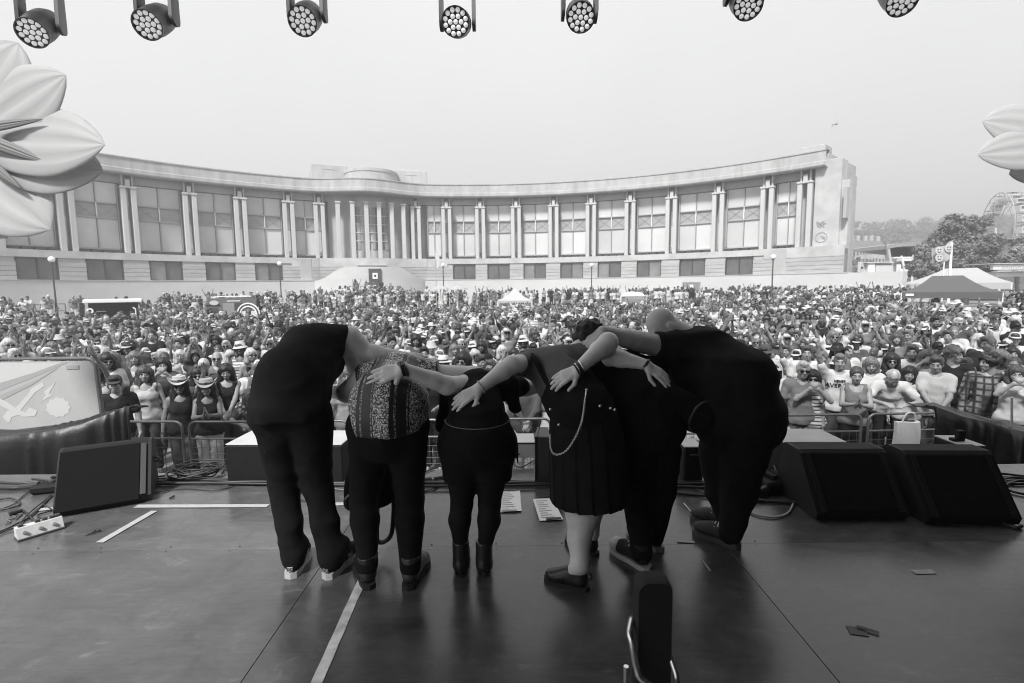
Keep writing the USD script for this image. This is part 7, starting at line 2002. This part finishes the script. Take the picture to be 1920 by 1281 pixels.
def face_parts(lod):
    def mk():
        e = 1 if lod == 'near' else 0
        out = []
        for q in (-1, 1):
            out.append(('eye', [ball((q * .033, -.0845, -.003), (.0145, .008, .0078), e + 1)], eye_w)); out.append(('iris', [ball((q * .033, -.0925, -.003), (.0062, .0025, .0062), e)], eye_m)); out.append(('eyebrow', [tube([(q * .016, -.0985, .017), (q * .034, -.0985, .023), (q * .053, -.086, .017)], [.004, .0055, .003], 5)], brow_m))
        out.append(('mouth', [ball((0, -.0925, -.070), (.022, .006, .0065), e + 1)], lip_m)); return out
    return once(('face', lod), mk)


def glasses_mesh(lod):
    def mk():
        ms = [ball((q * .034, -.1005, -.003), (.029, .007, .021), 2 if lod == 'near' else 1, rotz(-q * .22)) for q in (-1, 1)]
        if lod != 'far':
            ms.append(rod((-.012, -.108, .006), (.012, -.108, .006), .0035, n=5)); ms += [rod((q * .062, -.09, .004), (q * .082, .0, .006), .0035, n=5) for q in (-1, 1)]
        return trimesh.util.concatenate(ms)
    return once(('glasses', lod), mk)


kinds_root = stage.CreateClassPrim('/World/person_kinds')
KINDS = []


def make_kind(lod, pose='with arms down', fem=False, top='tee', tone_='white', legs='trousers', leg_tone='dark grey', hair='short', hair_tone='dark', hat=None, hat_tone='white', shades=False, skin=0, yaw=0.0, tilt=0.0, beard=False, extra=None, root=None, index=None):
    k = len(KINDS) if index is None else index
    P = UsdGeom.Xform.Define(stage, f'{root or kinds_root.GetPath()}/kind_{k:03d}').GetPrim()
    b, (Rh, hc) = body_mesh(pose, fem, lod, yaw, tilt)
    part(P, 'body', b, SKINS[skin], smooth=True)
    part(P, 'top', top_mesh(pose, fem, top, lod), TONES[tone_], smooth=True)
    part(P, legs if legs != 'trousers' else 'trousers', legs_mesh(fem, legs, lod), TONES[leg_tone], smooth=True)
    def on_head(name, m, mat, sm=True):
        m = m.copy(); m.apply_transform(M(Rh, hc)); return part(P, name, m, mat, smooth=sm)
    if hair:
        on_head('hair', hair_mesh(hair, lod), HAIRS[hair_tone])
    if hat:
        on_head('hat', hat_mesh(hat, lod), TONES[hat_tone], 40)
        if hat in ('straw', 'cowboy', 'floppy') and lod != 'far':
            on_head('hat_band', lathe([(.0955, .075), (.1005, .072), (.0985, .098), (.094, .098)], 24, (0, .012, 0)), TONES['dark grey'])
    if shades:
        on_head('sunglasses', glasses_mesh(lod), shade_m)
    if lod != 'far':
        for nm, ms, mt in face_parts(lod):
            if shades and nm in ('eye', 'iris'):
                continue
            on_head(nm, trimesh.util.concatenate(ms), mt)
        if beard:
            on_head('beard', once(('beard', lod), lambda: Field().ell((0, -.055, -.085), (.062, .052, .050), k=.02).ell((0, -.10, -.068), (.028, .02, .012), k=.006, mode='carve').cut((0, -.03, -.052), (0, -.5, .85)).mesh(.009)), HAIRS[hair_tone])
    if extra:
        extra(P)
    d = dict(path=P.GetPath(), lod=lod, pose=pose, fem=fem, top=top, tone=tone_, hair=hair, hair_tone=hair_tone, hat=hat, hat_tone=hat_tone, shades=shades, beard=beard)
    if index is None:
        KINDS.append(d)
    return d


def put(kind, label, x, y, rz, scale):
    return copy_of(kind['path'], 'person', label, 'person', (x, y, float(ground_z(x, y))), rz, 'audience watching the bow', scale)


def shirt_text(P):
    for txt, z, h in (('NEVER', 1.335, .034), ('AVERAGE', 1.262, .058)):
        m = meshkit.text_mesh(txt, h, .022, bold=True); c = m.bounds.mean(0); m.apply_translation(-c)
        m.apply_transform(M(np.array([[1.0, 0, 0], [0, 0, -1], [0, 1, 0]]), (0, 0, z))); v = m.vertices; v[:, 1] += -.112 + .9 * v[:, 0] ** 2 * 3; m.vertices = v
        part(P, 'lettering', m, TONES['black'])


def chest_print(P):
    part(P, 'print', box((-.075, -.142, 1.14), (.075, -.10, 1.27)), TONES['dark grey'])


FRONT = [   # head px, top py, label, options
 (214, 702, 'smiling person in a dark peaked cap and black T-shirt beside the banner fence', dict(pose='with arms down', hair='short', hat='cap', hat_tone='dark grey', tone_='black'), .97),
 (246, 713, 'bowed dark-haired person in a black T-shirt leaning over the barrier by the left tarpaulin', dict(pose='bowed over the barrier', hair='short', tone_='black', leg_tone='black'), 1.0),
 (335, 705, 'person in a pale cowboy hat and sunglasses waving one hand high, front row', dict(pose='with a waving hand up', fem=True, hair='long', hat='cowboy', hat_tone='pale grey', shades=True, tone_='black', top='tank', skin=1, leg_tone='mid grey'), .95),
 (386, 714, 'dark-haired person in a pale wide hat clapping at the front barrier', dict(pose='clapping at chest height', fem=True, hair='long', hat='cowboy', hat_tone='pale grey', tone_='black', top='tank', skin=1, leg_tone='pale grey'), .93),
 (455, 742, 'bent person with fair hair by the front barrier left of the tall vest wearer', dict(pose='bowed over the barrier', fem=True, hair='bobbed', hair_tone='fair', tone_='floral'), .92),
 (270, 687, 'long-haired person in a strappy pale top behind the bowed dark-haired person', dict(fem=True, hair='long', hair_tone='brown', top='tank', tone_='pale grey'), 1.0),
 (371, 689, 'long dark-haired person in sunglasses between the two pale wide hats', dict(fem=True, hair='long', shades=True, tone_='dark grey'), 1.0),
 (381, 672, 'grey-haired person in sunglasses above the two pale wide hats', dict(hair='cropped', hair_tone='white', shades=True, tone_='dark grey'), 1.03),
 (423, 683, 'dark-haired person in a black camisole smiling with arms forward, left of the vest wearer', dict(pose='holding both hands low', fem=True, hair='bobbed', tone_='black', top='tank'), 1.0),
 (305, 671, 'dark-haired person holding both hands up at the face above the cowboy hat', dict(pose='with hands near the face', fem=True, hair='bobbed', tone_='dark grey'), 1.0),
 (251, 660, 'person with long wavy fair hair in a pale top, left of the cowboy hat', dict(fem=True, hair='long', hair_tone='fair', tone_='pale grey', top='tank'), 1.0),
 (337, 657, 'white-haired person in pale clothes behind the dark-haired photographer', dict(fem=True, hair='bobbed', hair_tone='white', tone_='pale grey'), .98),
 (366, 657, 'person with a dark bob clapping overhead near the left barriers', dict(pose='clapping overhead', fem=True, hair='bobbed', hair_tone='brown', tone_='dark grey'), 1.0),
 (164, 654, 'person with sunglasses and black shawl right above the corner of the banner fence', dict(pose='holding both hands low', fem=True, hair='tied-back', hair_tone='fair', shades=True, tone_='black', top='long'), 1.02),
 (406, 659, 'balding person in sunglasses and grey T-shirt, left of the vest wearer', dict(hair=None, shades=True, tone_='mid grey'), 1.04),
 (253, 642, 'short-haired person in a dark shirt, farther up above the wavy fair hair', dict(hair='cropped', hair_tone='brown', tone_='dark grey'), 1.02),
 (1430, 668, 'dark-haired person in a pale T-shirt half hidden by the biggest performer', dict(hair='short', hair_tone='brown', tone_='pale grey', beard=True), 1.03),
 (1451, 676, 'person in a pale bucket hat and sunglasses clapping, right of the biggest performer', dict(pose='clapping at chest height', fem=True, hair='bobbed', hair_tone='dark', hat='bucket', hat_tone='pale grey', shades=True, tone_='white'), .98),
 (1507, 678, 'grey-haired person in sunglasses and a grey polo behind the striped dress', dict(hair='short', hair_tone='white', shades=True, tone_='mid grey', legs='shorts', leg_tone='floral', yaw=.1), 1.03),
 (1524, 700, 'person in sunglasses and a striped dress with both hands raised to the face', dict(pose='with hands near the face', fem=True, hair='bobbed', shades=True, tone_='striped', top='tank', legs='skirt', leg_tone='striped'), .96),
 (1576, 664, 'young person with one fist raised in a white T-shirt lettered in black', dict(pose='with one arm raised', hair='short', hair_tone='fair', tone_='white', extra=shirt_text, yaw=-.1), 1.03),
 (1607, 692, 'person with tied-back hair in a grey vest top clapping, right of the striped dress', dict(pose='clapping at chest height', fem=True, hair='tied-back', hair_tone='brown', top='tank', tone_='mid grey', leg_tone='black'), .98),
 (1634, 671, 'fair-haired person in a white T-shirt behind the bowed white polo', dict(pose='holding both hands low', fem=True, hair='bobbed', hair_tone='fair', tone_='white'), .98),
 (1673, 663, 'person with long dark hair, sunglasses and a black top, above the bowed white polo', dict(fem=True, hair='long', shades=True, tone_='black', top='tank'), 1.0),
 (1693, 704, 'bowed grey-haired person in a white polo leaning on the right barrier', dict(pose='bowed over the barrier', hair='cropped', hair_tone='white', tone_='white', leg_tone='black', yaw=.25), 1.0),
 (1706, 688, 'young dark-haired person peeping over the shoulder of the bowed white polo', dict(fem=True, hair='long', tone_='pale grey', tilt=.15), .93),
 (1757, 667, 'short-haired young person in a pale grey T-shirt, hands together, beside the right tarpaulin', dict(pose='holding both hands low', hair='short', hair_tone='brown', tone_='pale grey', yaw=-.2), 1.04),
 (1791, 651, 'person with curly fair hair and a black T-shirt turned to the right', dict(hair='curly', hair_tone='fair', tone_='black', yaw=.9), 1.06),
 (1855, 664, 'person with thick dark hair and a checked jacket turned left, by the right edge', dict(hair='curly', hair_tone='dark', top='long', tone_='checked', yaw=-1.0), 1.05),
 (1712, 647, 'bearded person in a white shirt right of the long dark hair and sunglasses', dict(hair='short', hair_tone='brown', beard=True, tone_='white', yaw=-.2), 1.04),
 (1738, 657, 'fair-haired person in sunglasses with a hand at the face', dict(pose='with a hand at the face', fem=True, hair='long', hair_tone='fair', shades=True, tone_='pale grey'), 1.0),
 (1571, 643, 'person in a dark floppy hat behind the raised fist', dict(fem=True, hair='long', hat='floppy', hat_tone='black', tone_='mid grey'), 1.0),
 (1904, 622, 'person in a white cap and white T-shirt at the right edge', dict(pose='with folded arms', hair='short', hair_tone='brown', hat='cap', tone_='white'), 1.06),
 (1906, 690, 'person raising both hands to the face at the right edge behind the tarpaulin', dict(pose='with hands near the face', fem=True, hair='bobbed', hair_tone='brown', tone_='pale grey', top='tank'), .98),
 (795, 650, 'bearded person in a white T-shirt with dark square print above the patterned blouse', dict(hair='short', hair_tone='dark', beard=True, tone_='white', extra=chest_print), 1.04),
 (830, 668, 'person in a pale straw hat with dark band above the patterned blouse', dict(fem=True, hair='bobbed', hat='straw', hat_tone='white', shades=True, tone_='mid grey'), .97),
 (650, 690, 'person in a pale top and shorts between the vest and the blouse', dict(fem=True, hair='long', hair_tone='fair', tone_='pale grey', legs='shorts', leg_tone='pale grey'), 1.0),
 (985, 690, 'person in a dark jacket holding both hands low, seen left of the kilt', dict(pose='holding both hands low', hair='short', tone_='dark grey', top='long', leg_tone='pale grey'), 1.0),
]
placed = []
for px, py, lb, opt, sc in FRONT:
    bow = opt.get('pose') == 'bowed over the barrier'
    top_z = (1.50 if bow else 1.745 + (.03 if opt.get('hat') else 0)) * sc
    P = onz(px, py, top_z)
    if bow:
        P = P + [0, .28, 0]
    lim = 7.62 if bow else 7.34
    if P[1] < lim:
        P = P * (lim / P[1])
    k = make_kind('near', **opt)
    rz = math.atan2(P[0], P[1]) * -.8
    put(k, lb, P[0], P[1], rz, sc); placed.append((P[0], P[1]))

# more kinds for the rows behind
g = np.random.default_rng(21)
pose_n = list(POSES)[:-1]
pose_p = np.array([.30, .16, .09, .05, .04, .03, .06, .09, .06, .12]); pose_p /= pose_p.sum()
tone_n = ['white', 'pale grey', 'mid grey', 'dark grey', 'black', 'striped', 'floral']; tone_p = [.25, .20, .14, .12, .21, .04, .04]


def random_options(g):
    fem = g.random() < .52; hat = g.random() < .22; hairs = ['long', 'bobbed', 'tied-back', 'curly'] if fem else ['short', 'cropped', None, 'short', 'curly']
    hp = [.50, .26, .14, .10] if fem else [.50, .16, .06, .20, .08]
    hr = hairs[g.choice(len(hairs), p=hp)]
    pr = chest_print if not fem and g.random() < .4 else None
    return dict(extra=pr, pose=pose_n[g.choice(len(pose_n), p=pose_p)], fem=bool(fem), top=['tee', 'tank', 'long', 'shirt'][g.choice(4, p=[.5, .34, .06, .10] if fem else [.72, .06, .10, .12])], tone_=tone_n[g.choice(7, p=tone_p)], legs=['trousers', 'shorts', 'skirt'][g.choice(3, p=[.5, .25, .25] if fem else [.6, .4, 0])], leg_tone=tone_n[g.choice(5)], hair=hr, hair_tone=['dark', 'brown', 'fair', 'white'][g.choice(4, p=[.34, .28, .24, .14])],
                hat=['cap', 'bucket', 'straw', 'floppy', 'cowboy'][g.choice(5, p=[.4, .22, .22, .10, .06])] if hat else None, hat_tone=['white', 'pale grey', 'dark grey', 'black'][g.choice(4, p=[.4, .3, .15, .15])], shades=bool(g.random() < .42), skin=int(g.choice(3, p=[.6, .32, .08])), yaw=float(g.normal(0, .28)), tilt=float(g.normal(0, .07)), beard=bool((not fem) and g.random() < .2))


MID = [make_kind('mid', **random_options(g)) for _ in range(46)]

# where people stand: loose rows from the barriers back to the terraces
from shapely.geometry import Polygon, Point
hide = Polygon([(478, 800), (485, 690), (510, 640), (560, 608), (645, 605), (690, 640), (760, 664), (700, 690), (740, 676), (800, 672), (835, 700), (890, 690), (985, 664), (1080, 660), (1088, 605), (1128, 605), (1150, 618), (1226, 612), (1245, 592), (1330, 614), (1400, 652), (1455, 745), (1460, 800)]).buffer(-4)
block = [(60, 146, 26, 40), (146, 272, 25.5, 35.5), (368, 490, 27, 37), (930, 1000, 31, 35.4), (1168, 1212, 33.5, 38.5), (1686, 1890, 22.5, 30.5), (1700, 1900, 40, 60)]
people = []
y, row = 7.75, 0
while y < 37:
    half = 1.03 * y + .6; sp = .54 if y < 25 else .66
    x = -half + g.uniform(0, sp)
    while x < half:
        xx_, yy_ = x + g.uniform(-.12, .12), y + g.uniform(-.22, .22)
        ppx = project(np.array([xx_, yy_, 1.5]))[0]
        if not any(b[0] < ppx < b[1] and b[2] < yy_ < b[3] for b in block) and np.hypot(xx_ - CB[0], yy_ - CB[1]) < PR - 7.8:
            near_ = [np.hypot(xx_ - a, (yy_ - b) * .8) for a, b in placed if abs(b - yy_) < 1.0]
            thin = yy_ > 13 and float(meshkit.noise(np.array([xx_ / 2.2, yy_ / 1.6, 3.0]), 17)) < .24
            if not thin and (not near_ or min(near_) > .42):
                people.append((row, xx_, yy_, float(np.clip(g.normal(.98, .062), .80, 1.12))))
        x += sp * g.uniform(.85, 1.25)
    y += .66 if y < 20 else .74; row += 1
# standing along the terrace rails and on the entrance steps
terr = []
for px0, px1, off, n in ((-10, 160, 6.2, 9), (285, 480, 5.7, 24), (480, 600, 4.6, 16), (600, 800, 6.6, 70), (625, 770, 5.2, 24), (660, 740, 4.0, 9), (800, 960, 5.0, 30), (960, 1300, 5.2, 66), (1330, 1470, 5.2, 34), (1470, 1700, 6.0, 40), (500, 960, 7.2, 70), (960, 1500, 7.2, 90), (1480, 1690, 8.0, 30)):
    for _ in range(n):
        t = theta_of(g.uniform(px0, px1), PR - off, 550); p = arc(t, PR - off + g.uniform(-.5, .5)); terr.append((99, p[0], p[1], float(np.clip(g.normal(.985, .05), .86, 1.1))))
vis = []
for r, x, y_, s in people:
    q = project(np.array([x, y_, 1.62 * s + float(ground_z(x, y_))]))
    vis.append(0 < q[0] < 1920 and not hide.contains(Point(q)) and not (q[1] > 770))
order = [i for i in range(len(people)) if vis[i]][:300 - 6 - len(FRONT)]
chosen = set(order)
rows_ = {}
for i in order:
    rows_.setdefault(people[i][0], []).append(i)


def describe(k):
    t = {'tee': 'T-shirt', 'tank': 'vest top', 'long': 'long-sleeved top', 'shirt': 'loose shirt'}[k['top']]
    hd = f"{k['hat_tone']} {'brimmed' if k['hat'] in ('straw', 'floppy') else k['hat']} hat" if k['hat'] and k['hat'] != 'cap' else (f"{k['hat_tone']} cap" if k['hat'] else (f"{k['hair']} {k['hair_tone']} hair" if k['hair'] else 'bald head'))
    return f"{hd}, {k['tone']} {t}" + (', sunglasses' if k['shades'] else '')


for r, idx in sorted(rows_.items()):
    idx.sort(key=lambda i: project(np.array([people[i][1], people[i][2], 1.6]))[0])
    for n, i in enumerate(idx):
        _, x, y_, s = people[i]; k = MID[int(g.integers(len(MID)))]
        lb = f"{describe(k)}, {ORD[n]} from left, {ORD[r]} crowd row"
        put(k, lb, x, y_, -math.atan2(x, y_) * .8 + float(g.normal(0, .22)), s)
# everyone farther back: one crowd
inst = UsdGeom.PointInstancer.Define(stage, '/World/crowd'); tag(inst.GetPrim(), kind='stuff')
pose_p = np.array([.42, .18, .04, .02, .02, .01, .06, .12, .06, .07])
far = [make_kind('far', root='/World/crowd', index=i, **random_options(g)) for i in range(36)]
inst.CreatePrototypesRel().SetTargets([k['path'] for k in far])
rest = [p for i, p in enumerate(people) if i not in chosen] + terr
pos, ori, sca, ids = [], [], [], []
stair_z = lambda x, y_: 2.3 if np.hypot(x - CB[0], y_ - CB[1]) > PR - 4.6 and abs(math.atan2(x - CB[0], y_ - CB[1]) - ROT) * RB < 4.6 else None
for r, x, y_, s in rest:
    z = float(ground_z(x, y_)); rr_ = np.hypot(x - CB[0], y_ - CB[1]); sa = abs(math.atan2(x - CB[0], y_ - CB[1]) - ROT) * RB
    if sa < 6.0 and rr_ > PR - 5.6:
        z = 1.15 + .19 * min(6, 1 + int((rr_ - (PR - 5.6)) / .42))
    a = -math.atan2(x, y_) * .8 + g.normal(0, .3) + (math.pi if g.random() < .06 else 0)
    pos.append((x, y_, z)); ori.append(Gf.Quath(math.cos(a / 2), 0, 0, math.sin(a / 2))); sca.append((s, s, s)); ids.append(int(g.integers(len(far))))
inst.CreatePositionsAttr(Vt.Vec3fArray.FromNumpy(np.array(pos, np.float32))); inst.CreateOrientationsAttr(Vt.QuathArray(ori)); inst.CreateScalesAttr(Vt.Vec3fArray.FromNumpy(np.array(sca, np.float32))); inst.CreateProtoIndicesAttr(Vt.IntArray(ids))
